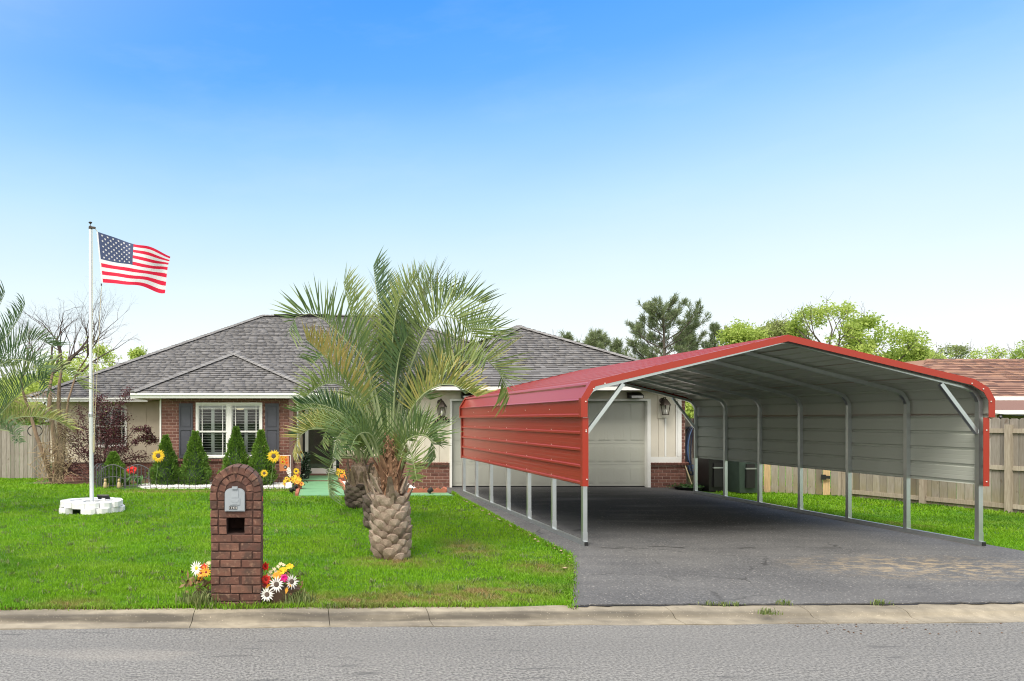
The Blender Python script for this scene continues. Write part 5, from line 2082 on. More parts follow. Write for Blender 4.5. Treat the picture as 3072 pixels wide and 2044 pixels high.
P3 = (1.40, 11.75, -0.02)
palm3 = thing('pindo_palm', 'middle palm of the row, mostly hidden behind the largest palm', 'palm tree', P3, 'row of three palms on the lawn')
palm_trunk(palm3, P3, [(0.24, 0.0), (0.25, 0.2), (0.24, 0.5), (0.20, 0.85)], 50, (0.18, 0.14, 0.06), rp, 0.5)
stubs(palm3, P3, 0.35, 0.75, 0.19, 30, rp, dfib, (0.2, 0.40))
fibre(palm3, P3, 0.4, 1.1, 0.22, 0.13, 220, rp, dfib)
c3 = Vector((1.40, 11.75, 1.0))
for pts, tint, dy, L in [
    ([(1140, 1410), (1120, 1340), (1090, 1290), (1050, 1280), (1015, 1310), (1000, 1360)], 0.30, -0.6, 0.42),
    ([(1150, 1400), (1140, 1300), (1120, 1220), (1085, 1180), (1050, 1190)], 0.35, 0.2, 0.44),
    ([(1160, 1400), (1190, 1320), (1230, 1280), (1275, 1285), (1310, 1330)], 0.22, -0.2, 0.42),
    ([(1155, 1400), (1170, 1290), (1200, 1210), (1250, 1180), (1290, 1200)], 0.30, 0.3, 0.44)]:
    px_frond(palm3, pts, tint, dy, c3, 11.75, rp, L, 0.25, np_=46)
for k in range(3):
    frond_mesh(arc_path(c3, rp.uniform(0, 2 * math.pi), rp.uniform(68, 86), rp.uniform(1.6, 2.1), rp.uniform(80, 130)), rp.uniform(0.05, 0.4), rp, c3, 0.28, 0.46, 46).build('frond', [petiole_m, palm_m], palm3)

P4 = (-6.35, 13.2, -0.02)
palm4 = thing('pindo_palm', 'palm reaching in from the left edge with some dry straw-coloured fronds', 'palm tree', P4)
BOOT = BOOT_A
palm_trunk(palm4, P4, [(0.26, 0.0), (0.27, 0.2), (0.25, 0.8), (0.20, 1.2)], 70, (0.18, 0.15, 0.06), rp, 0.9)
stubs(palm4, P4, 0.8, 1.15, 0.19, 20, rp)
fibre(palm4, P4, 0.9, 1.6, 0.2, 0.12, 160, rp)
c4 = P(-180, 1330, 13.2)
for pts, tint, dy, L in [
    ([(-150, 1350), (-90, 1200), (-30, 1080), (20, 1010), (55, 960), (75, 915)], 0.12, -0.2, 0.55),
    ([(-150, 1350), (-70, 1180), (0, 1085), (50, 1040), (110, 1020), (160, 1040)], 0.16, 0.3, 0.60),
    ([(-150, 1360), (-60, 1240), (20, 1160), (90, 1110), (160, 1105), (215, 1130), (250, 1165)], 0.42, -0.4, 0.50),
    ([(-150, 1370), (-60, 1290), (0, 1245), (50, 1190), (95, 1150), (140, 1135)], 0.08, -0.9, 0.62),
    ([(-150, 1380), (-80, 1310), (-20, 1275), (40, 1255), (100, 1250), (170, 1262), (215, 1290)], 0.55, -0.6, 0.42),
    ([(-150, 1380), (-90, 1330), (-40, 1300), (0, 1290), (40, 1300), (60, 1330)], 0.15, -1.2, 0.45),
    ([(-150, 1350), (-80, 1150), (-40, 1020), (-10, 940), (15, 880)], 0.12, 0.4, 0.55),
    ([(-150, 1350), (-60, 1170), (10, 1090), (70, 1080), (120, 1110), (150, 1170)], 0.10, -0.8, 0.6)]:
    px_frond(palm4, pts, tint, dy, c4, 13.2, rp, L, 0.30, np_=56, rad=0.018, droop=0.10)
for pts in ([(-150, 1370), (-20, 1240), (90, 1180), (160, 1180), (200, 1230), (215, 1300)], [(-150, 1370), (0, 1270), (100, 1215), (150, 1230), (180, 1290), (190, 1370)], [(-150, 1370), (0, 1260), (110, 1225), (165, 1265), (180, 1340)]):
    path = [P(u, v, 13.2 + 0.3 * i) for i, (u, v) in enumerate(pts)]
    o = frond_mesh(path, 0.8, rp, c4, 0.35, 0.36, 44, 0.012, -0.4, 0.012, 0.1, 0.16).build('frond', [dead_m, dead_m], palm4)
    o['label'] = 'dry straw-coloured hanging frond'
for k in range(3):
    frond_mesh(arc_path(c4, rp.uniform(0.8, 5.2), rp.uniform(60, 86), rp.uniform(1.9, 2.5), rp.uniform(80, 130)), rp.uniform(0.05, 0.3), rp, c4, 0.28, 0.55, 50).build('frond', [petiole_m, palm_m], palm4)
# ------------------------------------------------------------------ brick mailbox at the kerb
MY0 = 6.85
MX0, MXW, MD = -0.776, 0.474, 0.45
mail = thing('brick_mailbox', 'arched brown brick mailbox pillar with grey mailbox door by the kerb', 'mailbox', (MX0 + MXW / 2, MY0 + MD / 2, 0.0))
rb = random.Random(4)
MZ = lambda yz: 1.401 - yz / 1027.0
MXp = lambda xz: MX0 + (xz - 290) / 1027.0 * (MXW / 0.474)


def mbrick(cx, cz, l, h, depth, rotz=0.0, roty=0.0, y=None, x=None):
    vs, fs = chamfer_brick(l, h, depth, 0.0055, 0.0035, rb)
    me = MB().add(vs, fs).mesh('brick', mbrick_m)
    put('brick', me, (cx, MY0 + rb.uniform(-0.004, 0.004) if y is None else y, cz), mail, Matrix.Rotation(rotz, 3, 'Z') @ Matrix.Rotation(roty, 3, 'Y'))


rows = [(1398, 1458, [(292, 372), (378, 568), (576, 775)]), (1320, 1388, [(298, 375), (383, 568), (577, 775)]), (1238, 1310, [(296, 482), (492, 688), (696, 776)]),
        (1155, 1228, [(296, 376), (384, 566), (590, 776)]), (1075, 1145, [(296, 484), (496, 776)]), (995, 1066, [(296, 380), (390, 584), (592, 777)]),
        (915, 986, [(296, 482), (492, 690), (697, 778)]), (832, 906, [(296, 370), (378, 566), (578, 777)]), (755, 823, [(294, 494), (501, 695), (703, 777)]),
        (672, 744, [(292, 362), (372, 446), (620, 692), (702, 777)]), (597, 663, [(292, 362), (372, 446), (620, 690), (702, 778)]), (520, 587, [(290, 362), (373, 696), (704, 780)]),
        (432, 506, [(288, 354), (362, 425), (632, 698), (706, 780)]), (346, 421, [(286, 352), (360, 425), (632, 697), (705, 780)])]
for y0_, y1_, bs in rows:
    z1_, z0_ = MZ(y0_), MZ(y1_)
    for a, b in bs:
        mbrick((MXp(a) + MXp(b)) / 2, (z0_ + z1_) / 2, (b - a) / 1027.0, z1_ - z0_, 0.10)
    k = rows.index((y0_, y1_, bs))
    # returns along both sides
    yy = [(MY0 + 0.105, MY0 + 0.275), (MY0 + 0.283, MY0 + MD)] if k % 2 else [(MY0 + 0.105, MY0 + 0.19), (MY0 + 0.198, MY0 + 0.385), (MY0 + 0.393, MY0 + MD)]
    for (a, b) in yy:
        mbrick(0, (z0_ + z1_) / 2, b - a, z1_ - z0_, 0.09, R(90), y=(a + b) / 2) if False else None
        for sx, xx in ((1, MX0 + MXW + 0.004), (-1, MX0 - 0.003)):
            vs, fs = chamfer_brick(b - a, z1_ - z0_, 0.09, 0.008, 0.003, rb)
            put('brick', MB().add(vs, fs).mesh('brick', mbrick_m), (xx, (a + b) / 2, (z0_ + z1_) / 2), mail, Matrix.Rotation(R(90) * sx, 3, 'Z'))
# arch: two rings of voussoirs, the outer one three bricks deep
acx, acz = MXp(535), MZ(342)
nV = 11
for i in range(nV):
    a = math.pi * (i + 0.5) / nV
    for j, (dy, dd) in enumerate(((0, 0.19), (0.198, 0.13), (0.336, 0.114))):
        r = 0.204
        vs, fs = chamfer_brick(2 * r * math.tan(math.pi / nV / 2) * 1.02, 0.070, dd, 0.007, 0.003, rb)
        if j:
            vs = [(x * 0.96, y, z) for x, y, z in vs]
        put('brick', MB().add(vs, fs).mesh('brick', mbrick_m), (acx + r * math.cos(a), MY0 + dy + (0 if j else rb.uniform(-0.006, 0.003)), acz + r * math.sin(a)), mail, Matrix.Rotation(math.pi / 2 - a, 3, 'Y'))
for i in range(6):
    a = math.pi * (i + 0.5) / 6
    r = 0.131
    vs, fs = chamfer_brick(0.062, 0.066, 0.10, 0.007, 0.004, rb)
    put('brick', MB().add(vs, fs).mesh('brick', mbrick_m), (acx + r * math.cos(a), MY0 + 0.004, acz + r * math.sin(a)), mail, Matrix.Rotation(math.pi / 2 - a, 3, 'Y'))
# mortar core with the two openings
m = MB()
ox0, ox1, oz0, oz1 = MXp(447), MXp(619), MZ(748), MZ(590)
fy, by = MY0 + 0.011, MY0 + MD - 0.012
xl, xr = MX0 + 0.012, MX0 + MXW - 0.010
m.box(xl, xr, fy, by, -0.1, oz0)
m.box(xl, ox0, fy, by, oz0, oz1)
m.box(ox1, xr, fy, by, oz0, oz1)
m.box(ox0, ox1, by - 0.05, by, oz0, oz1)
m.box(xl, xr, fy, by, oz1, acz)
arcp = [(acx + 0.234 * math.cos(a), fy, acz + 0.226 * math.sin(a)) for a in np.linspace(0, math.pi, 17)]
m.prism(arcp, (0, by - fy, 0))
m.build('mortar', mmortar_m, mail)
# grey plastic door
dx0, dx1, dz0, dz1 = MXp(431), MXp(624), MZ(523), MZ(290)
dc = (dx0 + dx1) / 2
dw = (dx1 - dx0) / 2


def door_outline(k):
    pts = [(dc - dw * k, dz0 + (1 - k) * 0.1), (dc + dw * k, dz0 + (1 - k) * 0.1)]
    for a in np.linspace(0, math.pi, 13):
        pts.append((dc + dw * k * (abs(math.cos(a)) ** 0.62) * (1 if math.cos(a) > 0 else -1), dz1 - 0.062 + 0.050 * k * math.sin(a)))
    return pts


md = MB().prism([(x, MY0 + 0.010, z) for x, z in door_outline(1.0)], (0, -0.034, 0)).build('mailbox_door', mailgrey_m, mail)
MB().prism([(x, MY0 - 0.0245, z) for x, z in door_outline(0.93)], (0, -0.005, 0)).build('door_face', mailgrey_m, md)
MB().box(dc - 0.026, dc + 0.026, MY0 - 0.045, MY0 - 0.005, dz1 - 0.020, dz1 + 0.004).build('pull_tab', mailgrey_m, md)
MB().box(dc - 0.033, dc + 0.033, MY0 - 0.034, MY0 - 0.0296, dz0 + 0.128, dz1 - 0.03).build('upper_panel', mailgrey_m, md)
MB().box(dc - 0.047, dc + 0.047, MY0 - 0.036, MY0 - 0.0296, dz0 + 0.062, dz0 + 0.124).build('lower_panel', mailgrey_m, md)
em = MB()
for sx in (-1, 1):
    em.prism([(dc + sx * 0.004, MY0 - 0.0365, dz0 + 0.080), (dc + sx * 0.030, MY0 - 0.0365, dz0 + 0.092), (dc + sx * 0.037, MY0 - 0.0365, dz0 + 0.112), (dc + sx * 0.012, MY0 - 0.0365, dz0 + 0.102)], (0, -0.002, 0))
em.box(dc - 0.022, dc + 0.022, MY0 - 0.038, MY0 - 0.0362, dz0 + 0.068, dz0 + 0.074)
em.build('embossed_emblem', mailgrey_m, md)
wl = mat('white_print', (0.75, 0.75, 0.74), 0.6)
npl = MB()
for i in range(5):
    npl.box(dc - 0.054 + i * 0.0158, dc - 0.054 + i * 0.0158 + 0.0152, MY0 - 0.0315, MY0 - 0.0296, dz0 + 0.019, dz0 + 0.047)
npl.build('number_label', black_m, md)
for i, ch in enumerate('15433'):
    text(ch, 0.026, (dc - 0.0464 + i * 0.0158, MY0 - 0.0318, dz0 + 0.033), wl, md, 'number', 0.0004)
MB().box(MX0 + MXW + 0.006, MX0 + MXW + 0.014, MY0 + 0.06, MY0 + 0.10, 0.98, 1.02).build('signal_flag', mat('red_flag_plastic', (0.5, 0.10, 0.06), 0.5), mail)


# ------------------------------------------------------------------ flowers
def flower(m, c, nrm, r, n, pi, di, rr, dr=0.34, layers=1, cup=0.25, wide=1.0):
    c, nrm = Vector(c), Vector(nrm).normalized()
    s = nrm.cross(Vector((0.1, 0.2, 0.97))).normalized()
    t = nrm.cross(s)
    for ly in range(layers):
        for k in range(n):
            a = 2 * math.pi * (k + 0.5 * ly + rr.uniform(-0.15, 0.15)) / n
            d_ = s * math.cos(a) + t * math.sin(a)
            q = s * -math.sin(a) + t * math.cos(a)
            l = r * rr.uniform(0.88, 1.08) * (1 - 0.16 * ly)
            w = r * 2.6 / n * wide
            up = nrm * (r * cup * rr.uniform(0.2, 1) + 0.004 * ly)
            p0 = c + d_ * r * dr * 0.5 + nrm * 0.003 * ly
            p1 = c + d_ * l * 0.6 + up * 0.7
            p2 = c + d_ * l + up * 0.5
            m.add([p0 - q * w * 0.3, p0 + q * w * 0.3, p1 + q * w * 0.55, p1 - q * w * 0.55], [(0, 1, 2, 3)], pi)
            m.add([p1 - q * w * 0.55, p1 + q * w * 0.55, p2], [(0, 1, 2)], pi)
    m.lathe(c - nrm * 0.002, [(r * dr, 0.0), (r * dr * 0.95, r * 0.10), (r * dr * 0.5, r * 0.16)], 10, di, nrm)


FM = [yellow_m, disc_m, orange_m, amber_m, wpetal_m, cream_m, redp_m, dred_m, pink_m, stem_m]
rf = random.Random(9)


def bloom(parent, u, v, Y, r, n, pi, di=1, tilt=(0, -1, 0.35), layers=1, dr=0.34, base=None, label=None, wide=1.0, cup=0.25):
    m = MB()
    c = P(u, v, Y)
    flower(m, c, Vector(tilt) + Vector((rf.uniform(-.25, .25), 0, rf.uniform(-.15, .25))), r, n, pi, di, rf, dr, layers, cup, wide)
    if base is not None:
        b = Vector(base)
        m.tube([c + Vector((0, 0.01, -0.005)), c.lerp(b, 0.5) + Vector((0, 0.02, 0.03)), b], 0.004, 5, 9)
    o = m.build('flower', FM, parent)
    return o


# right-hand planter by the mailbox
by0 = MY0 + 0.10
BX = 0.02
pl_ = thing('flower_planter', 'brown wooden planter of white daisies, yellow, magenta and red flowers right of the mailbox', 'planter', (BX - 0.1, by0 + 0.12, 0), 'artificial flowers by the mailbox')
MB().prism([(-0.20, by0 + 0.03, 0.0), (0.035, by0 + 0.03, 0.0), (0.06, by0 + 0.03, 0.13), (-0.24, by0 + 0.03, 0.13)], (0, 0.18, 0)).build('planter_box', mat('brown_planter', (0.09, 0.055, 0.035), 0.8, noise=(8, 0.3)), pl_)
b0 = (-0.08, by0 + 0.1, 0.22)
Yf = by0 - 0.02
bloom(pl_, 801, 1784, Yf - 0.06, 0.074, 15, 4, 1, base=(-0.2, by0 + 0.02, 0.2))
bloom(pl_, 829, 1754, Yf - 0.08, 0.080, 15, 4, 1, base=b0)
bloom(pl_, 875, 1745, Yf - 0.02, 0.074, 15, 4, 1, tilt=(0.35, -1, 0.1), base=b0)
bloom(pl_, 851, 1714, Yf, 0.050, 6, 0, 0, tilt=(-0.2, -0.6, 0.8), layers=2, base=b0, wide=1.0, cup=0.8)
bloom(pl_, 869, 1703, Yf + 0.02, 0.046, 6, 0, 0, tilt=(0.3, -0.6, 0.8), layers=2, base=b0, cup=0.8)
bloom(pl_, 852, 1735, Yf - 0.03, 0.048, 7, 8, 8, layers=3, dr=0.2, base=b0, cup=0.7)
bloom(pl_, 830, 1727, Yf, 0.044, 8, 3, 2, layers=2, base=b0)
bloom(pl_, 840, 1722, Yf + 0.02, 0.042, 8, 0, 3, layers=2, base=b0)
bloom(pl_, 797, 1700, Yf + 0.06, 0.050, 8, 6, 7, layers=2, tilt=(-0.4, -1, 0.1), base=b0)
bloom(pl_, 799, 1738, Yf + 0.02, 0.056, 8, 6, 7, layers=2, tilt=(-0.2, -1, 0.2), base=b0)
bloom(pl_, 797, 1755, Yf + 0.04, 0.045, 8, 7, 7, layers=2, base=b0)
for u, v in ((812, 1716), (822, 1708), (815, 1728), (835, 1700), (828, 1716), (842, 1692), (850, 1695), (806, 1726)):
    bloom(pl_, u, v, Yf + 0.06, 0.026, 7, 5, 5, tilt=(0, -0.7, 0.7), base=b0)
for u, v in ((846, 1742), (858, 1748), (812, 1752), (823, 1742), (862, 1760)):
    m = MB()
    c = P(u, v, Yf - 0.01)
    dv = Vector((rf.uniform(-.6, .6), -0.4, rf.uniform(-.9, .2))).normalized()
    q = dv.cross(Vector((0, 1, 0.2))).normalized()
    m.add([c, c + dv * 0.035 + q * 0.016, c + dv * 0.075, c + dv * 0.035 - q * 0.016], [(0, 1, 2, 3)])
    m.build('autumn_leaf', amber_m, pl_)

pl2_ = thing('flower_planter', 'small clump of a white daisy and two amber flowers left of the mailbox', 'planter', (-0.87, by0 + 0.12, 0), 'artificial flowers by the mailbox')
MB().prism([(-0.95, by0 + 0.05, 0.0), (-0.79, by0 + 0.05, 0.0), (-0.785, by0 + 0.05, 0.08), (-0.96, by0 + 0.05, 0.08)], (0, 0.14, 0)).build('planter_box', MATS['brown_planter'], pl2_)
b1 = (-0.88, by0 + 0.1, 0.25)
bloom(pl2_, 590, 1705, Yf - 0.03, 0.085, 16, 4, 0, tilt=(-0.7, -1, 0.3), dr=0.22, base=b1)
bloom(pl2_, 603, 1720, Yf - 0.06, 0.052, 12, 3, 7, dr=0.22, base=b1)
bloom(pl2_, 618, 1717, Yf - 0.06, 0.054, 12, 3, 7, dr=0.22, base=b1)
bloom(pl2_, 611, 1703, Yf + 0.02, 0.045, 8, 6, 2, base=b1)
bloom(pl2_, 620, 1699, Yf + 0.04, 0.035, 8, 5, 3, base=b1)
bloom(pl2_, 600, 1734, Yf, 0.035, 7, 3, 1, tilt=(0, -1, -0.3), base=b1)
bloom(pl2_, 626, 1690, Yf + 0.05, 0.028, 8, 5, 5, tilt=(0, -0.6, 0.8), base=b1)


def tuft(name, label, centres, n, hmin, hmax, rg, m_=None, cat='grass', w=0.010, lean=0.6, tint=None):
    V, Fc = [], []
    k = 0
    for (cx_, cy_, sx, sy) in centres:
        for i in range(n):
            x, y = rg.normal(cx_, sx), rg.normal(cy_, sy)
            h = rg.uniform(hmin, hmax)
            a = rg.uniform(0, 2 * math.pi)
            l = h * lean * rg.uniform(0.2, 1.2)
            b = rg.uniform(0, 2 * math.pi)
            dx, dy = math.cos(b) * w / 2, math.sin(b) * w / 2
            V += [(x - dx, y - dy, 0), (x + dx, y + dy, 0), (x + dx * .8 + math.cos(a) * l * .4, y + dy * .8 + math.sin(a) * l * .4, h * .7), (x - dx * .8 + math.cos(a) * l * .4, y - dy * .8 + math.sin(a) * l * .4, h * .7), (x + math.cos(a) * l, y + math.sin(a) * l, h * (1 - 0.3 * rg.random()))]
            Fc += [(k, k + 1, k + 2), (k, k + 2, k + 3), (k + 3, k + 2, k + 4)]
            k += 5
    o = put(name, fast_mesh(name, np.array(V), np.array(Fc), m_ or grass_m, rg.random(len(Fc)) if tint is None else rg.uniform(*tint, len(Fc))), (0, 0, 0))
    return tag(kind(o, 'stuff'), label, cat)


rq = np.random.default_rng(5)
for root_, cc_ in ((pl_, (-0.09, by0 + 0.10, 0.17)), (pl2_, (-0.87, by0 + 0.11, 0.16))):
    pos = rq.normal(0, 1, (110, 3)) * (0.085, 0.05, 0.055) + np.array(cc_)
    v_, f_ = leaf_cloud(pos, rq.normal(size=(110, 3)) + np.array((0, -0.4, 0.2)), 0.075, 0.030, rq)
    put('leaves', fast_mesh('leaves', v_ - np.array(root_.location), f_, mat('faded_leaf', (0.1, 0.12, 0.05), 0.7, ramp=[(0.05, 0.07, 0.025), (0.14, 0.13, 0.05), (0.20, 0.10, 0.04)]) if 'faded_leaf' not in MATS else MATS['faded_leaf'], rq.random(110)), root_.location, root_)
rgt = np.random.default_rng(77)
weed_m = mat('dull_grass_blade', (0.09, 0.12, 0.04), 0.6, ramp=[(0.075, 0.14, 0.025), (0.13, 0.20, 0.05), (0.24, 0.26, 0.10)], transl=0.3)
tuft('tall_grass', 'uncut tall grass round the foot of the brick mailbox', [(-0.92, 6.95, 0.06, 0.10), (-0.82, 6.80, 0.06, 0.03), (-0.95, 6.84, 0.10, 0.05), (0.02, 6.90, 0.07, 0.05), (-0.86, 6.98, 0.05, 0.05), (0.10, 6.98, 0.05, 0.05)], 80, 0.05, 0.19, rgt, weed_m)
tuft('kerb_weeds', 'straggling weeds in the joint between driveway and kerb', [(4.0, kerb_y(4.0) - 0.01, 0.09, 0.02), (4.25, kerb_y(4.2) - 0.30, 0.05, 0.02), (4.62, kerb_y(4.6), 0.03, 0.02), (5.52, kerb_y(5.5), 0.05, 0.02), (0.35, kerb_y(.3), 0.05, 0.02)], 60, 0.02, 0.07, rgt, weed_m, 'weeds')
# ragged turf hanging over the kerb and the drive edge
ed = [(x, kerb_y(x) + 0.02, 0.05, 0.025) for x in np.arange(-4.5, 1.75, 0.10)]
for p, q in zip(DRIVE_LEFT[:-1], DRIVE_LEFT[1:]):
    n_ = max(1, int(math.hypot(q[0] - p[0], q[1] - p[1]) / 0.10))
    ed += [(p[0] + (q[0] - p[0]) * i / n_ - 0.015, p[1] + (q[1] - p[1]) * i / n_, 0.02, 0.05) for i in range(n_)]
tuft('edge_grass', 'ragged turf edge along kerb and driveway', ed, 46, 0.025, 0.075, rgt, None, 'grass', 0.008, 0.9)
cl_ = []
while len(cl_) < 240:
    yy_ = 6.9 + 9.5 * rnd.random() ** 1.3
    xx_ = rnd.uniform(-0.42 * yy_ - 0.5, 3.2)
    if in_zone(xx_, yy_):
        cl_.append((xx_, yy_, rnd.uniform(0.02, 0.07), rnd.uniform(0.02, 0.06)))
tuft('lawn_clumps', 'coarser darker and paler clumps growing through the lawn', cl_, 22, 0.025, 0.070, rgt, weed_m, 'grass', 0.010, 1.1)
tuft('edge_thatch', 'brown dry thatch along the cut edge of the lawn', ed, 12, 0.01, 0.035, rgt, mulch_m, 'thatch', 0.010, 1.2)

# ------------------------------------------------------------------ flagpole, flag, ring of white blocks, spotlight
FX, FY = -3.855, 14.0
pole = thing('flagpole', 'white metal flagpole rising from a ring of white blocks on the lawn', 'flagpole', (FX, FY, 0.0))
s_ = FY / F
MB().tube([(FX + 0.01, FY, -0.05), (FX - 0.01, FY, 1.86)], 0.040, 16).build('lower_section', alu_m, pole)
MB().tube([(FX - 0.01, FY, 1.862), (FX - 0.02, FY, 5.38)], [0.034, 0.026], 16).build('upper_section', alu_m, pole)
MB().lathe((FX - 0.01, FY, 1.80), [(0.046, 0), (0.046, 0.06), (0.036, 0.075)], 16).build('joint_collar', galv_m, pole)
m = MB()
m.lathe((FX - 0.02, FY, 5.38), [(0.032, 0), (0.034, 0.04), (0.02, 0.06)], 12)
m.obox((FX + 0.02, FY - 0.01, 5.405), (0.06, 0, -0.008), (0, 0.02, 0), (0.002, 0, 0.018))
m.build('truck', lantern_m, pole)
m = MB()
m.tube([(FX - 0.02, FY, 5.44), (FX - 0.02, FY, 5.49)], 0.006, 6)
m.lathe((FX - 0.02, FY, 5.48), [(0.010, 0), (0.030, 0.012), (0.036, 0.03), (0.020, 0.038)], 12)
m.build('finial', lantern_m, pole)
m = MB()
m.tube([(FX + 0.055, FY - 0.01, 1.36), (FX + 0.058, FY - 0.02, 1.45), (FX + 0.055, FY - 0.02, 1.16), (FX + 0.05, FY - 0.01, 1.12)], 0.016, 6)
m.build('cleat', cream_m, pole)
tl, blp, tr_, brp = P(294, 696, FY), P(309, 848, FY), P(510, 766, FY), P(495, 878, FY)
m = MB()
top_ = (FX + 0.075, FY - 0.01, 5.39)
cl_ = (FX + 0.06, FY - 0.02, 1.42)
m.tube([top_, tuple(P(288, 690, FY)), tuple(tl + Vector((-0.01, 0, 0)))], 0.006, 5)
m.tube([(FX + 0.02, FY - 0.01, 5.39), tuple(P(278, 900, FY)), tuple(P(281, 1240, FY)), cl_], 0.0045, 5)
m.tube([tuple(P(305, 852, FY)), tuple(P(299, 960, FY)), tuple(P(289, 1170, FY)), cl_], 0.0045, 5)
m.build('halyard', cream_m, pole)
m = MB()
m.box(*(lambda p: (p.x - 0.010, p.x + 0.010, p.y - 0.008, p.y + 0.008, p.z - 0.03, p.z + 0.012))(P(304, 853, FY)))
m.build('snap_hook', black_m, pole)

flag = thing('flag', 'American flag streaming to the right from the top of the flagpole', 'flag', tuple(tl))


def flag_pt(s, w):
    """s along the fly, w down the hoist, both 0..1"""
    x = s * 1.25 if s < 0.4 else 0.5 + (s - 0.4) / 0.6 * 0.5
    topc = [(0, 0), (0.5, 37 / 70.0), (0.9, 62 / 70.0), (1, 1.0)]
    l = tl.lerp(blp, w)
    wr = w if s < 0.35 else w + (0.0 - 0.10 * math.sin(math.pi * w)) * sstep(0.35, 0.7, s)
    r = tr_.lerp(brp, wr)
    p = l.lerp(r, x)
    # lower edge hangs level, then drops towards the fly
    bot = -(0.30) * (sstep(0.45, 0.95, x) - x) * 0.45 * w
    p.z += bot * 0.55 - 0.030 * math.sin(math.pi * x) * (1 - w) * 0.4
    p.y += 0.10 * math.sin(x * 7.0 + w * 1.6) * x + 0.07 * math.sin(x * 13 - w * 5 + 1.0) * x * (1 - w * 0.4) - 0.10 * x
    p.z += 0.020 * math.sin(x * 11 + w * 7) * x
    return p


nu, nv_ = 50, 39
vs, fs, mi = [], [], []
for j in range(nv_ + 1):
    for i in range(nu + 1):
        vs.append(flag_pt(i / nu, j / nv_))
for j in range(nv_):
    for i in range(nu):
        k = j * (nu + 1) + i
        fs.append((k, k + nu + 1, k + nu + 2, k + 1))
        st = j * 13 // nv_
        mi.append(2 if (i < nu * 0.4 and st < 7) else (0 if st % 2 == 0 else 1))
MB().add(vs, fs, mi).build('cloth', [flag_red, flag_white, flag_blue], flag, smooth=True)
m = MB()
for row in range(9):
    for c_ in range(6 if row % 2 == 0 else 5):
        cu_ = (c_ + 0.5) / 6 if row % 2 == 0 else (c_ + 1) / 6
        s0, w0 = 0.4 * (cu_ * 0.94 + 0.03), 7 / 13 * (row + 0.9) / 9.8
        for sd in (-1, 1):
            ring = []
            for k in range(10):
                a = math.pi / 2 + 2 * math.pi * k / 10
                rr0 = 0.024 if k % 2 == 0 else 0.0095
                ring.append(flag_pt(max(0.002, s0 + rr0 * math.cos(a) * 0.62), max(0.002, w0 - rr0 * math.sin(a) * 1.15)) + Vector((0, sd * 0.0035, 0)))
            c0 = flag_pt(s0, w0) + Vector((0, sd * 0.0035, 0))
            m.add([c0] + ring, [(0, 1 + k, 1 + (k + 1) % 10) for k in range(10)])
m.build('stars', flag_white, flag)
MB().add([flag_pt(0, j / 12) + Vector((-0.028 if q else 0.0, -0.002, 0)) for j in range(13) for q in (0, 1)], [(2 * j, 2 * j + 1, 2 * j + 3, 2 * j + 2) for j in range(12)]).build('heading', flag_white, flag)

ring_ = thing('block_ring', 'ring of stacked white painted blocks at the flagpole foot', 'blocks', (FX, FY, 0))
rk = random.Random(2)
for lay_, (z0_, r_, n_, off_) in enumerate(((0.0, 0.56, 13, 0.1), (0.105, 0.54, 13, 0.35))):
    for k in range(n_):
        if lay_ == 0 and k in (9,):
            continue
        a = 2 * math.pi * (k + off_) / n_
        o = Vector((math.cos(a), math.sin(a), 0))
        tn = Vector((-o.y, o.x, 0))
        hw = 2 * math.pi * r_ / n_ / 2 * rk.uniform(0.86, 0.97)
        c = Vector((FX, FY, 0)) + o * (r_ - 0.05 + rk.uniform(-0.03, 0.03))
        ang_ = rk.uniform(-0.12, 0.12)
        tn, o2 = tn * math.cos(ang_) + o * math.sin(ang_), o * math.cos(ang_) - tn * math.sin(ang_)
        h = 0.100
        zt = z0_ + rk.uniform(-0.006, 0.004)
        f = [c - tn * hw - o2 * 0.09, c - tn * hw * 1.0 + o2 * 0.06, c - tn * hw * 0.45 + o2 * 0.095, c + tn * hw * 0.45 + o2 * 0.095, c + tn * hw + o2 * 0.06, c + tn * hw - o2 * 0.09]
        MB().prism([(p.x, p.y, zt) for p in f], (0, 0, h - 0.003)).build('block', wblock_m, ring_)
for k in range(9):
    a = 2 * math.pi * k / 9
    rr1 = 0.26
    c = Vector((FX + rr1 * math.cos(a), FY + rr1 * math.sin(a), 0))
    o = Vector((math.cos(a), math.sin(a), 0))
    tn = Vector((-o.y, o.x, 0))
    f = [c - tn * 0.085 - o * 0.10, c - tn * 0.10 + o * 0.10, c + tn * 0.10 + o * 0.10, c + tn * 0.085 - o * 0.10]
    MB().prism([(p.x, p.y, 0.06) for p in f], (0, 0, 0.125 + rk.uniform(0, 0.012))).build('block', wblock_m, ring_)
spt = thing('spotlight', 'black framed solar spotlight lying on the white blocks beside the flagpole', 'light', (FX + 0.2, FY + 0.1, 0.2))
q = Vector((FX + 0.20, FY + 0.12, 0.225))
M3 = Matrix.Rotation(R(-35), 3, 'X')
tv = lambda x, y, z: q + M3 @ Vector((x, y, z)) + Vector((0, 0, 0.03))
m = MB()
m.obox(tv(0, 0, 0), M3 @ Vector((0.115, 0, 0)), M3 @ Vector((0, 0.07, 0)), M3 @ Vector((0, 0, 0.012)))
m.build('frame', black_m, spt)
MB().obox(tv(0, 0, 0.0125) + M3 @ Vector((0, 0, 0.001)), M3 @ Vector((0.10, 0, 0)), M3 @ Vector((0, 0.055, 0)), M3 @ Vector((0, 0, 0.001))).build('panel', wl, spt)
MB().box(q.x - 0.03, q.x + 0.03, q.y - 0.02, q.y + 0.04, 0.19, 0.235).build('foot', wblock_m, spt)

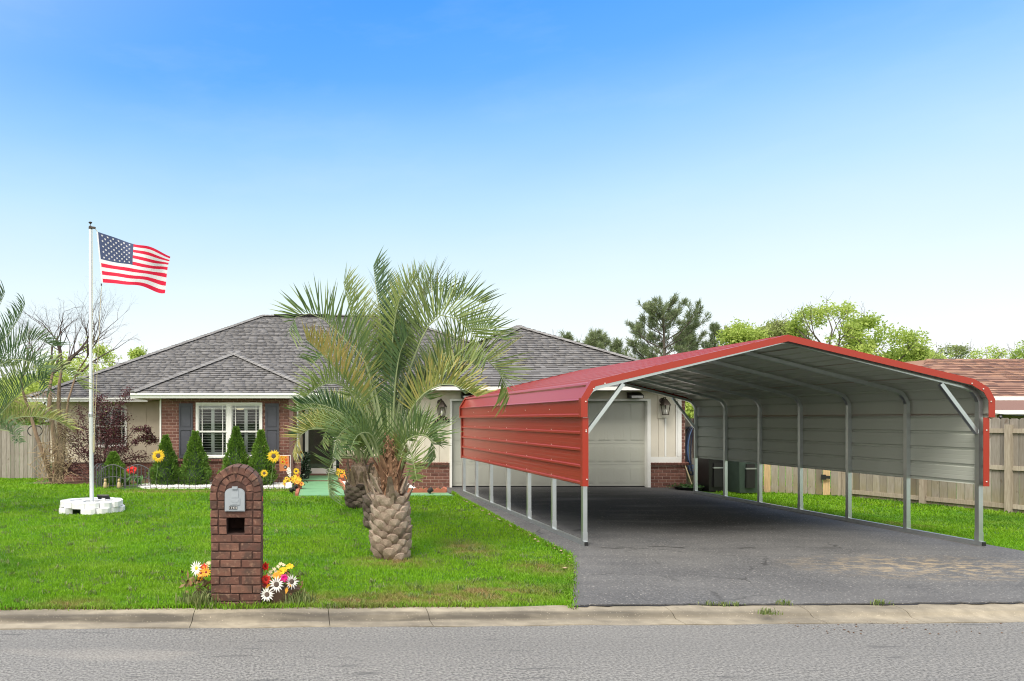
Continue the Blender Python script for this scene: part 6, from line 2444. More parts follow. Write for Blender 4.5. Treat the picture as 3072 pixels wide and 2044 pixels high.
# ------------------------------------------------------------------ beds in front of the house
def pebbles(name, label, poly, n, rg, size, m_, z0=0.0, cat='gravel'):
    px = np.array(poly)
    lo, hi = px.min(0), px.max(0)
    pts = []
    while len(pts) < n:
        p = rg.uniform(lo, hi)
        ins = False
        for (ax, ay), (bx, by2) in zip(poly, poly[1:] + poly[:1]):
            if (ay > p[1]) != (by2 > p[1]) and p[0] < (bx - ax) * (p[1] - ay) / (by2 - ay) + ax:
                ins = not ins
        if ins:
            pts.append(p)
    pts = np.array(pts)
    octv = np.array([(1, 0, 0), (-1, 0, 0), (0, 1, 0), (0, -1, 0), (0, 0, 1), (0, 0, -1), ], float)
    octf = np.array([(0, 2, 4), (2, 1, 4), (1, 3, 4), (3, 0, 4), (2, 0, 5), (1, 2, 5), (3, 1, 5), (0, 3, 5)])
    V, Fc, T = [], [], []
    for i, p in enumerate(pts):
        an = rg.uniform(0, 6.28)
        c, s = math.cos(an), math.sin(an)
        v = octv * rg.uniform(0.6, 1.3, (6, 1)) * size * np.array((rg.uniform(.8, 1.4), rg.uniform(.7, 1.1), rg.uniform(.5, .9)))
        v = v @ np.array([[c, -s, 0], [s, c, 0], [0, 0, 1]]).T
        V.append(v + np.array((p[0], p[1], z0 + rg.uniform(0, size * 1.2))))
        Fc.append(octf + 6 * i)
        T += [rg.random()] * 8
    o = put(name, fast_mesh(name, np.concatenate(V), np.concatenate(Fc), m_, np.array(T)), (0, 0, 0))
    return tag(kind(o, 'stuff'), label, cat)


rgp = np.random.default_rng(12)
bed1 = [(-3.75, 18.45), (-0.05, 18.45), (-0.02, 19.8), (-3.6, 19.95), (-4.1, 19.2)]
MB().prism([(x, y, -0.06) for x, y in bed1], (0, 0, 0.075)).build('gravel_base', pebble_m, origin=(-2, 19, -0.06))
kind(bpy.data.objects['gravel_base'], 'structure')
pebbles('white_gravel', 'white marble chips in the bed under the front window', bed1, 5200, rgp, 0.022, pebble_m, 0.015)
bed2 = [(1.30, 17.42), (3.02, 17.42), (3.02, 20.4), (1.32, 20.4)]
MB().prism([(x, y, -0.06) for x, y in bed2], (0, 0, 0.10)).build('gravel_base', pebble_m, origin=(2, 19, -0.06))
kind(bpy.data.objects['gravel_base.001'], 'structure')
pebbles('white_gravel', 'white marble chips in the bed between porch and garage', bed2, 3200, rgp, 0.022, pebble_m, 0.035)
bed3 = [(-7.4, 21.1), (-4.3, 20.6), (-3.8, 20.0), (-3.7, 22.4), (-7.4, 22.4)]
vs_ = [(x, y, gz(x, y) + 0.012) for x, y in bed3]
MB().add(vs_ + [(x, y, z - 0.1) for x, y, z in vs_], [tuple(range(5))] + [(i, (i + 1) % 5, (i + 1) % 5 + 5, i + 5) for i in range(5)]).build('mulch_base', mulch_m, origin=(-5, 21, 0))
kind(bpy.data.objects['mulch_base'], 'structure')

# scalloped terracotta edging: front run and the run beside the walk
edg = thing('scalloped_edging', 'scalloped terracotta edging along the white gravel bed by the garage', 'edging', (2.3, 17.35, 0))


def edge_piece(a, b, h=0.125):
    a, b = Vector((*a, 0)), Vector((*b, 0))
    d_ = (b - a)
    n_ = 3
    prof = [(0.0, -0.05), (1.0, -0.05)]
    for i in range(n_ - 1, -1, -1):
        for k in range(6):
            t = 1 - k / 5
            prof.append(((i + t) / n_, h - 0.038 + 0.038 * math.sin(math.pi * t)))
    nr_ = Vector((d_.y, -d_.x, 0)).normalized() * 0.05
    MB().prism([a + d_ * s + Vector((0, 0, z)) for s, z in prof], nr_).build('edging_block', terra_m, edg)


xs_ = np.linspace(1.25, 3.62, 7)
for a, b in zip(xs_[:-1], xs_[1:]):
    edge_piece((a + 0.006, 17.40), (b - 0.006, 17.40))
ys_ = np.linspace(20.3, 17.40, 8)
for a, b in zip(ys_[:-1], ys_[1:]):
    edge_piece((1.285, a - 0.006), (1.285, b + 0.006))
edge_piece((3.60, 17.40), (3.60, 17.70))
lft = thing('brick_edging', 'short terracotta brick border on the left side of the green walk', 'edging', (0.1, 17.5, 0))
for k in range(10):
    y = 16.75 + 0.36 * k
    MB().box(0.045 + 0.012 * k, 0.115 + 0.012 * k, y, y + 0.34, -0.05, 0.055).build('edging_brick', terra_m, lft)


# cone shaped evergreens
def evergreen(u, vtop, vbot, wpx, Y, label, seed, bush=None):
    rg = np.random.default_rng(seed)
    b = P(u, vbot, Y)
    zb = gz(b.x, Y)
    top = P(u, vtop, Y).z
    h = top - zb
    r = wpx * Y / F / 2
    t = thing('conical_evergreen', label, 'shrub', (b.x, Y, zb), 'clipped conical evergreens along the house')
    n = 5200
    hh = rg.random(n) ** 1.15 * 0.97
    rad = r * np.minimum(1.0, (1 - hh) * 1.25 + 0.03) * (0.86 + 0.14 * np.minimum(1, hh * 8)) * (1 + 0.09 * np.sin(hh * 23 + seed) + rg.normal(0, 0.06, n))
    an = rg.uniform(0, 2 * math.pi, n)
    rad *= 1 + 0.12 * np.sin(an * 5 + hh * 9 + seed) + 0.08 * np.sin(an * 11 - hh * 17 + seed * 2)
    rad *= rg.uniform(0.75, 1.0, n) ** 0.5
    pos = np.stack([b.x + rad * np.cos(an), Y + rad * np.sin(an), zb + 0.03 + hh * h], 1)
    d_ = np.stack([np.cos(an) * 0.8, np.sin(an) * 0.8, np.full(n, 0.8)], 1) + rg.normal(0, 0.35, (n, 3))
    v, f = leaf_cloud(pos, d_, 0.075, 0.034, rg)
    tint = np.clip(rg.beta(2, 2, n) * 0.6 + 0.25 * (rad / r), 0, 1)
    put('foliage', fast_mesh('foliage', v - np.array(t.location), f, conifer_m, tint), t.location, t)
    MB().tube([(b.x, Y, zb - 0.02), (b.x, Y, zb + h * 0.8)], [0.035, 0.008], 8).build('trunk', trunk_m, t)
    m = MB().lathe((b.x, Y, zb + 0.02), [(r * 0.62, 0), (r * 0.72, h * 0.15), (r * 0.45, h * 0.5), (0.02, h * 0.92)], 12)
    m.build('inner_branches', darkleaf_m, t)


evergreen(340, 1360, 1462, 84, 19.7, 'smallest conical evergreen, behind the arched iron fence', 1)
evergreen(497, 1308, 1452, 80, 19.35, 'conical evergreen under the left slate shutter behind a sunflower stake', 2)
evergreen(586, 1296, 1452, 84, 19.3, 'conical evergreen in front of the left half of the big window', 3)
evergreen(708, 1283, 1450, 84, 19.35, 'conical evergreen in front of the right half of the big window', 4)
evergreen(783, 1293, 1452, 76, 19.25, 'conical evergreen against the right slate shutter', 5)


# burgundy shrub with loose arching sprays
def burgundy():
    rg = np.random.default_rng(8)
    rr = random.Random(8)
    Y = 21.3
    b = P(300, 1462, Y)
    zb = gz(b.x, Y)
    t = thing('burgundy_shrub', 'tall loose burgundy-leaved shrub covering the side window', 'shrub', (b.x, Y, zb))
    sp = [[(300, 1455), (290, 1330), (285, 1240), (290, 1190)], [(300, 1455), (320, 1330), (345, 1240), (375, 1190), (395, 1175)], [(300, 1455), (270, 1340), (250, 1270), (235, 1220)],
          [(305, 1455), (300, 1350), (310, 1260), (330, 1210)], [(300, 1455), (250, 1370), (215, 1330), (190, 1300), (185, 1260)], [(300, 1455), (240, 1410), (200, 1370), (165, 1345)],
          [(305, 1455), (360, 1370), (400, 1330), (430, 1310), (450, 1330)], [(305, 1455), (370, 1330), (400, 1290), (440, 1285), (450, 1310), (470, 1325)], [(305, 1450), (350, 1390), (400, 1370), (440, 1375)],
          [(300, 1455), (230, 1420), (190, 1400), (170, 1410)], [(305, 1455), (330, 1390), (355, 1350), (380, 1340)], [(300, 1455), (280, 1390), (240, 1330), (225, 1290), (215, 1270)],
          [(300, 1455), (330, 1300), (350, 1260), (380, 1250)], [(300, 1455), (310, 1400), (290, 1370), (260, 1360)], [(305, 1455), (330, 1420), (300, 1400), (270, 1400)], [(305, 1455), (320, 1300), (300, 1220), (300, 1190)],
          [(305, 1455), (320, 1340), (340, 1300), (360, 1280)], [(305, 1455), (320, 1370), (345, 1330), (365, 1310)]]
    m = MB()
    pos, dirs = [], []
    for i, s in enumerate(sp):
        pts = [P(u, v, Y + 0.35 * rr.uniform(-1, 1) * (k / len(s))) for k, (u, v) in enumerate(s)]
        m.tube(pts, [0.018 * (1 - 0.8 * k / (len(pts) - 1)) for k in range(len(pts))], 5)
        for k in range(len(pts) - 1):
            w_ = 1.0 if k else 0.15
            dens = 60 if i in (6, 7) and k < 2 else 260
            for j in range(int(dens * w_)):
                p = pts[k].lerp(pts[k + 1], rr.random())
                sg = 0.105 if i not in (6, 7) else 0.06
                pos.append(p + Vector((rr.gauss(0, sg), rr.gauss(0, sg), rr.gauss(0, sg * 0.8))))
                dirs.append((rr.gauss(0, 1), rr.gauss(-0.2, 1), rr.gauss(-0.1, 0.6)))
    m.build('stems', twig_m, t)
    pos, dirs = np.array(pos), np.array(dirs)
    v, f = leaf_cloud(pos, dirs, 0.065, 0.034, rg)
    n = len(pos)
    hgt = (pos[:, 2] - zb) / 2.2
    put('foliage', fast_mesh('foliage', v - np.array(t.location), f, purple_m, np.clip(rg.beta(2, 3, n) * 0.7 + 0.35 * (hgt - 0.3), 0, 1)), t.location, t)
    n = 420
    pos = pos[rg.choice(len(pos), n)] + rg.normal(0, 0.05, (n, 3))
    pos = pos[pos[:, 2] > zb + 1.0]
    v, f = leaf_cloud(pos, rg.normal(size=(len(pos), 3)), 0.06, 0.03, rg)
    o = put('foliage', fast_mesh('foliage', v - np.array(t.location), f, olive_m, rg.random(len(pos))), t.location, t)
    o['label'] = 'a few green leaves among the burgundy ones'


burgundy()


# ------------------------------------------------------------------ trees
def branch(m, p, d_, L, r, depth, rr, tips, spread=0.55, up=0.10, kids=(2, 3), seg=3, shrink=0.70, n=5, droop=0.0):
    pts = [p]
    rs = [r]
    for i in range(seg):
        d_ = (d_ + Vector((rr.gauss(0, 0.12), rr.gauss(0, 0.12), rr.gauss(0, 0.10) + up * 0.3 - droop * (1 if depth <= 1 else 0)))).normalized()
        p = p + d_ * L / seg
        pts.append(p)
        rs.append(r * (1 - 0.40 * (i + 1) / seg))
    m.tube(pts, rs, n if depth > 1 else 4, cap=False)
    if depth == 0:
        tips.append((p, d_))
        return
    for k in range(rr.randint(*kids)):
        q = pts[rr.randint(2, seg)] if k else pts[-1]
        nd = (d_ + Vector((rr.gauss(0, spread), rr.gauss(0, spread), rr.gauss(up, spread * 0.7)))).normalized()
        branch(m, q, nd, L * shrink * rr.uniform(0.8, 1.2), rs[-1] * (0.9 if k == 0 else 0.7), depth - 1, rr, tips, spread, up, kids, seg, shrink, n, droop)


# bare crape myrtle on the left
rr = random.Random(31)
BY = 21.2
bt = thing('bare_tree', 'bare many-stemmed tree with dark fine twigs by the left corner of the house', 'tree', tuple(P(165, 1450, BY)))
zb = gz(P(165, 1450, BY).x, BY)
m = MB()
stems = [([(160, 1450), (140, 1390), (110, 1310), (90, 1240), (70, 1180), (62, 1140)], 0.075), ([(172, 1450), (172, 1380), (160, 1290), (148, 1220), (150, 1160), (158, 1120)], 0.10), ([(180, 1450), (186, 1370), (178, 1290), (176, 1210), (178, 1150), (185, 1110)], 0.095),
         ([(182, 1400), (196, 1290), (205, 1200), (230, 1120), (262, 1070)], 0.05)]
tips = []
tw = MB()
for pts, r in stems:
    pp = [P(u, v, BY + rr.uniform(-0.3, 0.3) * (k / 5)) for k, (u, v) in enumerate(pts)]
    pp[0].z = zb - 0.05
    m.tube(pp, [r * (1 - 0.62 * k / (len(pp) - 1)) for k in range(len(pp))], 9)
    d_ = (pp[-1] - pp[-2]).normalized()
    for k in range(4):
        nd = (d_ + Vector((rr.gauss(0.05, 0.42), rr.gauss(0, 0.4), rr.gauss(0.1, 0.25)))).normalized()
        branch(tw, pp[-1], nd, 0.85, r * 0.42, 5, rr, tips, 0.46, 0.14, (2, 3), 3, 0.68, 5, 0.12)
m.build('trunk', trunk_m, bt)
branch(tw, P(225, 1130, BY), Vector((0.8, -0.1, 0.62)), 0.95, 0.036, 5, rr, tips, 0.42, 0.02, (2, 3), 3, 0.66, 5, 0.20)
tw.build('branches', twig_m, bt)
# dry vine stems and straw tangled round the trunks
vine = MB()
for k in range(150):
    u, v = rr.uniform(120, 200), rr.uniform(1330, 1450)
    a = P(u, v, BY - 0.25 + rr.uniform(-.1, .1))
    b = a + Vector((rr.gauss(0, 0.25), rr.uniform(-0.2, 0.1), rr.gauss(0.05, 0.25)))
    if b.z < zb:
        b.z = zb + 0.02
    vine.tube([a, a.lerp(b, 0.5) + Vector((rr.gauss(0, .05), 0, rr.gauss(0.03, .05))), b], 0.008, 4)
o = tag(kind(vine.build('dry_vines', dead_m), 'stuff'), 'tangle of dry vine stems round the bare tree trunks', 'vines')


def leafy_tree(u, v, w, h, Y, label, seed, m_, base_v=None, n_leaf=70, leaf=0.16, cluster=0.55, trunk=True, group='trees beyond the house', bark=None, name='leafy_tree', dens=1.0):
    """crown centred at pixel (u, v) of size w x h pixels on depth Y"""
    rr = random.Random(seed)
    rg = np.random.default_rng(seed)
    s = Y / F
    c = P(u, v, Y)
    rw, rh = w * s / 2, h * s / 2
    t = thing(name, label, 'tree', (c.x, Y, 0), group)
    m = MB()
    tips = []
    hb = max(0.4, c.z - rh * 0.85)
    m.tube([(c.x, Y, -0.3), (c.x + rr.uniform(-.1, .1), Y, hb * 0.5), (c.x, Y, hb)], [0.03 * (rw + rh) + 0.08, 0.025 * (rw + rh) + 0.06, 0.02 * (rw + rh) + 0.05], 8)
    nb_ = 7
    for k in range(nb_):
        a = 2 * math.pi * k / nb_ + rr.uniform(-.3, .3)
        e = rr.uniform(0.15, 1.2)
        d_ = Vector((math.cos(a) * math.cos(e) * rw / max(rw, rh), math.sin(a) * math.cos(e) * rw / max(rw, rh), math.sin(e)))
        branch(m, Vector((c.x, Y, hb)), d_.normalized(), (rw * math.cos(e) + 1.6 * rh * math.sin(e)) * 0.62, 0.012 * (rw + rh) + 0.02, 3, rr, tips, 0.50, 0.12, (2, 3), 3, 0.60)
    m.build('trunk', bark or greybark_m, t)
    P_, D_ = [], []
    for p, d_ in tips:
        q = np.array(p)
        k = ((q[0] - c.x) / rw) ** 2 + ((q[1] - Y) / rw) ** 2 + ((q[2] - c.z) / rh) ** 2
        if k > 1.35:
            q = np.array((c.x, Y, c.z)) + (q - np.array((c.x, Y, c.z))) / math.sqrt(k) * 1.08
        nl = int(n_leaf * rg.uniform(0.4, 1.4) * dens)
        P_.append(q + rg.normal(0, cluster * 0.42, (nl, 3)) * (1, 1, 0.7))
        D_.append(rg.normal(0, 1, (nl, 3)) + np.array((0, 0, -0.3)))
    for i in range(int(26 * dens)):
        q = rg.normal(size=3)
        q = q / np.linalg.norm(q) * rg.uniform(0.35, 1.0) ** 0.6
        q = np.array((c.x, Y, c.z)) + q * np.array((rw, rw, rh)) * 0.95
        nl = int(n_leaf * rg.uniform(0.4, 1.4))
        P_.append(q + rg.normal(0, cluster * 0.45, (nl, 3)) * (1, 1, 0.6))
        D_.append(rg.normal(0, 1, (nl, 3)) + np.array((0, 0, -0.3)))
    pos, dd = np.concatenate(P_), np.concatenate(D_)
    v_, f_ = leaf_cloud(pos, dd, leaf, leaf * 0.55, rg)
    cl = np.repeat(rg.random(len(P_)) * 0.5, [len(x) for x in P_])
    put('crown', fast_mesh('crown', v_ - np.array((c.x, Y, 0)), f_, m_, np.clip(cl + rg.random(len(pos)) * 0.5, 0, 1)), (c.x, Y, 0), t)
    return t


def pine(u, vtop, w, Y, label, seed, zlow=0.30, dens=1.0, conic=0.75):
    rr = random.Random(seed)
    rg = np.random.default_rng(seed)
    s = Y / F
    top = P(u, vtop, Y)
    h = top.z
    rw = w * s / 2
    t = thing('pine_tree', label, 'tree', (top.x, Y, 0), 'trees beyond the house')
    m = MB()
    m.tube([(top.x, Y, -0.3), (top.x + 0.1, Y, h * 0.5), (top.x, Y, h * 0.98)], [0.20, 0.13, 0.02], 8)
    tuf = [((top.x, Y, h * 0.985), (0, 0, 1))]
    nw = 15
    for i in range(nw):
        f = i / (nw - 1)
        z = h * (zlow + (0.95 - zlow) * f)
        L0 = rw * (1.0 - f ** 1.3 * conic) * rr.uniform(0.7, 1.15)
        for k in range(rr.randint(4, 6)):
            a = rr.uniform(0, 2 * math.pi)
            L = L0 * rr.uniform(0.55, 1.1)
            p = Vector((top.x, Y, z))
            d_ = Vector((math.cos(a), math.sin(a), 0.35 + 0.35 * f))
            pts = [p, p + d_ * L * 0.5, p + d_ * L * 0.85 + Vector((0, 0, 0.10 * L)), p + d_ * L + Vector((0, 0, 0.25 * L))]
            m.tube(pts, [0.045 * (1 - f * 0.6), 0.03, 0.018, 0.010], 5, cap=False)
            tuf.append((tuple(pts[-1]), (d_.x * 0.5, d_.y * 0.5, 1)))
            for j in range(int(max(2, L * 4.2 * dens))):
                q = pts[1].lerp(pts[2], rr.random()) if rr.random() < 0.6 else pts[2].lerp(pts[3], rr.random())
                sd = Vector((-d_.y, d_.x, 0)) * rr.uniform(-0.45, 0.45) * L * 0.6
                e = q + sd + Vector((0, 0, rr.uniform(0.0, 0.35)))
                m.tube([q, e], [0.012, 0.006], 4, cap=False)
                tuf.append((tuple(e), (sd.x * 0.6 + d_.x * .4, sd.y * 0.6 + d_.y * .4, 0.8)))
    m.build('trunk', greybark_m, t)
    nn = 44
    P_, D_ = [], []
    for p, d_ in tuf:
        dv = np.array(d_) / np.linalg.norm(d_)
        P_.append(np.array(p) - dv * rg.uniform(0, 0.30, nn)[:, None])
        D_.append(dv * 0.8 + rg.normal(0, 0.55, (nn, 3)))
    pos, dd = np.concatenate(P_), np.concatenate(D_)
    v_, f_ = leaf_cloud(pos, dd, 0.30, 0.030, rg)
    cl = np.repeat(rg.random(len(tuf)) * 0.55, nn)
    put('crown', fast_mesh('crown', v_ - np.array((top.x, Y, 0)), f_, pine_m, np.clip(cl + rg.random(len(pos)) * 0.45, 0, 1)), (top.x, Y, 0), t)


pine(1990, 922, 360, 45, 'largest pine with a rounded open crown behind the carport roof', 1, 0.25, 1.15, 0.72)
pine(2143, 974, 170, 47, 'slender pine right of the largest pine', 2, 0.25, 1.0, 0.85)
pine(1790, 1006, 200, 42, 'pine peeping over the right slope of the garage roof', 3, 0.2, 1.1, 0.7)
pine(1850, 1030, 110, 43, 'lowest pine, between garage roof and the largest pine', 6, 0.2, 1.0, 0.7)
pine(1700, 1012, 120, 44, 'pine top just left of the pine over the garage slope', 12, 0.2, 1.0, 0.75)
pine(2060, 1000, 150, 50, 'pine behind, between the largest pine and the slender pine', 14, 0.2, 1.0, 0.75)
leafy_tree(2232, 1045, 90, 120, 40, 'small light green tree right of the slender pine', 4, lime_m, dens=1.0)
leafy_tree(2335, 1040, 120, 110, 41, 'olive green tree behind the carport peak', 5, olive_m, dens=1.3)
leafy_tree(2280, 1075, 70, 70, 43, 'dark little tree between the light green one and the carport peak', 15, olive_m, dens=1.3)
leafy_tree(2490, 1010, 200, 180, 38, 'tall airy tree with olive leaves right of the carport peak', 7, lime_m, leaf=0.15, cluster=0.40, dens=0.55)
leafy_tree(2635, 1055, 180, 180, 37, 'bright lime green tree at the right behind the carport roof', 8, lime_m, leaf=0.16, cluster=0.5, dens=0.9)
leafy_tree(2540, 1110, 170, 120, 36, 'low yellow-green tree under the airy tree', 9, lime_m, dens=0.9)
leafy_tree(2760, 1110, 110, 90, 40, 'small green tree left of the neighbour roof', 10, lime_m, dens=1.2)
leafy_tree(2855, 1078, 80, 70, 50, 'dark tree showing over the neighbour roof', 11, olive_m, dens=0.4, cluster=0.4, n_leaf=22)
leafy_tree(2965, 1080, 76, 66, 52, 'green tree over the right part of the neighbour roof', 16, lime_m, dens=0.35, cluster=0.4, n_leaf=22)
leafy_tree(3085, 1080, 60, 100, 50, 'green tree at the right edge above the neighbour roof', 17, lime_m, dens=0.5, cluster=0.4, n_leaf=24)
leafy_tree(245, 1150, 200, 210, 36, 'lime green tree behind the bare tree', 18, lime_m, leaf=0.16, cluster=0.5, dens=0.8)
leafy_tree(110, 1215, 220, 140, 38, 'lime green bush-like tree low at the left above the fence', 19, lime_m, leaf=0.16, cluster=0.7, dens=1.5)
leafy_tree(415, 1082, 40, 66, 40, 'tiny tree top over the left roof slope', 20, lime_m, dens=0.2, cluster=0.25)
leafy_tree(20, 1240, 160, 120, 34, 'green tree above the grey fence at the left edge', 22, lime_m, dens=1.5)
leafy_tree(2075, 1235, 100, 120, 30, 'lime green tree glimpsed between garage corner and carport', 23, lime_m, dens=1.8)
for i, (u, Y) in enumerate(((1650, 60), (1950, 62))):
    leafy_tree(u, 1175, 300, 150, Y, ['green tree far behind the garage', 'green tree far behind the pines', 'green tree far behind the carport peak', 'green tree far behind the lime tree'][i], 40 + i, olive_m, leaf=0.24, cluster=1.0, dens=1.2)


# ------------------------------------------------------------------ garden ornaments
def pinwheel(u, v, r_px, Y, vbase, label, layers=3):
    c = P(u, v, Y)
    r = r_px * Y / F
    b = P(u, vbase, Y)
    t = thing('sunflower_stake', label, 'sunflower', (c.x, Y, gz(c.x, Y)), 'metal sunflower stakes')
    m = MB()
    flower(m, c + Vector((0, -0.03, 0)), (rf.uniform(-.15, .15), -1, 0.10), r, 16, 0, 1, rf, 0.36, layers, 0.22, 1.15)
    m.build('flower_head', [yellow_m, disc_m], t)
    MB().tube([(c.x, Y, c.z), (c.x - 0.04, Y + 0.02, (c.z + b.z) / 2), (c.x - 0.10, Y, gz(c.x, Y) - 0.02)], 0.009, 6).build('stem', stem_m, t)


pinwheel(476, 1368, 22, 18.7, 1464, 'large yellow sunflower stake left of the front window shrubs')
pinwheel(821, 1369, 22, 18.7, 1464, 'large yellow sunflower stake beside the orange garden flag')
pinwheel(793, 1420, 13, 18.6, 1464, 'small yellow sunflower stake low before the rightmost evergreen', 2)
pinwheel(889, 1414, 11, 18.7, 1450, 'small yellow sunflower stake above the flower pots by the porch post', 2)

gf = thing('garden_flag', 'orange garden flag printed with sunflowers hanging by the porch post', 'garden flag', (-0.17, 18.9, 0))
gY = 18.9
ga, gb, gc, gd_ = P(837, 1368, gY), P(866, 1367, gY), P(869, 1412, gY), P(839, 1414.5, gY)
MB().prism([ga, gb, gc, gd_], (0, 0.003, 0)).build('cloth', mat('orange_cloth', (0.72, 0.28, 0.12), 0.8, transl=0.2), gf)
m = MB()
for (u, v, r, pi) in ((848, 1377, 0.055, 0), (858, 1380, 0.05, 2), (848, 1386, 0.075, 0), (860, 1389, 0.045, 2), (845, 1371, 0.045, 0), (856, 1372, 0.045, 0)):
    flower(m, P(u, v, gY) + Vector((0, -0.004, 0)), (0, -1, 0), r, 10, pi, 6, rf, 0.36, 1, 0.01)
m.build('printed_flowers', FM, gf)
m = MB().lathe(P(856, 1401.5, gY) + Vector((0, -0.003, 0)), [(0.045, 0), (0.045, 0.001)], 16, axis=(0, -1, 0))
m.build('printed_circle', black_m, gf)
m = MB()
for dz in (-0.010, 0.006):
    m.box(P(856, 1401.5, gY).x - 0.026, P(856, 1401.5, gY).x + 0.026, gY - 0.0055, gY - 0.0045, P(856, 1401.5, gY).z + dz - 0.004, P(856, 1401.5, gY).z + dz + 0.004)
m.build('printed_lettering', wl, gf)
m = MB()
m.tube([tuple(ga + Vector((-0.02, 0.01, 0.004))), tuple(gb + Vector((0.05, 0.01, 0.004)))], 0.008, 6)
m.tube([tuple(gb + Vector((0.05, 0.01, 0.004))), (gb.x + 0.05, gY + 0.01, -0.02)], 0.007, 6)
m.build('stand', wl, gf)


def potflowers(name, label, spots, Y, pot, group, potm=terra_m):
    t = thing(name, label, 'flowers', (pot[0], pot[1], 0), group)
    MB().lathe((pot[0], pot[1], 0.0), [(pot[2] * 0.7, 0.0), (pot[2], pot[3]), (pot[2] * 1.08, pot[3]), (pot[2] * 1.08, pot[3] + 0.03), (pot[2] * 0.9, pot[3] + 0.03)], 16).build('pot', potm, t)
    for (u, v, rpx, pi, di, ly) in spots:
        bloom(t, u, v, Y + rf.uniform(-0.08, 0.08), rpx * Y / F, 11, pi, di, layers=ly, base=(pot[0], pot[1], pot[3]), dr=0.30)
    rg = np.random.default_rng(len(spots))
    pos = rg.normal(0, 0.10, (60, 3)) * (1, 0.6, 0.8) + np.array((pot[0], pot[1], pot[3] + 0.10))
    v_, f_ = leaf_cloud(pos, rg.normal(size=(60, 3)), 0.09, 0.04, rg)
    put('leaves', fast_mesh('leaves', v_ - np.array(t.location), f_, darkleaf_m, rg.random(60)), t.location, t)


pA = G(896, 1470)
potflowers('flower_pot', 'terracotta pot heaped with yellow and orange flowers left of the green walk', [(872, 1438, 9, 0, 7, 1), (860, 1436, 8, 0, 7, 1), (884, 1432, 10, 0, 0, 2), (892, 1434, 10, 0, 0, 2), (898, 1440, 9, 0, 0, 2), (880, 1442, 9, 0, 3, 1), (892, 1447, 9, 3, 2, 2), (899, 1450, 8, 2, 7, 2), (905, 1452, 9, 3, 7, 1), (889, 1453, 8, 2, 2, 2), (893, 1428, 7, 2, 7, 1), (855, 1452, 9, 0, 7, 1), (864, 1444, 8, 0, 7, 1), (854, 1444, 7, 0, 0, 1)], 18.1, (pA.x, 18.2, 0.10, 0.16), 'pots of artificial flowers')
pB = G(985, 1440)
potflowers('flower_pot', 'cluster of yellow sunflowers and orange blooms at the edging head right of the door', [(1012, 1420, 8, 0, 7, 1), (1022, 1414, 8, 0, 7, 1), (1031, 1416, 8, 0, 7, 1), (1018, 1426, 8, 0, 7, 1), (1028, 1428, 8, 2, 2, 2), (1036, 1424, 8, 3, 7, 1), (1024, 1435, 7, 2, 7, 2), (1042, 1432, 7, 3, 2, 1), (1014, 1410, 6, 0, 7, 1), (1049, 1412, 5, 0, 0, 1), (1034, 1436, 6, 2, 2, 1)], 20.0, (1.36, 20.1, 0.13, 0.14), 'pots of artificial flowers')
wf = thing('white_flower_stalk', 'stalk of white blossoms rising among the yellow flowers by the post', 'flowers', (-0.12, 18.4, 0))
for u, v in ((866, 1406), (868, 1411), (863, 1415), (865, 1419), (869, 1423), (868, 1428), (864, 1409), (870, 1416)):
    bloom(wf, u, v, 18.4, 0.042, 7, 4, 5, layers=2, base=(-0.11, 18.4, 0.3) if v > 1420 else None)
MB().tube([(-0.11, 18.42, 0.55), (-0.10, 18.42, 0.25), (-0.10, 18.42, 0.0)], 0.006, 5).build('stem', stem_m, wf)
gp = thing('hanging_pot', 'little grey pot of dull yellow flowers on the pier beside the storm door', 'flowers', (0.30, 19.95, 0.62))
MB().lathe((0.24, 20.9, 0.05), [(0.05, 0), (0.05, 0.45), (0.10, 0.60), (0.11, 0.72), (0.09, 0.72)], 12).build('pot', galv_m, gp)
for u, v in ((902, 1358), (908, 1360), (899, 1363), (905, 1366)):
    bloom(gp, u, v, 20.88, 0.055, 9, 3, 1, layers=2)
dp = thing('dark_potted_shrub', 'dark leafy potted shrub standing left of the storm door', 'plant', (0.33, 20.7, 0.06))
MB().lathe((0.33, 20.9, 0.06), [(0.12, 0), (0.16, 0.22), (0.14, 0.22)], 14).build('pot', black_m, dp)
rg = np.random.default_rng(55)
n = 900
hh = rg.random(n)
an = rg.uniform(0, 6.28, n)
ra = 0.19 * np.sqrt(rg.random(n)) * (1 - 0.5 * hh)
pos = np.stack([0.33 + ra * np.cos(an), 20.9 + ra * np.sin(an), 0.20 + hh * 0.60], 1)
v_, f_ = leaf_cloud(pos, rg.normal(size=(n, 3)), 0.075, 0.04, rg)
put('foliage', fast_mesh('foliage', v_ - np.array(dp.location), f_, darkleaf_m, rg.random(n)), dp.location, dp)


def solar(u, v, Y, label, panel=True, flip=1):
    c = P(u, v, Y)
    t = thing('solar_spotlight', label, 'light', (c.x, Y, 0), 'black solar spotlights on stakes')
    MB().tube([(c.x, Y, -0.03), (c.x, Y, c.z - 0.04)], [0.010, 0.022], 8).build('stake', black_m, t)
    MB().lathe((c.x - 0.05 * flip, Y + 0.02, c.z - 0.03), [(0.030, 0), (0.050, 0.05), (0.055, 0.13), (0.04, 0.135)], 14, axis=(0.8 * flip, -0.3, 0.5)).build('lamp_head', black_m, t)
    if panel:
        m = MB()
        m.obox((c.x - 0.09 * flip, Y + 0.06, c.z + 0.10), (0.06, 0, 0.01), (0, 0.05, 0.06), (0.0, -0.006, 0.006))
        m.build('solar_panel', mat('solar_panel', (0.42, 0.43, 0.46), 0.25, metal=0.2) if 'solar_panel' not in MATS else MATS['solar_panel'], t)


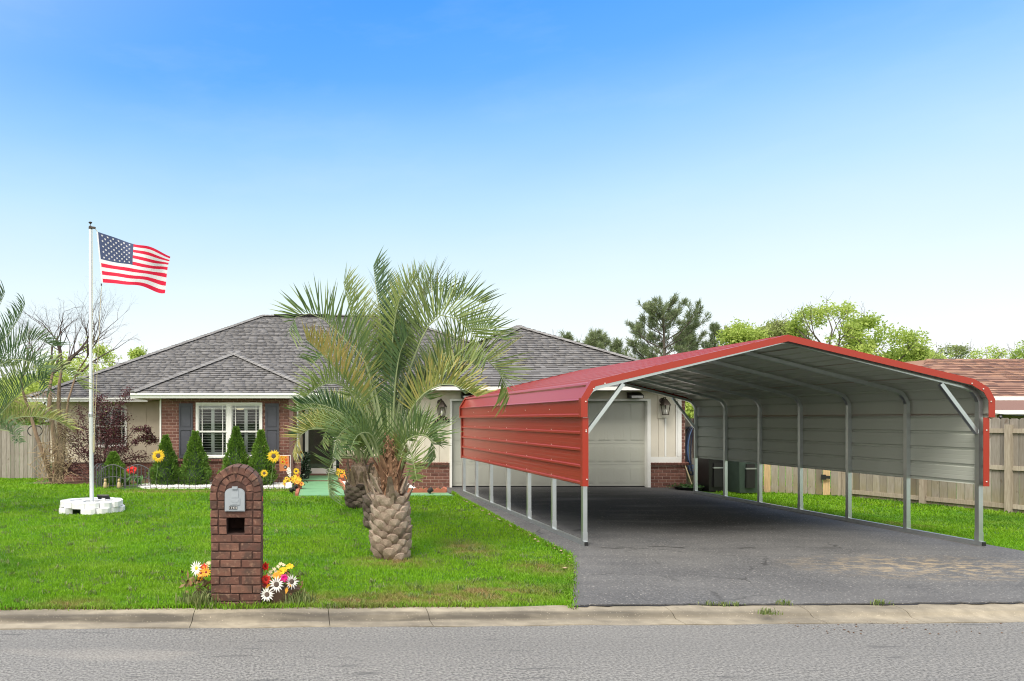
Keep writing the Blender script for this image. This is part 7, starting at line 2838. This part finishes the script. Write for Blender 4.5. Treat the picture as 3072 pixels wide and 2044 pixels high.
solar(876, 1470, 17.15, 'solar spotlight with upright pale panel before the flower pot', True, 1)
solar(885, 1462, 17.9, 'second black solar spotlight just behind, pointing right', False, 1)
solar(1290, 1472, 17.0, 'black solar spotlight before the scalloped edging by the garage', False, 1)

# low border fence of thin black wire hoops
lf = thing('border_fence', 'low black wire border fence along the white gravel bed', 'garden fence', (-2, 18.42, 0))
x = -3.72
k = 0
while x < -0.12:
    hgt_ = 0.27 if k % 2 == 0 else 0.22
    m = MB()
    m.tube([(x, 18.40, -0.02), (x, 18.40, hgt_)], 0.0065, 5)
    m.lathe((x, 18.40, hgt_ - 0.01), [(0.009, 0), (0.004, 0.035)], 5)
    m.build('wire', iron_m, lf)
    x += 0.14
    k += 1
m = MB()
m.tube([(-3.74, 18.40, 0.045), (-0.12, 18.40, 0.045)], 0.005, 5)
m.tube([(-3.74, 18.40, 0.20), (-0.12, 18.40, 0.20)], 0.005, 5)
m.build('rail', iron_m, lf)


def arched(x0, x1, y, label, dy=0.0, h=0.58):
    t = thing('arched_panel', label, 'garden fence', ((x0 + x1) / 2, y, 0), 'arched iron garden fence panels')
    iron_m = arch_m
    n_ = 7
    pos_ = lambda f: (x0 + (x1 - x0) * f, y + dy * f)
    arch = lambda f: h * (0.80 + 0.20 * math.sin(math.pi * f))
    m = MB()
    for f in (0.0, 1.0):
        px_, py_ = pos_(f)
        m.tube([(px_, py_, -0.05), (px_, py_, arch(f))], 0.014, 6)
    m.tube([(*pos_(f), arch(f)) for f in np.linspace(0, 1, 13)], 0.013, 6)
    m.tube([(*pos_(f), h * (0.38 + 0.10 * math.sin(math.pi * f))) for f in np.linspace(0, 1, 13)], 0.009, 6)
    m.tube([(*pos_(0), 0.05), (*pos_(1), 0.05)], 0.006, 6)
    m.build('frame', iron_m, t)
    for k in range(1, n_ - 1):
        f = k / (n_ - 1)
        px_, py_ = pos_(f)
        zt = arch(f) if k % 2 else h * 0.86
        m = MB().tube([(px_, py_, 0.0), (px_, py_, zt)], 0.011, 5)
        if k % 2 == 0:
            m.lathe((px_, py_, zt - 0.01), [(0.014, 0), (0.004, 0.05)], 5)
        m.build('bar', iron_m, t)


arched(-4.92, -4.33, 18.8, 'arched iron fence panel in front of the smallest evergreen')
arched(-4.30, -3.70, 18.8, 'arched iron fence panel in front of the red lily')
arched(-5.06, -4.95, 18.85, 'arched iron panel turned end-on at the left of the small bed', 0.62)
arched(-5.17, -5.08, 18.95, 'arched iron panel turned end-on furthest left in the small bed', 0.62)

# red lily
ly_ = thing('red_lily', 'red-flowered lily with long strap leaves behind the arched iron fence', 'plant', (-4.02, 19.2, 0))
rl = random.Random(6)
for k in range(16):
    a = rl.uniform(0, 2 * math.pi)
    l = rl.uniform(0.35, 0.55)
    o = Vector((math.cos(a), math.sin(a), 0))
    q = Vector((-o.y, o.x, 0)) * 0.024
    b = Vector((-4.02, 19.2, 0)) + o * 0.03
    p1 = b + o * l * 0.35 + Vector((0, 0, l * 0.55))
    p2 = b + o * l * 0.75 + Vector((0, 0, l * 0.55))
    p3 = b + o * l * 1.0 + Vector((0, 0, l * 0.30))
    MB().add([b - q * 0.7, b + q * 0.7, p1 + q, p1 - q, p2 + q * 0.8, p2 - q * 0.8, p3], [(0, 1, 2, 3), (3, 2, 4, 5), (5, 4, 6)], 0, rl.random()).build('strap_leaf', lily_m, ly_)
m = MB()
m.tube([(-4.06, 19.18, 0.0), (-4.06, 19.15, 0.50)], 0.012, 6)
m.build('stalk', stem_m, ly_)
for (u, v) in ((386, 1408), (396, 1404), (404, 1408), (390, 1414), (401, 1414)):
    bloom(ly_, u, v, 19.1, 0.075, 6, 6, 6, layers=2, dr=0.15, cup=0.6)


def cat_ornament(u, v, Y, label):
    c = P(u, v, Y)
    x, z0_ = c.x, 0.0
    t = thing('cat_ornament', label, 'ornament', (x, Y, 0), 'small gold cat ornaments')
    m = MB()
    m.lathe((x, Y, z0_), [(0.045, 0), (0.055, 0.04), (0.045, 0.12), (0.025, 0.17)], 10)
    m.build('body', gold_m, t)
    m = MB()
    m.lathe((x, Y - 0.01, z0_ + 0.165), [(0.022, 0), (0.034, 0.02), (0.032, 0.05), (0.012, 0.065)], 10)
    for sx in (-1, 1):
        m.lathe((x + sx * 0.018, Y - 0.01, z0_ + 0.215), [(0.011, 0), (0.002, 0.035)], 5)
    m.build('head', gold_m, t)
    MB().tube([(x + 0.04, Y + 0.02, 0.03), (x + 0.08, Y + 0.02, 0.05), (x + 0.085, Y, 0.12)], 0.010, 6).build('tail', gold_m, t)


cat_ornament(316, 1462, 18.65, 'gold cat ornament at the left foot of the arched fence')
cat_ornament(357, 1462, 18.65, 'gold cat ornament between the two arched fence panels')

# a few stray stones and leaves at the drive edge and gutter
rs_ = np.random.default_rng(90)
stn = [(rs_.uniform(2.9, 3.3), rs_.uniform(8.2, 10.8)) for _ in range(14)]
V, Fc = [], []
octv = np.array([(1, 0, 0), (-1, 0, 0), (0, 1, 0), (0, -1, 0), (0, 0, 1), (0, 0, -1)], float)
octf = np.array([(0, 2, 4), (2, 1, 4), (1, 3, 4), (3, 0, 4), (2, 0, 5), (1, 2, 5), (3, 1, 5), (0, 3, 5)])
i = 0
for y in np.linspace(8.3, 15.5, 40):
    x = drive_x(y) - rs_.uniform(-0.02, 0.10)
    V.append(octv * rs_.uniform(0.6, 1.3, (6, 1)) * rs_.uniform(0.008, 0.030) * np.array((1.4, 1, 0.5)) + np.array((x, y, 0.03)))
    Fc.append(octf + 6 * i)
    i += 1
o = put('edge_rubble', fast_mesh('edge_rubble', np.concatenate(V), np.concatenate(Fc), mat('buff_rubble', (0.42, 0.31, 0.22), 0.9)), (0, 0, 0))
tag(kind(o, 'stuff'), 'buff stone crumbs along the broken driveway edge', 'rubble')
V, Fc = [], []
for i in range(70):
    x = rs_.uniform(4.3, 6.9)
    y = kerb_y(x) - rs_.uniform(0.36, 0.75)
    V.append(octv * rs_.uniform(0.6, 1.3, (6, 1)) * rs_.uniform(0.003, 0.010) * np.array((1.3, 1, 0.6)) + np.array((x, y, -0.055)))
    Fc.append(octf + 6 * i)
o = put('gutter_debris', fast_mesh('gutter_debris', np.concatenate(V), np.concatenate(Fc), mulch_m, rs_.random(70 * 8)), (0, 0, 0))
tag(kind(o, 'stuff'), 'dark crumbs scattered on the road beside the kerb', 'debris')
